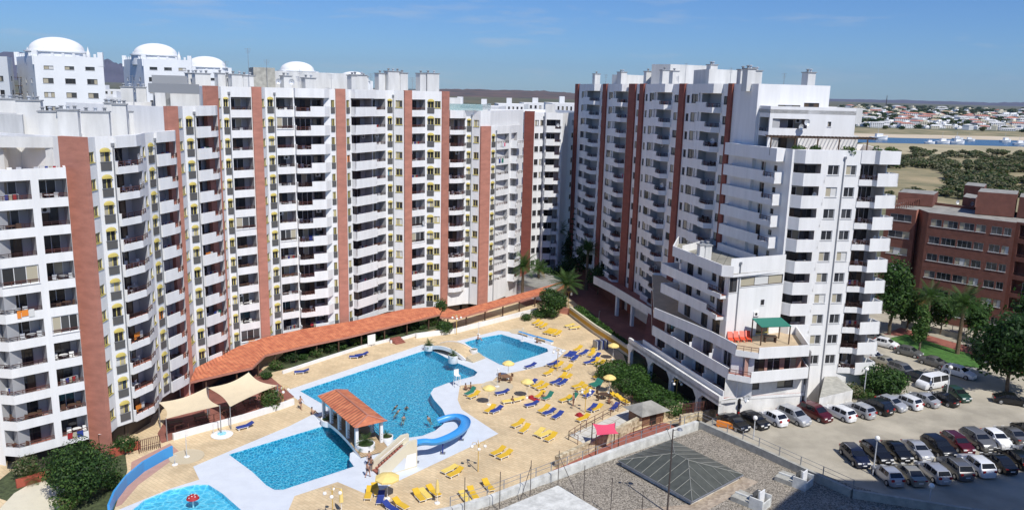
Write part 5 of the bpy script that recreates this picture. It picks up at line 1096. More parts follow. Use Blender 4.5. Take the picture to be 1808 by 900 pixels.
GRPS = [('by the near end of the stair ramp', .6, [(651, 876, 'y'), (664, 870, 'y'), (672, 884, 'b')]), ('at the bottom edge below the stair ramp', 1.2, [(690, 900, 'b'), (708, 895, 'y')]),
 ('beside the closed parasol near the bottom edge', 1.1, [(740, 880, 'y'), (751, 876, 'p'), (766, 872, 'y')]), ('beside the globe lamp right of the stairs', 2.2, [(793, 832, 'p'), (803, 839, 'y')]), ('against the handrail at the bottom', .9, [(835, 876, 'y'), (862, 862, 'y'), (821, 881, 'p')]),
 ('in the open pair below the slide end', 2.3, [(879, 801, 'y'), (891, 807, 'y')]), ('in the line of five near the handrail', 2.3, [(914, 752, 'y'), (926, 761, 'y'), (952, 766, 'p'), (961, 770, 'p'), (972, 776, 'y')]),
 ('under the parasol right of the slide', 2.2, [(865, 726, 'y'), (876, 727, 'b')]), ('near the seated people beside the main pool', 2.2, [(830, 696, 'g'), (836, 701, 'y')]),
 ('in the row of three at mid terrace', 2.2, [(960, 726, 'y'), (969, 731, 'b'), (984, 737, 'b')]), ('near the parasol with the red towel', 2.0, [(886, 696, 'b'), (898, 711, 'p'), (914, 708, 'p'), (938, 717, 'b')]),
 ('just behind the central parasol', 2.2, [(938, 679, 'b'), (949, 683, 'y'), (957, 687, 'y'), (953, 701, 'y'), (967, 704, 'g')]), ('on its own right of the diving pool', 2.2, [(936, 649, 'b')]),
 ('below the lamp by the diving pool', 2.2, [(976, 645, 'b'), (986, 648, 'y'), (968, 661, 'y'), (1002, 653, 'y')]), ('in the middle of the lounger field', 2.2, [(993, 668, 'y'), (999, 670, 'y'), (981, 677, 'b'), (992, 679, 'b')]),
 ('in the far cluster before the hedge', 2.3, [(1003, 629, 'b'), (1010, 630, 'b'), (1020, 619, 'y'), (1030, 626, 'b'), (1014, 636, 'b'), (1044, 628, 'y'), (1053, 632, 'b')]), ('beside the round end of the hedge', 2.2, [(1040, 642, 'b'), (1051, 641, 'y'), (1055, 667, 'y'), (1059, 645, 'y')]),
 ('left of the parasol near the hedge', 2.2, [(1020, 684, 'y'), (1026, 689, 'y'), (1035, 695, 'y'), (1050, 680, 'g'), (1055, 683, 'g'), (1039, 700, 'b')]), ('with the raised green backrest near the lamp', 2.2, [(998, 708, 'y'), (1010, 706, 'g')]),
 ('next to the handrail and the table', 2.2, [(1045, 724, 'b'), (1053, 724, 'y'), (1029, 742, 'y'), (1085, 722, 'b')]), ('right of the dark table by the hedge', 1.0, [(1089, 704, 'y'), (1096, 707, 'y'), (1101, 711, 'y')]),
 ('in the cluster beyond the diving pool', 2.2, [(946, 572, 'y'), (952, 576, 'y'), (959, 579, 'y')]), ('in the tight row right of the diving pool', 2.2, [(966, 588, 'y'), (971, 589, 'y'), (976, 590, 'y'), (984, 592, 'y')]), ('by the ochre-striped wall', 1.9, [(1005, 577, 'p'), (1014, 581, 'p')]), ('beside the stacked chairs at the striped wall', 2.2, [(1050, 618, 'y')]),
 ('on the tan strip below the walkway wall', 1.7, [(532, 659, 'b'), (628, 632, 'b'), (638, 629, 'b')]), ('near the spa cover', 2.0, [(432, 756, 'b')])]
ORD = ['first', 'second', 'third', 'fourth', 'fifth', 'sixth', 'seventh']
for gi, (where, rz, lst) in enumerate(GRPS):
    byc = {}
    for it in sorted(lst): byc.setdefault(it[2], []).append(it)
    for cc, its in byc.items():
        for k, (px, py, _) in enumerate(its):
            o = LP[cc] if cc not in used else copy_tree(LP[cc]); used.add(cc); o.location = at(px, py); o.rotation_euler.z = (rz - 2.93 if rz > 1.5 else rz - .4) + random.uniform(-.2, .2)
            o['label'] = (CN[cc] + ' lounger ' + where) if len(its) == 1 else f'{ORD[k]} {CN[cc]} lounger from the left {where}'; o['group'] = 'sun loungers on the pool terrace'
for (px, py), m_n, lb in (((942, 704), 'swim_red', 'red towel lying under the central parasol'), ((1027, 735), 'swim_red', 'dark red towel by the handrail lounger')):
    c = at(px, py); m_ = MB(); m_.box(-.45, .45, -.8, .8, 0.005, .12, m_n, .7, (0, 0, 0)); m_.box(-.3, .3, .3, .7, .12, .3, m_n, .7); tag(m_.build('towel', loc=c), lb, 'towel')
c = at(1060, 616); r = thing('stacked_chairs', 'pile of folded blue and grey chairs against the striped wall', 'chairs', c, .4)
for k in range(9): m_ = MB(); m_.box(-1.1 + k * .26, -1.02 + k * .26, -.5, .6, .05, 1.5, ('metal_grey', 'deck_white', 'blue_cloth')[k % 3]); m_.box(-1.1 + k * .26, -1.02 + k * .26, .2, .9, .05, .5, 'metal_grey'); m_.build('folded_chair', r, world=False)
c = at(862, 800)
# ------------------------------------------------------------------ people
def person(pose, label, p, rz, sk='skin', top='swim_dark', h=1.72):
    J = dict(pel=(0, 0, .93), che=(0, .02, 1.25), nek=(0, .02, 1.47), hed=(0, -.02, 1.63), top=(0, -.02, 1.72))
    for s, n in ((-1, 'l'), (1, 'r')): J.update({n + 'hip': (s * .1, 0, .88), n + 'kne': (s * .11, -.02, .48), n + 'ank': (s * .12, .03, .08), n + 'toe': (s * .13, -.16, .03), n + 'sho': (s * .19, .02, 1.40), n + 'elb': (s * .25, .03, 1.12), n + 'wri': (s * .27, -.06, .88), n + 'han': (s * .27, -.10, .78)})
    if pose == 'sit':
        for k in J: x, y, z = J[k]; J[k] = (x, y, z - .78)
        for s, n in ((-1, 'l'), (1, 'r')): J[n + 'hip'] = (s * .11, -.02, .12); J[n + 'kne'] = (s * .16, -.42, .42); J[n + 'ank'] = (s * .14, -.62, .08); J[n + 'toe'] = (s * .14, -.8, .05); J[n + 'wri'] = (s * .22, -.2, .3); J[n + 'han'] = (s * .2, -.3, .32)
    if pose == 'walk': J['lkne'] = (-.11, -.2, .5); J['lank'] = (-.11, -.22, .1); J['ltoe'] = (-.11, -.42, .04); J['rank'] = (.11, .25, .12); J['rtoe'] = (.11, .12, .03); J['lelb'] = (-.26, .15, 1.15); J['relb'] = (.26, -.12, 1.15); J['rwri'] = (.25, -.3, .98); J['rhan'] = (.25, -.38, .95)
    if pose == 'swim':
        for k in J: x, y, z = J[k]; J[k] = (x, y * 1 + (1.4 - z) * .5, (z - 1.5) * .55 - .02)
    nm = ['pel', 'che', 'nek', 'hed', 'top', 'lhip', 'lkne', 'lank', 'ltoe', 'rhip', 'rkne', 'rank', 'rtoe', 'lsho', 'lelb', 'lwri', 'lhan', 'rsho', 'relb', 'rwri', 'rhan']
    rad_ = dict(pel=.15, che=.15, nek=.055, hed=.10, top=.08, hip=.10, kne=.06, ank=.04, toe=.035, sho=.06, elb=.042, wri=.03, han=.035)
    E = [(0, 1), (1, 2), (2, 3), (3, 4), (0, 5), (5, 6), (6, 7), (7, 8), (0, 9), (9, 10), (10, 11), (11, 12), (1, 13), (13, 14), (14, 15), (15, 16), (1, 17), (17, 18), (18, 19), (19, 20)]
    me = bpy.data.meshes.new('person'); me.from_pydata([J[n] for n in nm], E, []); me.materials.append(MAT[sk]); o = bpy.data.objects.new('person', me); COL.objects.link(o)
    md = o.modifiers.new('skin', 'SKIN'); 
    for i, n in enumerate(nm): r_ = rad_.get(n) or rad_[n[1:]]; me.skin_vertices[0].data[i].radius = (r_, r_ * (.75 if n in ('pel', 'che') else 1)); me.skin_vertices[0].data[i].use_root = i == 0
    o.modifiers.new('sub', 'SUBSURF').levels = 1; o.modifiers['sub'].render_levels = 1
    o.location = p; o.rotation_euler.z = rz; tag(o, label, 'person')
    hd = Vector(J['hed']); m_ = MB(); m_.sphere((hd.x, hd.y + .025, hd.z + .045), .108, 'hair', 8, 1.05); m_.build('hair', o, True, world=False)
    pv = Vector(J['pel']); m_ = MB(); m_.lathe([(.17, -.10), (.175, 0), (.165, .08)], top, (pv.x, pv.y, pv.z), 12); m_.build('swimwear', o, True, world=False)
    return o
ppl = [('walk', 'person in dark shorts standing left of the roofed bridge', (531, 722), 1, 'skin'), ('sit', 'small person sitting on the terrace left of the roofed bridge', (551, 731), 2, 'skin'), ('stand', 'person in dark swimwear at the foot of the stair ramp, right one', (655, 832), 3.5, 'skin_tan'), ('walk', 'person walking below the planter at the near pool corner', (649, 842), 2.5, 'skin'), ('stand', 'person standing behind the others at the foot of the stair ramp', (652, 822), .5, 'skin'),
       ('sit', 'person sitting at the far corner edge of the diving pool', (844, 600), 1.2, 'skin'), ('sit', 'person in dark swimwear sitting by the right springboard', (948, 605), 1.2, 'skin_tan'), ('sit', 'left one of two people sitting beside the lifeguard chair', (822, 688), 1.0, 'skin_tan'), ('sit', 'right one of two people sitting beside the lifeguard chair', (831, 686), 1.4, 'skin_tan')]
ppl += [('sit', 'sunbather on the lounger left of the red towel', (905, 711), 2.4, 'skin_tan'), ('sit', 'sunbather beside the raised green lounger at the centre', (959, 704), 2.4, 'skin'), ('stand', 'person standing in the lounger field near the tall lamp', (1012, 716), 1.0, 'skin'), ('walk', 'person walking on the path under the pink sail', (1062, 786), 2.2, 'skin'), ('sit', 'person resting beside the dark table by the hedge', (1075, 712), .8, 'skin_tan')]
for pose, lb, (px, py), rz, sk in ppl: person(pose, lb, at(px, py, .01), rz, sk)
for i, (lb, (px, py), rz) in enumerate((('leftmost swimmer in the main pool', (700, 716), 1), ('swimmer beside the leftmost one in the main pool', (704, 724), 2), ('swimmer with wet hair at the centre of the group in the main pool', (718, 718), .3), ('swimmer nearest the near bank of the main pool', (713, 735), 3), ('swimmer close to the end of the blue slide', (756, 736), 4))): person('swim', lb, at(px, py, -.02), rz, 'skin')
# ------------------------------------------------------------------ gravel roof in the foreground
RZ = 3.5
def Z(px, py, z=RZ): return P2(at(px, py, z))
gr_poly = [Z(640, 930), Z(800, 905), Z(973, 851), Z(1085, 809), Z(1238, 757), (33.6, 71.0), (44.5, 64.0), (60, 52), (60, 44), (-8, 44)]
r = thing('gravel_roof_building', 'low building with a flat gravel roof in the foreground', 'building', (10, 60, 0)); mb = MB(); mb.prism(gr_poly, 0, RZ, 'concrete', 'gravel'); mb.build('roof', r)
mb = MB(); wl = [Z(640, 925, 4.3), Z(795, 893, 4.3), Z(860, 874, 4.3), Z(973, 831, 4.3), Z(1105, 783, 4.3), Z(1232, 740, 4.3)]
for a, b in zip(wl[:-1], wl[1:]): mb.wall(a, b, 0, 4.3, -.45, 'concrete_light')
mb.build('parapet_wall', r)
mb = MB(); wr = [Z(1232, 740, 4.3), Z(1340, 787, 4.3), Z(1453, 838, 4.3), Z(1506, 862, 4.3), (44.8, 65.0), (60, 55)]
for a, b in zip(wr[:-1], wr[1:]): mb.wall(a, b, 0, 4.3, -.35, 'concrete')
mb.build('parapet_wall', r)
mb = MB(); mb.prism([Z(985, 856, 3.8), Z(1062, 902, 3.8), Z(1100, 925, 3.8), Z(860, 960, 3.8), Z(860, 908, 3.8)], RZ + .004, 3.8, 'concrete', 'concrete_light'); mb.build('raised_slab', r)
mb = MB(); mb.prism([Z(1060, 905), Z(1222, 889), Z(1312, 841), Z(1340, 850), Z(1240, 905), Z(1230, 960)], RZ + .004, RZ + .01, 'dirt_roof', 'dirt_roof'); mb.build('bare_patch', r)
def rail2(name, label, pts, z, h=.9, gap=2.2):
    return fence(name, label, pts, h, z, 0, 'metal_grey', (1, .55), gap, .022)
rail2('roof_railing', 'thin grey railing on the parapet between gravel roof and sun terrace', wl[1:], 4.3)
rail2('roof_railing', 'thin grey railing on the parapet between gravel roof and car park', wr[:4], 4.3)
# skylight
zc = 4.05; q = [Z(1092, 812, zc), Z(1222, 884, zc), Z(1312, 837, zc), Z(1186, 775, zc)]
r = thing('roof_skylight', 'large low pyramid skylight of dull glass panels on the gravel roof', 'skylight', (q[0][0], q[0][1], RZ)); mb = MB(); mb.prism(offset(q if area(q) > 0 else q[::-1], .25), RZ, zc - .05, 'concrete_light'); mb.build('curb', r)
c0 = Vector((sum(p[0] for p in q) / 4, sum(p[1] for p in q) / 4, 5.2)); long_ = (Vector((*q[1], 0)) - Vector((*q[0], 0))).normalized()
ap = [Vector((*q[0], zc)), Vector((*q[1], zc)), Vector((*q[2], zc)), Vector((*q[3], zc))]; e0 = c0 - long_ * .9; e1 = c0 + long_ * .9
mat('skylight_bar', (.30, .30, .27), .8)
mat('skylight_glass', (.085, .09, .075), .3, spec=.5, var=.2, vscale=1.5)
mb = MB(); mb.add([ap[0], ap[1], ap[2], ap[3], e0, e1], [(0, 1, 5, 4), (1, 2, 5), (2, 3, 4, 5), (3, 0, 4)], 'skylight_glass'); mb.build('glass_panels', r)
mb = MB()
def bar(a, b, w_=.03): mb.tube(a + Vector((0, 0, .03)), b + Vector((0, 0, .03)), w_, w_, 'skylight_bar', 5)
bar(ap[0], e0); bar(ap[3], e0); bar(ap[1], e1); bar(ap[2], e1); bar(e0, e1)
for A_, B_, C_, D_ in ((ap[0], ap[1], e1, e0), (ap[2], ap[3], e0, e1)):
    for k in range(1, 9):
        t = k / 9; tr_ = .42; P1 = A_.lerp(B_, t); bar(P1, P1 + (D_ - A_.lerp(B_, tr_)) * (t / tr_) if t < tr_ else P1 + (C_ - A_.lerp(B_, 1 - tr_)) * ((1 - t) / tr_) if t > 1 - tr_ else D_.lerp(C_, (t - tr_) / (1 - 2 * tr_)), .022)
for A_, B_, E_ in ((ap[1], ap[2], e1), (ap[3], ap[0], e0)):
    for k in range(1, 7): t = k / 7; f = 1 - abs(2 * t - 1); bar(A_.lerp(B_, t), A_.lerp(B_, t) + (E_ - A_.lerp(B_, .5)) * f, .022)
for i in range(4): mb.tube(ap[i] - Vector((0, 0, .06)), ap[(i + 1) % 4] - Vector((0, 0, .06)), .06, .06, 'metal_grey', 5)
mb.build('glazing_bar', r)
# roof hatches
for (px, py), lb in (((1402, 852), 'concrete roof hatch with a white open door, farther one'), ((1326, 888), 'concrete roof hatch with a white open door, nearer one')):
    c = at(px, py, RZ); r = thing('roof_hatch', lb, 'roof hatch', c, -.75); m_ = MB(); m_.box(-1.6, .2, -.9, .9, 0, .45, 'concrete'); m_.box(.2, 1.5, -.9, -.75, 0, 1.1, 'concrete_light'); m_.box(.2, 1.5, .75, .9, 0, 1.1, 'concrete_light'); m_.box(1.4, 1.5, -.75, .75, 0, .8, 'concrete_light'); m_.box(-1.6, .2, -.1, .1, .45, .6, 'concrete_light'); m_.build('kerb', r, world=False)
    m_ = MB(); m_.box(.25, 1.4, -.7, .7, .05, .12, 'wood_mid'); m_.build('well_floor', r, world=False); m_ = MB(); m_.box(.9, 1.0, -.5, .5, .1, 1.6, 'white_paint'); m_.build('door', r, world=False); m_ = MB(); m_.box(.3, .36, -.5, .5, .1, 1.4, 'glass_mid'); m_.build('glass_door', r, world=False)
# tall street lamp / antenna pole and fence poles
c = at(1178, 905, RZ); top = V(1190, 757, c.y); r = thing('light_pole', 'tall dark light pole with a lamp head rising over the skylight', 'light pole', c); m_ = MB(); m_.tube(c, (c.x, c.y, top.z), .09, .055, 'frame_dark', 8); m_.build('pole', r)
m_ = MB(); m_.tube((c.x, c.y, top.z - .1), (c.x + .55, c.y - .1, top.z + .05), .03, .03, 'frame_dark', 6); m_.tube((c.x, c.y, top.z - 1.3), (c.x - .5, c.y + .1, top.z - .1), .02, .02, 'frame_dark', 5); m_.tube((c.x, c.y, top.z - .6), (c.x + .6, c.y, top.z - .85), .02, .02, 'frame_dark', 5); m_.build('bracket', r)
m_ = MB(); m_.lathe([(.01, -.06), (.26, -.04), (.2, .1), (.01, .16)], 'metal_grey', (c.x + .55, c.y - .1, top.z + .02), 12); m_.lathe([(.01, -.06), (.16, -.03), (.01, .1)], 'frame_dark', (c.x - .5, c.y + .1, top.z - .05), 10); m_.build('lamp_head', r, True)
FP = [(820, 905, 842), (882, 897, 832), (936, 875, 812), (985, 856, 795), (1030, 880, 821), (1078, 905, 843), (1132, 925, 868), (952, 866, 855 - 20)]
prev = None
for k, (px, py, pt) in enumerate(FP[:7]):
    c = at(px, py, 3.8 if k < 6 else RZ); tz = V(px + (py - pt) * .03, pt, c.y).z; r = thing('fence_pole', ('first', 'second', 'third', 'corner', 'fifth', 'sixth', 'last')[k] + ' thin dark fence pole from the left on the foreground roof', 'pole', c); m_ = MB(); m_.tube(c, (c.x, c.y, tz), .035, .035, 'frame_dark', 6); m_.build('shaft', r)
    if k in (2, 3, 3): m_ = MB(); m_.tube((c.x, c.y, tz - .5), (c.x - .9 if k == 2 else c.x + 1.6, c.y - (.8 if k == 2 else 1.4), 3.8), .03, .03, 'frame_dark', 5); m_.build('brace', r)
# unseen wing of the viewpoint's own building, shaped to throw the lower right shadow
pp = [(38.6, 33.0), (48.6, 43.9), (62.2, 44.1), (80, 49.2), (110, 56), (110, 10), (60, 5)]
Bn = Bld('own_building_wing', 'unseen wing of the viewpoint building, shaped to shade the lower right', 'apartment tower', pp)
for a, b in zip(pp, pp[1:] + [pp[0]]):
    a_, b_ = (b, a); w = ln(a_, b_); Bn.facade(a_, b_, 0, 48.0, [col('win', 1.0 + 3 * k, 2.6 + 3 * k, zs(43, 5, 8), fr='frame_dark') for k in range(int((w - 1) / 3))] if w < 30 else [])
Bn.w.poly(pp, 47.9, 'roof_grey'); Bn.done()
# ------------------------------------------------------------------ foliage
def gp(px, py): return at(px, py, ZL if px > 1480 and py > 560 else 0)
def leaves(lobes, n, size, mats, seed, flat=.0):
    g = random.Random(seed); mb = MB(); tot = sum(l[3] * l[4] * l[5] for l in lobes)
    for (cx, cy, cz, rx_, ry_, rz_) in lobes:
        for _ in range(max(6, int(n * rx_ * ry_ * rz_ / tot))):
            while True:
                x, y, z = g.uniform(-1, 1), g.uniform(-1, 1), g.uniform(-1, 1); d = x * x + y * y + z * z
                if d < 1: break
            s = d ** .5; k = (.62 + .38 * g.random()) / max(s, .25) if g.random() < .8 else 1; x, y, z = x * k, y * k, z * k; w = 1 + .16 * sin(x * 5 + seed) * cos(y * 4 + z * 3)
            p = Vector((cx + x * rx_ * w, cy + y * ry_ * w, cz + z * rz_ * w)); nrm = Vector((x + g.uniform(-.8, .8), y + g.uniform(-.8, .8), z + g.uniform(-.5, 1))).normalized(); u = nrm.orthogonal().normalized(); v = nrm.cross(u); a = g.uniform(0, 6.28); u, v = u * cos(a) + v * sin(a), v * cos(a) - u * sin(a)
            s1 = size * g.uniform(.6, 1.3); s2 = s1 * g.uniform(.35, .6); mb.add([p - u * s1, p + v * s2, p + u * s1, p - v * s2], [(0, 1, 2, 3)], g.choice(mats))
    return mb
def trunkmb(h, r0, r1, limbs, seed, m='trunk'):
    g = random.Random(seed); mb = MB(); pts = [Vector((0, 0, 0))]
    for k in range(4): pts.append(Vector((g.uniform(-.1, .1) * h * .3, g.uniform(-.1, .1) * h * .3, h * (k + 1) / 4)))
    for k in range(4): mb.tube(pts[k], pts[k + 1], r0 + (r1 - r0) * k / 4, r0 + (r1 - r0) * (k + 1) / 4, m, 8)
    for k in range(limbs): a = 2 * pi * k / limbs + g.uniform(-.4, .4); s = pts[2 + k % 3]; mb.tube(s, s + Vector((cos(a) * h * .35, sin(a) * h * .35, h * g.uniform(.25, .45))), r1 * .8, r1 * .3, m, 6)
    return mb
def tree(px, py, hgt, rad_, label, mats, n=2600, size=.32, seed=1, th=.45, name='tree', cat='tree', grp=None, c=None, lob=9):
    c = c or gp(px, py); r = thing(name, label, cat, c, 0, grp); g = random.Random(seed); lobes = []
    ch = hgt * (1 - th)
    for k in range(lob): a = g.uniform(0, 6.28); q = g.uniform(.15, .62) * rad_; zz_ = hgt * th + ch * g.uniform(.18, .82); s = g.uniform(.38, .62); lobes.append((q * cos(a), q * sin(a), zz_, rad_ * s, rad_ * s, min(ch * .32, rad_ * s)))
    lobes.append((0, 0, hgt * th + ch * .5, rad_ * .6, rad_ * .6, ch * .45))
    leaves(lobes, n, size, mats, seed).build('crown', r, world=False); trunkmb(hgt * (th + .25), max(.12, hgt * .022), hgt * .012, 5, seed).build('trunk', r, world=False); return r
def bushm(lobes, n, size, mats, seed): return leaves(lobes, n, size, mats, seed)
ORDW = ['first', 'second', 'third', 'fourth', 'last']
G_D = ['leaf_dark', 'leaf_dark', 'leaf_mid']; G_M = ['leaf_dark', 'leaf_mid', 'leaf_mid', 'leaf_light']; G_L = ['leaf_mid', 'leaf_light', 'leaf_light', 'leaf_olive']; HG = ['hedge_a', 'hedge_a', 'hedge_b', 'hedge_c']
def bush(px, py, r_, h, label, mats=G_M, n=1200, size=.18, seed=1, name='bush', cat='bush', grp=None, c=None, stemh=.3):
    c = c or gp(px, py); r = thing(name, label, cat, c, 0, grp); g = random.Random(seed); lobes = [(0, 0, h * .52, r_ * .85, r_ * .85, h * .5)]
    for k in range(6): a = k * 1.05 + g.random(); lobes.append((cos(a) * r_ * .5, sin(a) * r_ * .5, h * g.uniform(.35, .7), r_ * .5, r_ * .5, h * .32))
    leaves(lobes, n, size, mats, seed).build('foliage', r, world=False); m_ = MB()
    for k in range(3): m_.tube((0, 0, 0), (cos(k * 2.1) * r_ * .3, sin(k * 2.1) * r_ * .3, h * .5), .05, .02, 'trunk', 5)
    m_.build('stem', r, world=False); return r
def palm(px, py, h, R, label, n=26, seed=1, droop=.9, m=('palm_green', 'palm_green', 'palm_green', 'leaf_mid'), tr=.22, c=None, name='palm_tree', cat='palm tree', skirt=True, grp=None):
    c = c or gp(px, py); r = thing(name, label, cat, c, 0, grp); g = random.Random(seed); t = MB(); k_ = 7
    for k in range(k_): t.tube((0, 0, h * k / k_), (0, 0, h * (k + 1) / k_ + .01), tr * (1.15 - .3 * k / k_), tr * (1.0 - .3 * k / k_), 'palm_trunk', 8)
    if h > .4: t.build('trunk', r, world=False)
    mb = MB()
    for i in range(n):
        a = 2.4 * i + g.uniform(-.2, .2); el = 1.25 - 1.5 * (i / n) + g.uniform(-.1, .1); L_ = R * g.uniform(.85, 1.1); p = Vector((0, 0, h)); d = Vector((cos(a) * cos(el), sin(a) * cos(el), sin(el))); side = Vector((-sin(a), cos(a), 0)); seg = 9; mm = g.choice(m) if el > -.15 else g.choice(('palm_dry', 'palm_green'))
        for s in range(seg):
            q = p + d * (L_ / seg); wdt = R * .22 * sin(pi * min((s + 1) / seg * .92 + .08, 1)) + .03
            for sg in (-1, 1):
                for f in (0, .5):
                    b = p.lerp(q, f); e = p.lerp(q, f + .32); tip = b + side * sg * wdt + d * wdt * .55 - Vector((0, 0, wdt * .35)); mb.add([b, e, tip], [(0, 1, 2)], mm)
            p = q; d = (d - Vector((0, 0, droop / seg * (.6 + s * .12)))).normalized()
    mb.build('crown', r, world=False); return r
# hedge lumps between arcade and sun terrace
def hedge(pts, h, w_, label, n, seed, size=.17):
    c = Vector((pts[0][0], pts[0][1], 0)); r = thing('hedge', label, 'hedge', c); lobes = []
    for a, b in zip(pts[:-1], pts[1:]):
        k_ = max(1, round(ln(a, b) / (w_ * .55)))
        for k in range(k_ + 1): t = k / k_; lobes.append((a[0] + (b[0] - a[0]) * t - c.x, a[1] + (b[1] - a[1]) * t - c.y, h * .5, w_ * .55, w_ * .55, h * .5))
    leaves(lobes, n, size, HG, seed).build('foliage', r, world=False)
    for l in lobes[::2]: m_ = MB(); m_.tube((l[0], l[1], 0), (l[0], l[1], h * .6), w_ * .25, w_ * .2, 'planting_soil', 7); m_.build('stem', r, world=False)
    return r
hedge([P2(at(1082, 668)), P2(at(1118, 676))], 2.6, 5.2, 'round clipped hedge clump at the upper end of the hedge by the sun terrace', 6500, 3)
hedge([P2(at(1110, 690)), P2(at(1150, 712)), P2(at(1182, 728))], 2.5, 5.0, 'long clipped hedge in front of the arcade down to the hut', 9000, 4)
hedge([P2(at(1022, 553)), P2(at(1050, 577)), P2(at(1080, 600)), P2(at(1108, 620))], 1.5, 2.2, 'bright green ivy hedge along the back of the ochre-striped wall', 5000, 5, .2)
bush(145, 880, 3.7, 6.0, 'big round dense bush at the lower left in front of the far left block', ['leaf_dark', 'leaf_dark', 'leaf_mid', 'leaf_light'], 9000, .15, 11)
bush(118, 900, 1.6, 1.8, 'small bright bush at the foot of the big round bush', G_L, 900, .14, 12); bush(200, 860, 1.2, 1.6, 'feathery light bush to the right of the big round bush', G_L, 900, .14, 13)
bush(48, 845, 1.5, 2.6, 'loose olive shrub left of the spiky plants by the red planter', ['leaf_olive', 'leaf_dusty', 'leaf_mid'], 1200, .13, 14)
bush(222, 795, 1.7, 1.7, 'green shrub in the red planter below the broad red pilaster', G_M, 1500, .13, 15)
bush(478, 722, 1.5, 2.9, 'upright bright bush beside the right sail shade', G_L, 1800, .15, 16)
tree(978, 560, 5.2, 3.0, 'round dense green tree at the far corner of the sun terrace', G_M, 3600, .22, 17, .12, lob=8)
bush(955, 560, 2.0, 1.6, 'low bushes at the foot of the round corner tree', G_M, 900, .18, 18); bush(930, 565, 1.2, 1.2, 'small bush left of the round corner tree', G_M, 500, .16, 19)
bush(785, 588, 1.7, 2.0, 'round bush right of the small red steps by the globe lamp', G_M, 1400, .16, 20); tree(778, 572, 4.2, 1.7, 'small leafy tree behind the round bush at the walkway corner', G_M, 1500, .18, 21, .3)
bed = [(470, 668), (488, 652), (512, 640), (535, 634), (558, 629), (580, 622), (603, 616), (626, 608), (652, 606), (676, 598), (700, 588), (724, 583), (745, 580), (762, 575)]
for k, (px, py) in enumerate(bed): bush(px, py, .9 + .3 * (k % 3), .9 + .5 * ((k * 7) % 3), ('%s shrub from the left in the bed before the walkway' % ('first second third fourth fifth sixth seventh eighth ninth tenth eleventh twelfth thirteenth last'.split()[k])), (G_M, G_L, G_D)[k % 3], 500, .15, 30 + k, grp='shrubs in the bed before the walkway')
bush(1560, 692, 3.4, 3.6, 'wide dark green bush at the foot of the corner tower by the cars', G_M, 4200, .2, 50); bush(1500, 700, 2.0, 1.8, 'dusty low shrub between tower foot and the wide dark bush', ['leaf_dusty', 'leaf_mid', 'leaf_olive'], 1200, .17, 51); bush(1527, 705, 1.4, 1.5, 'small bright shrub in front of the wide dark bush', G_L, 700, .15, 52)
for k, (px, py, h, R, lb) in enumerate(((922, 528, 6.6, 4.3, 'tall feathery date palm behind the narrow tiled roof'), (997, 548, 5.2, 4.2, 'spreading date palm beside the far globe lamp'), (985, 478, 9.5, 3.0, 'fan palm standing before the gap block'), (1690, 624, 8.0, 4.2, 'palm with yellowing fronds on the lawn behind the car park'), (1632, 600, 7.4, 3.4, 'shaded palm left of the palm with yellowing fronds'))):
    palm(px, py, h, R, lb, 34, 60 + k, 1.1, tr=.3)
for k, (px, py, R, lb) in enumerate(((100, 845, 1.5, 'right spiky yucca by the red planter'), (57, 850, 1.6, 'left spiky yucca by the red planter'), (135, 815, 1.5, 'tall spiky yucca under the far left block'))): palm(px, py, .5, R, lb, 40, 70 + k, .5, ('leaf_olive', 'palm_green'), .12, name='yucca', cat='yucca')
for k, (c_, h) in enumerate(PL[:5]): palm(0, 0, .25, (1.5, 1.7, .8, 1.3, 1.1)[k], ('young palm in the large planter at the left end of the roofed bridge', 'young palm in the near planter of the roofed bridge', 'spiky plant in the planter behind the stair ramp', 'young palm in the left planter of the small footbridge', 'young palm in the near planter of the small footbridge')[k], 16, 80 + k, 1.0, tr=.1, c=Vector((c_.x, c_.y, h - .1)), name='potted_palm', cat='potted palm')
for k, (px, w_) in enumerate(((1412, 1.0), (1440, .8), (1500, 1.1), (1548, .8), (1574, .9))): bush(0, 0, w_, 1.5, ORDW[k] + ' potted shrub from the left along the planted roof terrace of the tower', (G_L, G_M)[k % 2], 420, .16, 120 + k, c=Vector((*R2(px, 101.6 + k * .3, 255), 32.76)), name='roof_shrub', cat='potted shrub', grp='shrubs on the tower roof terrace')
# trees in the shaded gap
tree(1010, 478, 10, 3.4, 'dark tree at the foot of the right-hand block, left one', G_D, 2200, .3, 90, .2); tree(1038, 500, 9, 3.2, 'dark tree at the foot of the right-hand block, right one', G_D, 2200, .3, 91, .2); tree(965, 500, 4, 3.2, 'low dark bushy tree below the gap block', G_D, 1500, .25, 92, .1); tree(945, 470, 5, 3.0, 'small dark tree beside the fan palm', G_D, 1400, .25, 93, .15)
c = at(1015, 482); r = thing('norfolk_pine', 'tall tiered araucaria rising against the right-hand block', 'conifer', c); g = random.Random(5); mb = MB()
for k in range(13):
    z_ = 3 + k * 1.15; R = 3.0 * (1 - k / 14)
    for i in range(7): a = i * .9 + k * .4; l_ = [(cos(a) * R * t, sin(a) * R * t, z_ + t * .25, R * .14 + .08, R * .14 + .08, .16) for t in (.35, .6, .85)]; q = leaves(l_, 18, .2, ['leaf_blue', 'leaf_dark'], k * 9 + i); mb.v += [] ; o_ = len(mb.v); mb.v += q.v; mb.f += [[o_ + x for x in f] for f in q.f]; mb.m += [mb.mi(q.ms[x]) for x in q.m]
mb.build('crown', r, world=False); m_ = MB(); m_.tube((0, 0, 0), (0, 0, 18.5), .28, .04, 'trunk', 8); m_.build('trunk', r, world=False)
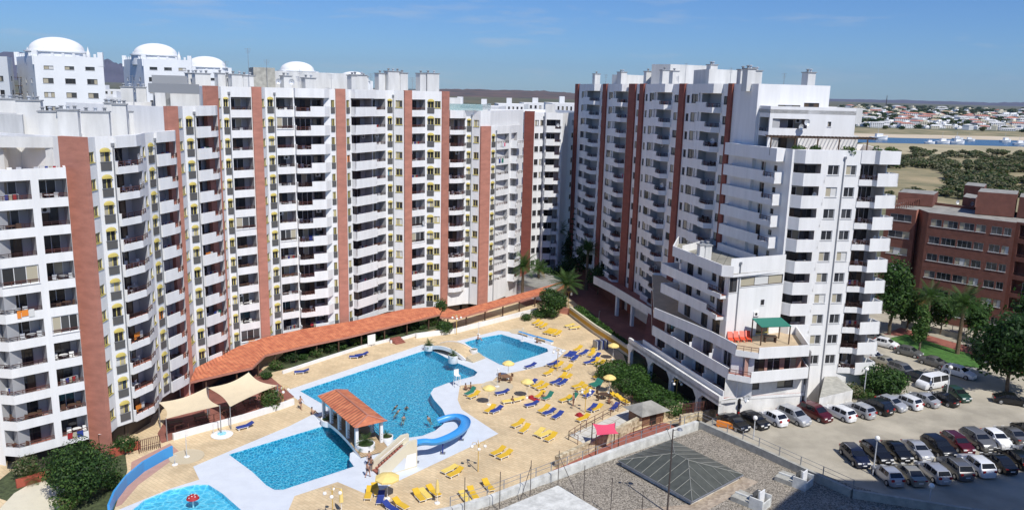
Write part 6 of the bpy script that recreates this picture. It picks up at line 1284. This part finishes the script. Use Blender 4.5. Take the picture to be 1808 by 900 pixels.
for k, (px, py, h, R, lb) in enumerate(((950, 512, 4.5, 3.0, 'short palm between the tall date palm and the round corner tree'), (1035, 512, 8.5, 3.2, 'shaded palm standing close to the right-hand block'), (966, 452, 9, 3.2, 'palm partly hidden behind the fan palm'))): palm(px, py, h, R, lb, 34, 160 + k, 1.1, tr=.3)
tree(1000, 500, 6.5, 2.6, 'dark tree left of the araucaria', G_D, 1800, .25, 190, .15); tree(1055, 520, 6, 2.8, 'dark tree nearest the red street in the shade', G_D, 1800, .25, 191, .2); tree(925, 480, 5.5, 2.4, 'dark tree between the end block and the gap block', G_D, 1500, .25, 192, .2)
cc = A2((905, 520), (945, 497), (1000, 517), (975, 535)); r = thing('garden_shed', 'low grey-roofed shed beside the tall date palm', 'shed', (cc[0][0], cc[0][1], 0)); MB().prism(cc, 0, 2.4, 'white_paint').build('wall', r); MB().prism(offset(cc if area(cc) > 0 else cc[::-1], -.4), 2.4, 2.6, 'roof_grey').build('roof', r)
# trees right of the tower
tree(1570, 590, 14, 3.8, 'tall leafy tree hard against the right side of the corner tower', ['leaf_mid', 'leaf_light', 'leaf_mid', 'leaf_dark'], 4200, .3, 100, .2, lob=12); tree(1622, 622, 8.2, 1.6, 'slender bright green tree on the lawn', ['leaf_mid', 'leaf_light', 'leaf_light'], 2000, .22, 101, .15, lob=10)
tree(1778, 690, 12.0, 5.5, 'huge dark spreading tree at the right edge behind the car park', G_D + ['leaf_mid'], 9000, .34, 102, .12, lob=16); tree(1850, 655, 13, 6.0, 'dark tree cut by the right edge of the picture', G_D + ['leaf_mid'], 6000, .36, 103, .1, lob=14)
tree(1600, 585, 7.5, 3.2, 'shaded tree in front of the red-brown block, left one', G_M, 2600, .28, 104, .2); tree(1660, 590, 6.5, 3.0, 'shaded tree in front of the red-brown block, middle one', G_M, 2400, .28, 105, .2); tree(1720, 600, 7, 3.2, 'shaded tree in front of the red-brown block, right one', G_M, 2400, .28, 106, .2)
fence('street_fence', 'dark railing on the low wall behind the lawn', AL((1590, 575), (1640, 585), (1700, 600), (1735, 615)), 1.1, ZL + .9, 0, 'metal_grey'); low_wall('low_wall', AL((1590, 575), (1640, 585), (1700, 600), (1735, 615)), .9, .3, 'concrete', 'low concrete wall behind the lawn with the palm', z=ZL)
c = P2(at(1470, 700)); tag(MB().prism(A2((1447, 702), (1506, 688), (1478, 664), (1456, 664), z=3.6), ZL, 3.6, 'old_white', 'concrete').build('ramp_cover'), 'grey-topped white low annex at the foot of the corner tower', 'annex')
c = at(1283, 755, ZL); r = thing('traffic_barrier', 'orange barrier lying beside the dark cars at the roof parapet', 'barrier', c, -.5); m_ = MB(); m_.box(-1.2, 1.2, -.2, .2, .1, .7, 'frame_orange'); m_.build('panel', r, world=False); m_ = MB(); m_.box(-1.0, -.9, -.35, .35, 0, .1, 'frame_orange'); m_.box(.9, 1.0, -.35, .35, 0, .1, 'frame_orange'); m_.build('foot', r, world=False)
# lot lamp posts
def lotlamp(px, py, h, lb):
    c = at(px, py, ZL); r = thing('globe_street_lamp', lb, 'lamp post', c, 0, 'globe lamps in the car park'); m_ = MB(); m_.tube((0, 0, 0), (0, 0, h), .09, .05, 'metal_light', 8); m_.build('pole', r, world=False); m_ = MB(); m_.sphere((0, 0, h + .2), .27, 'globe', 12); m_.build('globe', r, True, world=False)
lotlamp(1524, 704, 3.9, 'globe lamp post by the wide dark bush'); lotlamp(1671, 700, 3.9, 'globe lamp post beside the white van'); lotlamp(1541, 838, 3.9, 'globe lamp post between the two lower rows of cars'); lotlamp(1638, 905, 2.6, 'globe lamp post in the shadow at the bottom right'); lotlamp(1330, 775, 2.4, 'low globe lamp post behind the roof parapet')
# ------------------------------------------------------------------ cars
CT = dict(hatch=(4.1, .88, 1.48, [(0, .62, .62), (.03, .80, .80), (.08, .92, 1.02), (.20, .95, 1.44), (.52, .95, 1.48), (.60, .95, 1.38), (.76, .93, 1.0), (.90, .92, .90), (.98, .84, .70), (1, .76, .52)]),
 estate=(4.6, .90, 1.50, [(0, .62, .62), (.03, .82, .85), (.06, .92, 1.02), (.13, .95, 1.44), (.52, .95, 1.50), (.60, .95, 1.40), (.74, .93, 1.0), (.90, .92, .88), (.98, .84, .68), (1, .76, .50)]),
 sedan=(4.5, .89, 1.43, [(0, .60, .60), (.02, .80, .88), (.15, .92, 1.0), (.30, .95, 1.38), (.52, .95, 1.43), (.60, .95, 1.33), (.74, .93, .98), (.90, .92, .86), (.98, .84, .66), (1, .76, .48)]),
 suv=(4.6, .95, 1.66, [(0, .68, .70), (.03, .90, 1.0), (.06, .96, 1.12), (.14, .98, 1.60), (.55, .98, 1.66), (.62, .97, 1.54), (.74, .96, 1.15), (.92, .95, 1.04), (.98, .90, .80), (1, .80, .56)]),
 van=(4.8, .98, 1.95, [(0, .75, .75), (.01, .96, 1.1), (.02, .97, 1.2), (.05, .98, 1.90), (.72, .98, 1.95), (.78, .98, 1.85), (.86, .96, 1.15), (.94, .95, 1.05), (.985, .9, .8), (1, .82, .56)]),
 mpv=(4.5, .93, 1.70, [(0, .68, .68), (.03, .88, .95), (.05, .94, 1.08), (.12, .96, 1.62), (.55, .96, 1.70), (.63, .96, 1.56), (.78, .94, 1.08), (.92, .93, .96), (.98, .86, .74), (1, .78, .52)]))
def car(kind, paint, label):
    Ln, hw, ht, st = CT[kind]; r = thing('parked_car' if kind not in ('van',) else 'parked_van', label, 'car' if kind != 'van' else 'van')
    mb = MB(); P_ = []
    for i, (f, wf, z) in enumerate(st):
        x = (f - .5) * Ln; w = hw * wf; cab = 2 <= i <= 6; belt = min(z, .98 if kind not in ('suv', 'van', 'mpv') else 1.12); rw = w * (.80 if cab and 3 <= i <= 5 else .97) if cab else w * .94
        P_.append([(x, -w * .92, .20), (x, -w, .45), (x, -w * .985, belt * .97 if cab else z * .93), (x, -rw, z), (x, rw, z), (x, w * .985, belt * .97 if cab else z * .93), (x, w, .45), (x, w * .92, .20)])
    vs = [v for ring in P_ for v in ring]; nS = len(P_)
    fs = [(i * 8 + j, i * 8 + (j + 1) % 8, (i + 1) * 8 + (j + 1) % 8, (i + 1) * 8 + j) for i in range(nS - 1) for j in range(8)]; fs = [f[::-1] for f in fs]
    mb.add(vs, fs + [tuple(range(8)), tuple((nS - 1) * 8 + j for j in range(7, -1, -1))], paint); mb.build('body', r, True, world=False)
    def glass(nm, quads):
        g = MB()
        for q in quads:
            q = [Vector(v) for v in q]; c = sum(q, Vector()) / 4; n = (q[1] - q[0]).cross(q[3] - q[0]).normalized(); n = n if n.dot(c - Vector((c.x * .9, 0, .7))) > 0 else -n; g.add([c + (v - c) * .90 + n * .012 for v in q], [(0, 1, 2, 3)], 'car_glass')
        g.build(nm, r, world=False)
    R_ = P_; glass('windscreen', [(R_[5][3], R_[5][4], R_[6][4], R_[6][3])]); glass('rear_window', [(R_[2][3], R_[2][4], R_[3][4], R_[3][3])])
    m4 = [tuple((a + b) / 2 for a, b in zip(R_[3][k], R_[4][k])) for k in range(8)]
    for s in ((2, 3), (5, 4)): 
        a, b = s; glass('side_window', [(R_[3][a], R_[3][b], m4[b], m4[a]), (m4[a], m4[b], R_[4][b], R_[4][a]), (R_[4][a], R_[4][b], R_[5][b], R_[5][a])])
    for x in (-.31 * Ln, .31 * Ln):
        for s in (-1, 1):
            w_ = MB(); w_.tube((x, s * (hw - .2), .32), (x, s * (hw + .015), .32), .33, .33, 'tyre', 16); wo_ = w_.build('wheel', r, True, world=False); q_ = MB(); q_.tube((x, s * (hw + .012), .32), (x, s * (hw + .028), .32), .21, .19, 'rim', 12); q_.build('rim', wo_, world=False)
    for s in (-1, 1):
        h_ = MB(); h_.box(Ln * .468, Ln * .492, s * hw * .60 - .2, s * hw * .60 + .2, .60, .74, 'lamp_clear'); h_.build('headlight', r, world=False); t_ = MB(); t_.box(-Ln * .493, -Ln * .46, s * hw * .68 - .15, s * hw * .68 + .15, .74, .98 if kind != 'sedan' else .86, 'lamp_red'); t_.build('tail_light', r, world=False)
        mi_ = MB(); mi_.box(Ln * .20, Ln * .24, s * (hw + .06) - .09, s * (hw + .06) + .09, .92, 1.05, paint if paint != 'car_green' else 'black'); mi_.build('wing_mirror', r, world=False)
    pl_ = MB(); pl_.box(Ln * .5, Ln * .506, -.26, .26, .40, .51, 'white_plastic'); pl_.box(-Ln * .506, -Ln * .5, -.26, .26, .52, .63, 'white_plastic'); pl_.build('number_plate', r, world=False)
    if kind in ('suv', 'estate'): rr_ = MB(); [rr_.tube((-.28 * Ln, s * hw * .72, ht + .0), (.05 * Ln, s * hw * .72, ht + .03), .02, .02, 'metal_light' if paint != 'car_black' else 'black', 5) for s in (-1, 1)]; rr_.build('roof_rail', r, world=False)
    return r
WH1 = 'in the row along the building'; WA = 'in the upper of the two lower rows'; WB = 'in the front row at the bottom'
CARS = [(1294, 752, -62, 'sedan', 'car_black', 'black saloon nearest the roof parapet beside the orange barrier', 0), (1330, 749, -62, 'hatch', 'car_black', 'black hatchback second from the left ' + WH1, 0), (1364, 744, -62, 'hatch', 'car_white', 'white hatchback showing its rear, third from the left along the building', 1), (1400, 742, -62, 'mpv', 'car_silver', 'silver people carrier with its nose to the lot, fourth from the left', 0),
 (1438, 736, -62, 'mpv', 'car_red', 'dark red people carrier, the only red one ' + WH1, 0), (1480, 735, -60, 'estate', 'car_white', 'white estate right of the dark red people carrier', 1), (1514, 730, -60, 'estate', 'car_silver', 'silver estate seventh from the left ' + WH1, 1), (1545, 724, -60, 'suv', 'car_black', 'black off-roader with roof rails in front of the lamp post', 1), (1572, 719, -60, 'hatch', 'car_silver', 'pale silver hatchback with its nose to the lot near the dark bush', 0),
 (1597, 715, -60, 'estate', 'car_white', 'white estate fourth from the right ' + WH1, 1), (1628, 711, -60, 'sedan', 'car_silver', 'silver saloon left of the black saloon near the green pickup', 1), (1661, 710, -58, 'sedan', 'car_black', 'black saloon between silver saloon and green pickup', 1), (1688, 702, -80, 'hatch', 'car_green', 'dark green pickup-like car at the right end of the row', 0),
 (1645, 683, 205, 'van', 'car_white', 'white van parked beside the lamp post', 0),
 (1508, 812, -84, 'estate', 'car_navy', 'dark blue estate at the left end of the upper lower row', 0), (1546, 806, -84, 'estate', 'car_black', 'black estate behind the globe lamp post ' + WA, 0), (1582, 803, -84, 'sedan', 'car_black', 'black saloon third from the left ' + WA, 0), (1618, 801, -84, 'sedan', 'car_silver', 'silver saloon fourth from the left ' + WA, 0), (1655, 797, -84, 'suv', 'car_black', 'large black car just left of the dark red estate', 0), (1689, 789, -84, 'estate', 'car_red', 'dark red estate in the middle of the lower rows', 0), (1724, 784, -84, 'suv', 'car_grey', 'dark grey off-roader right of the dark red estate', 0), (1757, 781, -84, 'hatch', 'car_white', 'white hatchback second from the right ' + WA, 0), (1784, 774, -84, 'sedan', 'car_grey', 'dark grey saloon near the right edge ' + WA, 1), (1812, 766, -84, 'hatch', 'car_black', 'black car cut by the right edge ' + WA, 1),
 (1566, 846, -84, 'hatch', 'car_silver', 'silver hatchback at the left end of the bottom row beside the lamp post', 1), (1604, 844, -84, 'sedan', 'car_champagne', 'champagne saloon second from the left ' + WB, 1), (1645, 840, -84, 'estate', 'car_silver', 'silver blue estate third from the left ' + WB, 1), (1685, 834, -84, 'suv', 'car_grey', 'grey off-roader fourth from the left ' + WB, 1), (1722, 829, -84, 'suv', 'car_white', 'white off-roader ' + WB, 1), (1762, 824, -84, 'sedan', 'car_black', 'black saloon right of the white off-roader ' + WB, 1), (1792, 816, -84, 'estate', 'car_black', 'black estate near the right edge ' + WB, 1), (1818, 808, -84, 'hatch', 'car_silver', 'silver car cut by the right edge ' + WB, 1),
 (1563, 612, -45, 'hatch', 'car_white', 'white hatchback beside the lawn near the tall leafy tree', 0), (1541, 600, -45, 'hatch', 'car_grey', 'grey car farthest back beside the corner tower', 0), (1604, 627, -50, 'hatch', 'car_grey', 'dark grey hatchback at the kerb of the lawn', 0), (1540, 635, -60, 'hatch', 'car_white', 'white car by the foot of the corner tower balconies', 0), (1562, 645, -62, 'sedan', 'car_champagne', 'champagne saloon above the dark bush', 0), (1591, 660, -65, 'mpv', 'car_grey', 'dark grey people carrier above the dark bush', 0), (1614, 671, 115, 'hatch', 'car_navy', 'dark blue hatchback left of the white van', 0), (1648, 645, -55, 'sedan', 'car_grey', 'grey saloon in the middle of the kerb row at the lawn', 0), (1692, 663, -52, 'estate', 'car_white', 'silver white estate at the right end of the lawn kerb', 0), (1785, 712, -20, 'sedan', 'car_black', 'dark saloon in the shade of the huge tree', 0)]
protos = {}
for (px, py, hd, kind, paint, lb, rev) in CARS:
    k = (kind, paint)
    if k not in protos: protos[k] = o = car(kind, paint, lb)
    else: o = copy_tree(protos[k])
    o.scale = (.96,) * 3; o.location = at(px, py, ZL + .005); o.rotation_euler.z = rad(hd + (180 if rev else 0) + random.uniform(-2, 2)); o['label'] = lb; o['group'] = 'cars parked in the car park'
# ------------------------------------------------------------------ red-brown block on the right
T = 21.0; q = [at(1565, 365, T), at(1619, 371, T), at(1640, 375, T), at(1755, 388, T), at(1795, 393, T), at(1900, 405, T)]; q = [P2(v) for v in q]
inn = Vector((.55, .83)) ; dn = inn * 14
full = [q[0], q[1], (q[1][0] + 1.2, q[1][1] + 1.6), q[2], q[4], (q[4][0] + .5, q[4][1] + .8), q[5], (q[5][0] + dn.x, q[5][1] + dn.y), (q[0][0] + dn.x + 3, q[0][1] + dn.y)]
B = Bld('red_brown_apartment_block', 'red-brown apartment block with long grey window bands at the right edge', 'apartment block', full); z = zs(18.0, 6, 3.05)
def band(a, b, parts):
    w = ln(a, b); return [col('win', w * u, w * v, z, h=1.25, sill=.7, fr='metal_grey', name=nm) for u, v, nm in parts]
B.facade(full[0], full[1], 0, T, band(full[0], full[1], ((.16, .86, 'window_band'),)), m='brick_red'); B.facade(full[1], full[2], 0, T, m='terracotta'); B.facade(full[2], full[3], 0, T, m='brick_red')  # narrow return in lighter terracotta paints in the sunlit sliver
B.facade(full[3], full[4], 0, T, band(full[3], full[4], ((.04, .17, 'window'), (.19, .36, 'window'), (.38, .55, 'window'), (.57, .68, 'window'), (.74, .86, 'narrow_window'), (.88, .96, 'narrow_window'))), m='brick_red'); B.facade(full[4], full[5], 0, T, m='brick_red')
w = ln(full[5], full[6]); B.facade(full[5], full[6], 0, T, [col('loggia', .6, w - .6, z, par=.3, top=2.6)], m='brick_red')
for a, b in zip(full[6:], full[7:] + [full[0]]): B.facade(a, b, 0, T, m='brick_red')
B.roof(T, 'roof_grey', wm='brick_red', drop=.5, cap='roof_grey')
for (pa, pb, D1, zz_) in ((1585, 1648, 152, 22.9), (1700, 1722, 150, 22.6), (1725, 1795, 141, 24.6), (1700, 1735, 158, 24.0), (1800, 1850, 138, 24.2)):
    a, b = R2(pa, D1, 350), R2(pb, D1 - 3, 350); B.block('rooftop_room', [a, b, (b[0] + 4, b[1] + 6), (a[0] + 4, a[1] + 6)], T - .4, zz_, 'brick_red', 'roof_grey')
for (px, D1) in ((1690, 148), (1716, 146)): B.part('satellite_dish', m_dish(), (R2(px, D1, 355)[0], R2(px, D1, 355)[1], T + .8), .3)
for k in range(4): fence_ = MB(); a = R2(1570 + 12 * k, 146 + 2 * k, 360); [fence_.box(a[0] + .4 * j, a[0] + .4 * j + .1, a[1], a[1] + .1, T - .4, T + .8, 'brick_red') for j in range(9)]; fence_.box(a[0], a[0] + 3.4, a[1], a[1] + .1, T + .8, T + .9, 'brick_red'); fence_.build('roof_balustrade', B.root)
B.done()
# ------------------------------------------------------------------ domed hotel behind on the left
def hotel(pa, pb, pc, Da, Db, Dc, top, dome, label, rows=5, colsn=3, scaff=False):
    a, b, c = R2(pa, Da, 110), R2(pb, Db, 110), R2(pc, Dc, 110); d = (a[0] + c[0] - b[0], a[1] + c[1] - b[1]) if pa < pb else None
    full = [a, b, c, d]; B = Bld('domed_hotel_tower', label, 'hotel tower', full, 'white hotel towers with domes'); zz_ = zs(top - 7.2, rows, 3.2)
    w = ln(a, b); B.facade(a, b, 0, top, [col('win', w * f - .5, w * f + .5, zs(top - 7.2, 4, 3.2), fr='frame_dark', h=1.1, name='side_window') for f in (.2, .5, .8)], m='hotel_white')
    w = ln(b, c); B.facade(b, c, 0, top, [col('win', w * f - 1.1, w * f + 1.1, zz_, fr='frame_dark', h=1.2) for f in (.18, .5, .82)] + [col('win', w * f - 1.0, w * f + 1.0, [top - 3.6], fr='frame_dark', h=.8, sill=.6, name='frieze_window') for f in (.2, .5, .8)], m='hotel_white')
    B.facade(c, d, 0, top, m='hotel_white'); B.facade(d, a, 0, top, m='hotel_white'); B.roof(top, 'roof_white', wm='hotel_white', drop=1.6)
    cx_, cy_ = (a[0] + c[0]) / 2, (a[1] + c[1]) / 2; s = dome
    m_ = MB(); m_.lathe([(s * 1.12, -1.6), (s * 1.12, 1.1), (s * 1.18, 1.1), (s * 1.18, 1.4), (s, 1.4)], 'hotel_white', (cx_, cy_, top), 20); m_.build('drum', B.root, True)
    m_ = MB(); m_.lathe([(s * 1.08, 1.4), (s * 1.08, 1.6), (s, 1.65)] + [(s * cos(t), 1.65 + s * .52 * sin(t)) for t in [k * pi / 2 / 9 for k in range(1, 9)]] + [(.01, 1.65 + s * .52)], 'far_white', (cx_, cy_, top), 28); m_.build('dome', B.root, True)
    for x, y in (a, b, c, d):
        v = Vector((cx_ - x, cy_ - y)).normalized(); m_ = MB(); m_.box(-.55, .55, -.55, .55, top - 2, top + 1.2, 'hotel_white', atan2(c[1] - b[1], c[0] - b[0]), (x + v.x * .75, y + v.y * .75, 0)); m_.build('corner_turret', B.root)
        m_ = MB(); m_.lathe([(.45, 0), (.5, .7), (.42, 1.2), (.22, 1.8), (.02, 2.7)], 'far_white', (x + v.x * 5.0, y + v.y * 5.0, top - .2), 10); m_.build('finial', B.root, True)
    for p0, p1 in ((a, b), (b, c)):
        n = int(ln(p0, p1) / 1.1)
        for k in range(2, n - 1):
            t = (k + .5) / n
            if k % 2: m_ = MB(); m_.box(-.28, .28, .02, .3, top + .02, top + .75, 'hotel_white', atan2(p1[1] - p0[1], p1[0] - p0[0]), (p0[0] + (p1[0] - p0[0]) * t, p0[1] + (p1[1] - p0[1]) * t, 0)); m_.build('merlon', B.root)
    B.done(); return B
hotel(28, 60, 182, 206, 188, 192, 45.0, 6.0, 'white hotel tower with a large dome and corner spikes, the nearest domed one', 7)
hotel(217, 253, 338, 246, 228, 232, 46.0, 5.9, 'white hotel tower with dome, second domed one from the left', 5)
hotel(322, 340, 408, 278, 262, 266, 43.6, 6.2, 'white hotel tower whose dome peeks over the roofs, third domed one', 3)
hotel(488, 500, 562, 318, 305, 309, 43.8, 6.3, 'farther domed hotel tower behind the tallest block, left one', 2); hotel(590, 602, 658, 330, 318, 322, 41.0, 6.0, 'farther domed hotel tower behind the tallest block, right one', 2)
full = [R2(-90, 196, 110), R2(-20, 190, 110), R2(13, 188, 110), R2(22, 200, 110), R2(-60, 215, 110)]; B = Bld('hotel_wing', 'white hotel wing cut by the left edge, beside the scaffolded gap', 'hotel wing', full)
for a, b in zip(full, full[1:] + [full[0]]): w = ln(a, b); B.facade(a, b, 0, 44.6, [col('win', w * .45, w * .7, zs(38, 6, 3.2), fr='frame_dark')] if a[0] > -130 else [], m='hotel_white')
B.roof(44.6, wm='hotel_white'); B.done()
c = R2(42, 202, 160); r = thing('scaffolding', 'rusty scaffolding standing in the gap between two hotel towers', 'scaffolding', (c[0], c[1], 0)); m_ = MB()
for i in range(5): m_.box(-2.4 + i * 1.2 - .06, -2.4 + i * 1.2 + .06, -.06, .06, 0, 41, 'metal_grey')
m_.build('upright', r, world=False); m_ = MB()
for k in range(20): m_.box(-2.6, 2.6, -.5, .5, 2 * k + 1.9, 2 * k + 2.0, 'wood_dark')
m_.build('platform', r, world=False)
# ------------------------------------------------------------------ lower town between the blocks
def townblock(pa, pb, D, top, depth, label, m='far_white', rows=2, nw=6, grp=None, fr='frame_dark'):
    a, b = R2(pa, D, 190), R2(pb, D + random.uniform(-4, 4), 190); full = [a, b, (b[0] + 2, b[1] + depth), (a[0] - 2, a[1] + depth)]; B = Bld('town_building', label, 'building', full, grp); w = ln(a, b)
    B.facade(a, b, 0, top, [col('win', w * (k + .25) / nw, w * (k + .7) / nw, zs(top - 3.2, rows, 3), fr=fr, h=1.3) for k in range(nw)], m=m)
    for p, q_ in zip(full[1:], full[2:] + [full[0]]): B.facade(p, q_, 0, top, m=m)
    B.roof(top, wm=m); B.block('rooftop_room', [(a[0] + w * .3, a[1] + 3), (a[0] + w * .5, a[1] + 3), (a[0] + w * .5, a[1] + 7), (a[0] + w * .3, a[1] + 7)], top - 1, top + 2.2, m); B.done()
TG = 'white town buildings behind the blocks'
for i, (pa, pb, D, top, dp, lb) in enumerate(((868, 905, 205, 33.0, 14, 'grey-white town building just right of the lowest block of the row'), (792, 832, 230, 35.6, 16, 'white town building with flat roof right of the tallest block'), (835, 880, 260, 34.8, 18, 'white town building behind the glass-railed roof terrace'), (880, 925, 300, 35.0, 18, 'wide town building behind the gap block, left part'), (925, 975, 340, 35.0, 20, 'wide town building behind the gap block, right part'), (975, 1020, 262, 36.3, 22, 'beige-roofed town building against the right-hand block'),
   (184, 216, 330, 33, 20, 'pale town building between the first two domed towers'), (155, 215, 420, 35, 22, 'farther pale town building between the first two domed towers'), (186, 250, 250, 31, 20, 'white town building behind the second block roofs'), (400, 470, 290, 41.0, 18, 'white building beside the third dome'), (560, 600, 300, 40, 18, 'white building between the two farther domes'))): townblock(pa, pb, D, top, dp, lb, rows=4, grp=TG)
# coast town across the river: every house its own, plus dark trees
def house_mesh(v):
    def f():
        g = random.Random(v); mb = MB(); w = g.uniform(11, 26); d = g.uniform(8, 13); h = g.choice((3.4, 6.2, 6.4, 9)); c = g.choice(('far_white', 'far_white', 'far_white', 'cream_wall'))
        mb.box(-w / 2, w / 2, -d / 2, d / 2, -1.5, h, c)
        if v % 3 == 0: mb.add([(-w / 2 - .4, -d / 2 - .4, h), (w / 2 + .4, -d / 2 - .4, h), (w / 2 + .4, d / 2 + .4, h), (-w / 2 - .4, d / 2 + .4, h), (-w / 2 + 3, 0, h + 2.2), (w / 2 - 3, 0, h + 2.2)], [(0, 1, 5, 4), (1, 2, 5), (2, 3, 4, 5), (3, 0, 4)], g.choice(('terracotta', 'roof_white', 'roof_white', 'roof_tan', 'far_white')))
        else: mb.box(-w * .2, w * .15, -d * .2, d * .3, h, h + 2.4, c)
        n = int(w / 3)
        for fl in range(int(h // 3)):
            for k in range(n): x = -w / 2 + w * (k + .5) / n; mb.box(x - .8, x + .8, -d / 2 - .06, -d / 2 + .1, fl * 3 + .9, fl * 3 + 2.4, 'glass_mid')
        return mb.mesh('coast_house')
    return kit(('house', v), f)
def crown_mesh(v):
    def f():
        g = random.Random(v); lob = [(g.uniform(-2.5, 2.5), g.uniform(-2, 2), g.uniform(2.2, 5), g.uniform(2, 3.5), g.uniform(2, 3.5), g.uniform(1.6, 2.6)) for _ in range(5)]; return leaves(lob, 320, 1.0, (G_D, ['leaf_dark', 'leaf_olive'], ['leaf_dark', 'leaf_mid'], ['leaf_dusty', 'leaf_mid', 'leaf_dark'])[v % 4] if v < 8 else (['leaf_dusty', 'leaf_olive', 'leaf_mid'], ['leaf_dusty', 'leaf_dark', 'leaf_olive'], ['leaf_dusty', 'leaf_dusty', 'leaf_dark'])[v % 3], v).mesh('crown')
    return kit(('crn', v), f)
def trunk_mesh(): return kit('trk', lambda: trunkmb(3.5, .3, .2, 3, 4).mesh('trunk'))
g = random.Random(21)
ORDN = ['first', 'second', 'third', 'fourth', 'fifth', 'sixth', 'seventh', 'eighth', 'ninth']; ROWN = ['front row', 'second row', 'third row', 'fourth row', 'fifth row', 'sixth row', 'seventh row', 'eighth row', 'last row']
def zone(px, py, y0, y1, n=9): return ORDN[min(8, max(0, int((px - 1478) / 357 * 9)))] + ' strip from the left, ' + ('nearest the river', 'middle depth', 'farthest away')[min(2, max(0, int((y1 - py) / (y1 - y0) * 3)))]
for row, (y0, cnt) in enumerate(((226.5, 34), (222.5, 34), (218.5, 34), (214.5, 34), (210.5, 32), (206.5, 30), (202.5, 30), (198.8, 28), (195.5, 26))):
    for k in range(cnt):
        px = 1478 + (1835 - 1478) * (k + g.uniform(.05, .95)) / cnt; py = y0 + (px - 1640) * .024 + g.uniform(-1.2, 1.2); p = at(px, py)
        o = inst('coast_house', house_mesh(g.randrange(16)), None, p, g.uniform(-.5, .9)); s = 1 + row * .16; o.scale = (s * .8, s * .8, s * .75)
        hv = int(o.data.name.split('.')[1]) if '.' in o.data.name else 0
        tag(o, f"{('low', 'pale', 'broad', 'plain')[k % 4]} far-shore house, {ORDN[k // 4]} group from the left, {ROWN[row]} from the river", 'house', 'houses of the town on the far shore')
for k in range(230):
    px = g.uniform(1478, 1835); f = g.random() ** .8; py = 231 - f * 40 + (px - 1640) * .024; p = at(px, py); s = .8 + f * 2.0
    t = thing('shore_tree', ('round', 'wide', 'dense', 'ragged')[k % 4] + ' dark tree among far-shore houses, ' + zone(px, py, 191, 231), 'tree', p, g.uniform(0, 6), 'trees among the houses on the far shore'); t.scale = (s * 1.3, s * 1.3, s); inst('crown', crown_mesh(g.randrange(8)), t); inst('trunk', trunk_mesh(), t)
# scrub trees on the near bank
for k in range(230):
    px = g.uniform(1560, 1835); z_ = g.random(); py = (g.uniform(268, 300) if k < 130 else g.uniform(318, 350) if k < 200 else g.uniform(300, 320)) + (px - 1640) * .03
    if 1560 < px < 1665 and 302 < py < 345 and k >= 130: px += 110
    p = at(px, py); s = g.uniform(.4, .95) ; t = thing('scrub_tree', ('round', 'wide', 'low', 'dense', 'ragged')[k % 5] + ' scrub bush before the river, ' + zone(px, py, 268, 350).replace('nearest the river', 'near edge').replace('farthest away', 'river edge'), 'bush', p, g.uniform(0, 6), 'scrub bushes on the dry land'); t.scale = (s * 1.25, s * 1.25, s * .8); inst('crown', crown_mesh(8 + g.randrange(8)), t); inst('trunk', trunk_mesh(), t)
# boats
def boat():
    r = thing('motor_boat', 'white motor boat', 'boat'); m_ = MB(); vs = []
    for x, w_, zt in ((-4, 1.5, 1.1), (-1, 1.7, 1.2), (2.5, 1.2, 1.5), (4.5, .05, 1.9)): vs += [(x, -w_ * .6, 0), (x, -w_, zt), (x, w_, zt), (x, w_ * .6, 0)]
    m_.add(vs, [(i * 4 + j, (i + 1) * 4 + j, (i + 1) * 4 + (j + 1) % 4, i * 4 + (j + 1) % 4) for i in range(3) for j in range(4)] + [(0, 1, 2, 3), (15, 14, 13, 12)], 'far_white'); m_.build('hull', r, world=False); m_ = MB(); m_.box(-1.5, 1.6, -.9, .9, 1.2, 2.7, 'far_white'); m_.box(-1.2, 1.65, -.85, .85, 1.9, 2.4, 'glass_dark'); m_.build('cabin', r, world=False); m_ = MB(); m_.tube((-.5, 0, 2.7), (-.5, 0, 6.5), .07, .04, 'metal_light', 5); m_.build('mast', r, world=False); return r
bp = boat()
for k, (px, py, s, lb) in enumerate(((1551, 246, 2.2, 'dark-decked boat at the left end of the river beside the tower'), (1641, 253.5, 1.2, 'small white boat left of the two white motor boats'), (1664, 253.0, 1.7, 'left one of the two white motor boats on the river'), (1690, 253.5, 1.7, 'right one of the two white motor boats on the river'), (1711, 248.5, 1.3, 'low white boat in mid-river'), (1690, 246.5, 1.3, 'darker boat near the far sand'), (1775, 250.5, 1.6, 'white boat in the right half of the river'), (1800, 256, 1.6, 'white boat at the right edge of the river'))):
    o = bp if k == 0 else copy_tree(bp); o.location = at(px, py, .15); o.rotation_euler.z = g.uniform(-.3, .3); o.scale = (s,) * 3; o['label'] = lb; o['group'] = 'boats on the river'
c = at(1564, 190); r = thing('mast', 'thin dark mast on the horizon above the town', 'mast', c); c2 = V(1564, 169, c.y); m_ = MB(); m_.tube((0, 0, 0), (0, 0, c2.z), 3, 1.5, 'frame_dark', 6); m_.build('shaft', r, world=False)
# ------------------------------------------------------------------ air between here and the hills
hz = MB(); hz.box(-20000, 24000, -300, 21000, -31, 700, 'far_white'); hm = bpy.data.materials.new('haze'); hm.use_nodes = True; nn = hm.node_tree.nodes; nn.remove(nn['Principled BSDF']); pv = nn.new('ShaderNodeVolumePrincipled')
pv.inputs['Color'].default_value = (.62, .78, 1, 1); pv.inputs['Density'].default_value = 2.2e-5; pv.inputs['Anisotropy'].default_value = .2; hm.node_tree.links.new(pv.outputs[0], nn['Material Output'].inputs['Volume'])
ho = hz.build('haze'); ho.data.materials.clear(); ho.data.materials.append(hm); tag(ho, 'thin blue haze over the far land', 'haze', kind='stuff')
for o in S.objects:
    l_ = o.get('label')
    if l_ and not 4 <= len(l_.split()) <= 16: print('LABEL', len(l_.split()), l_)
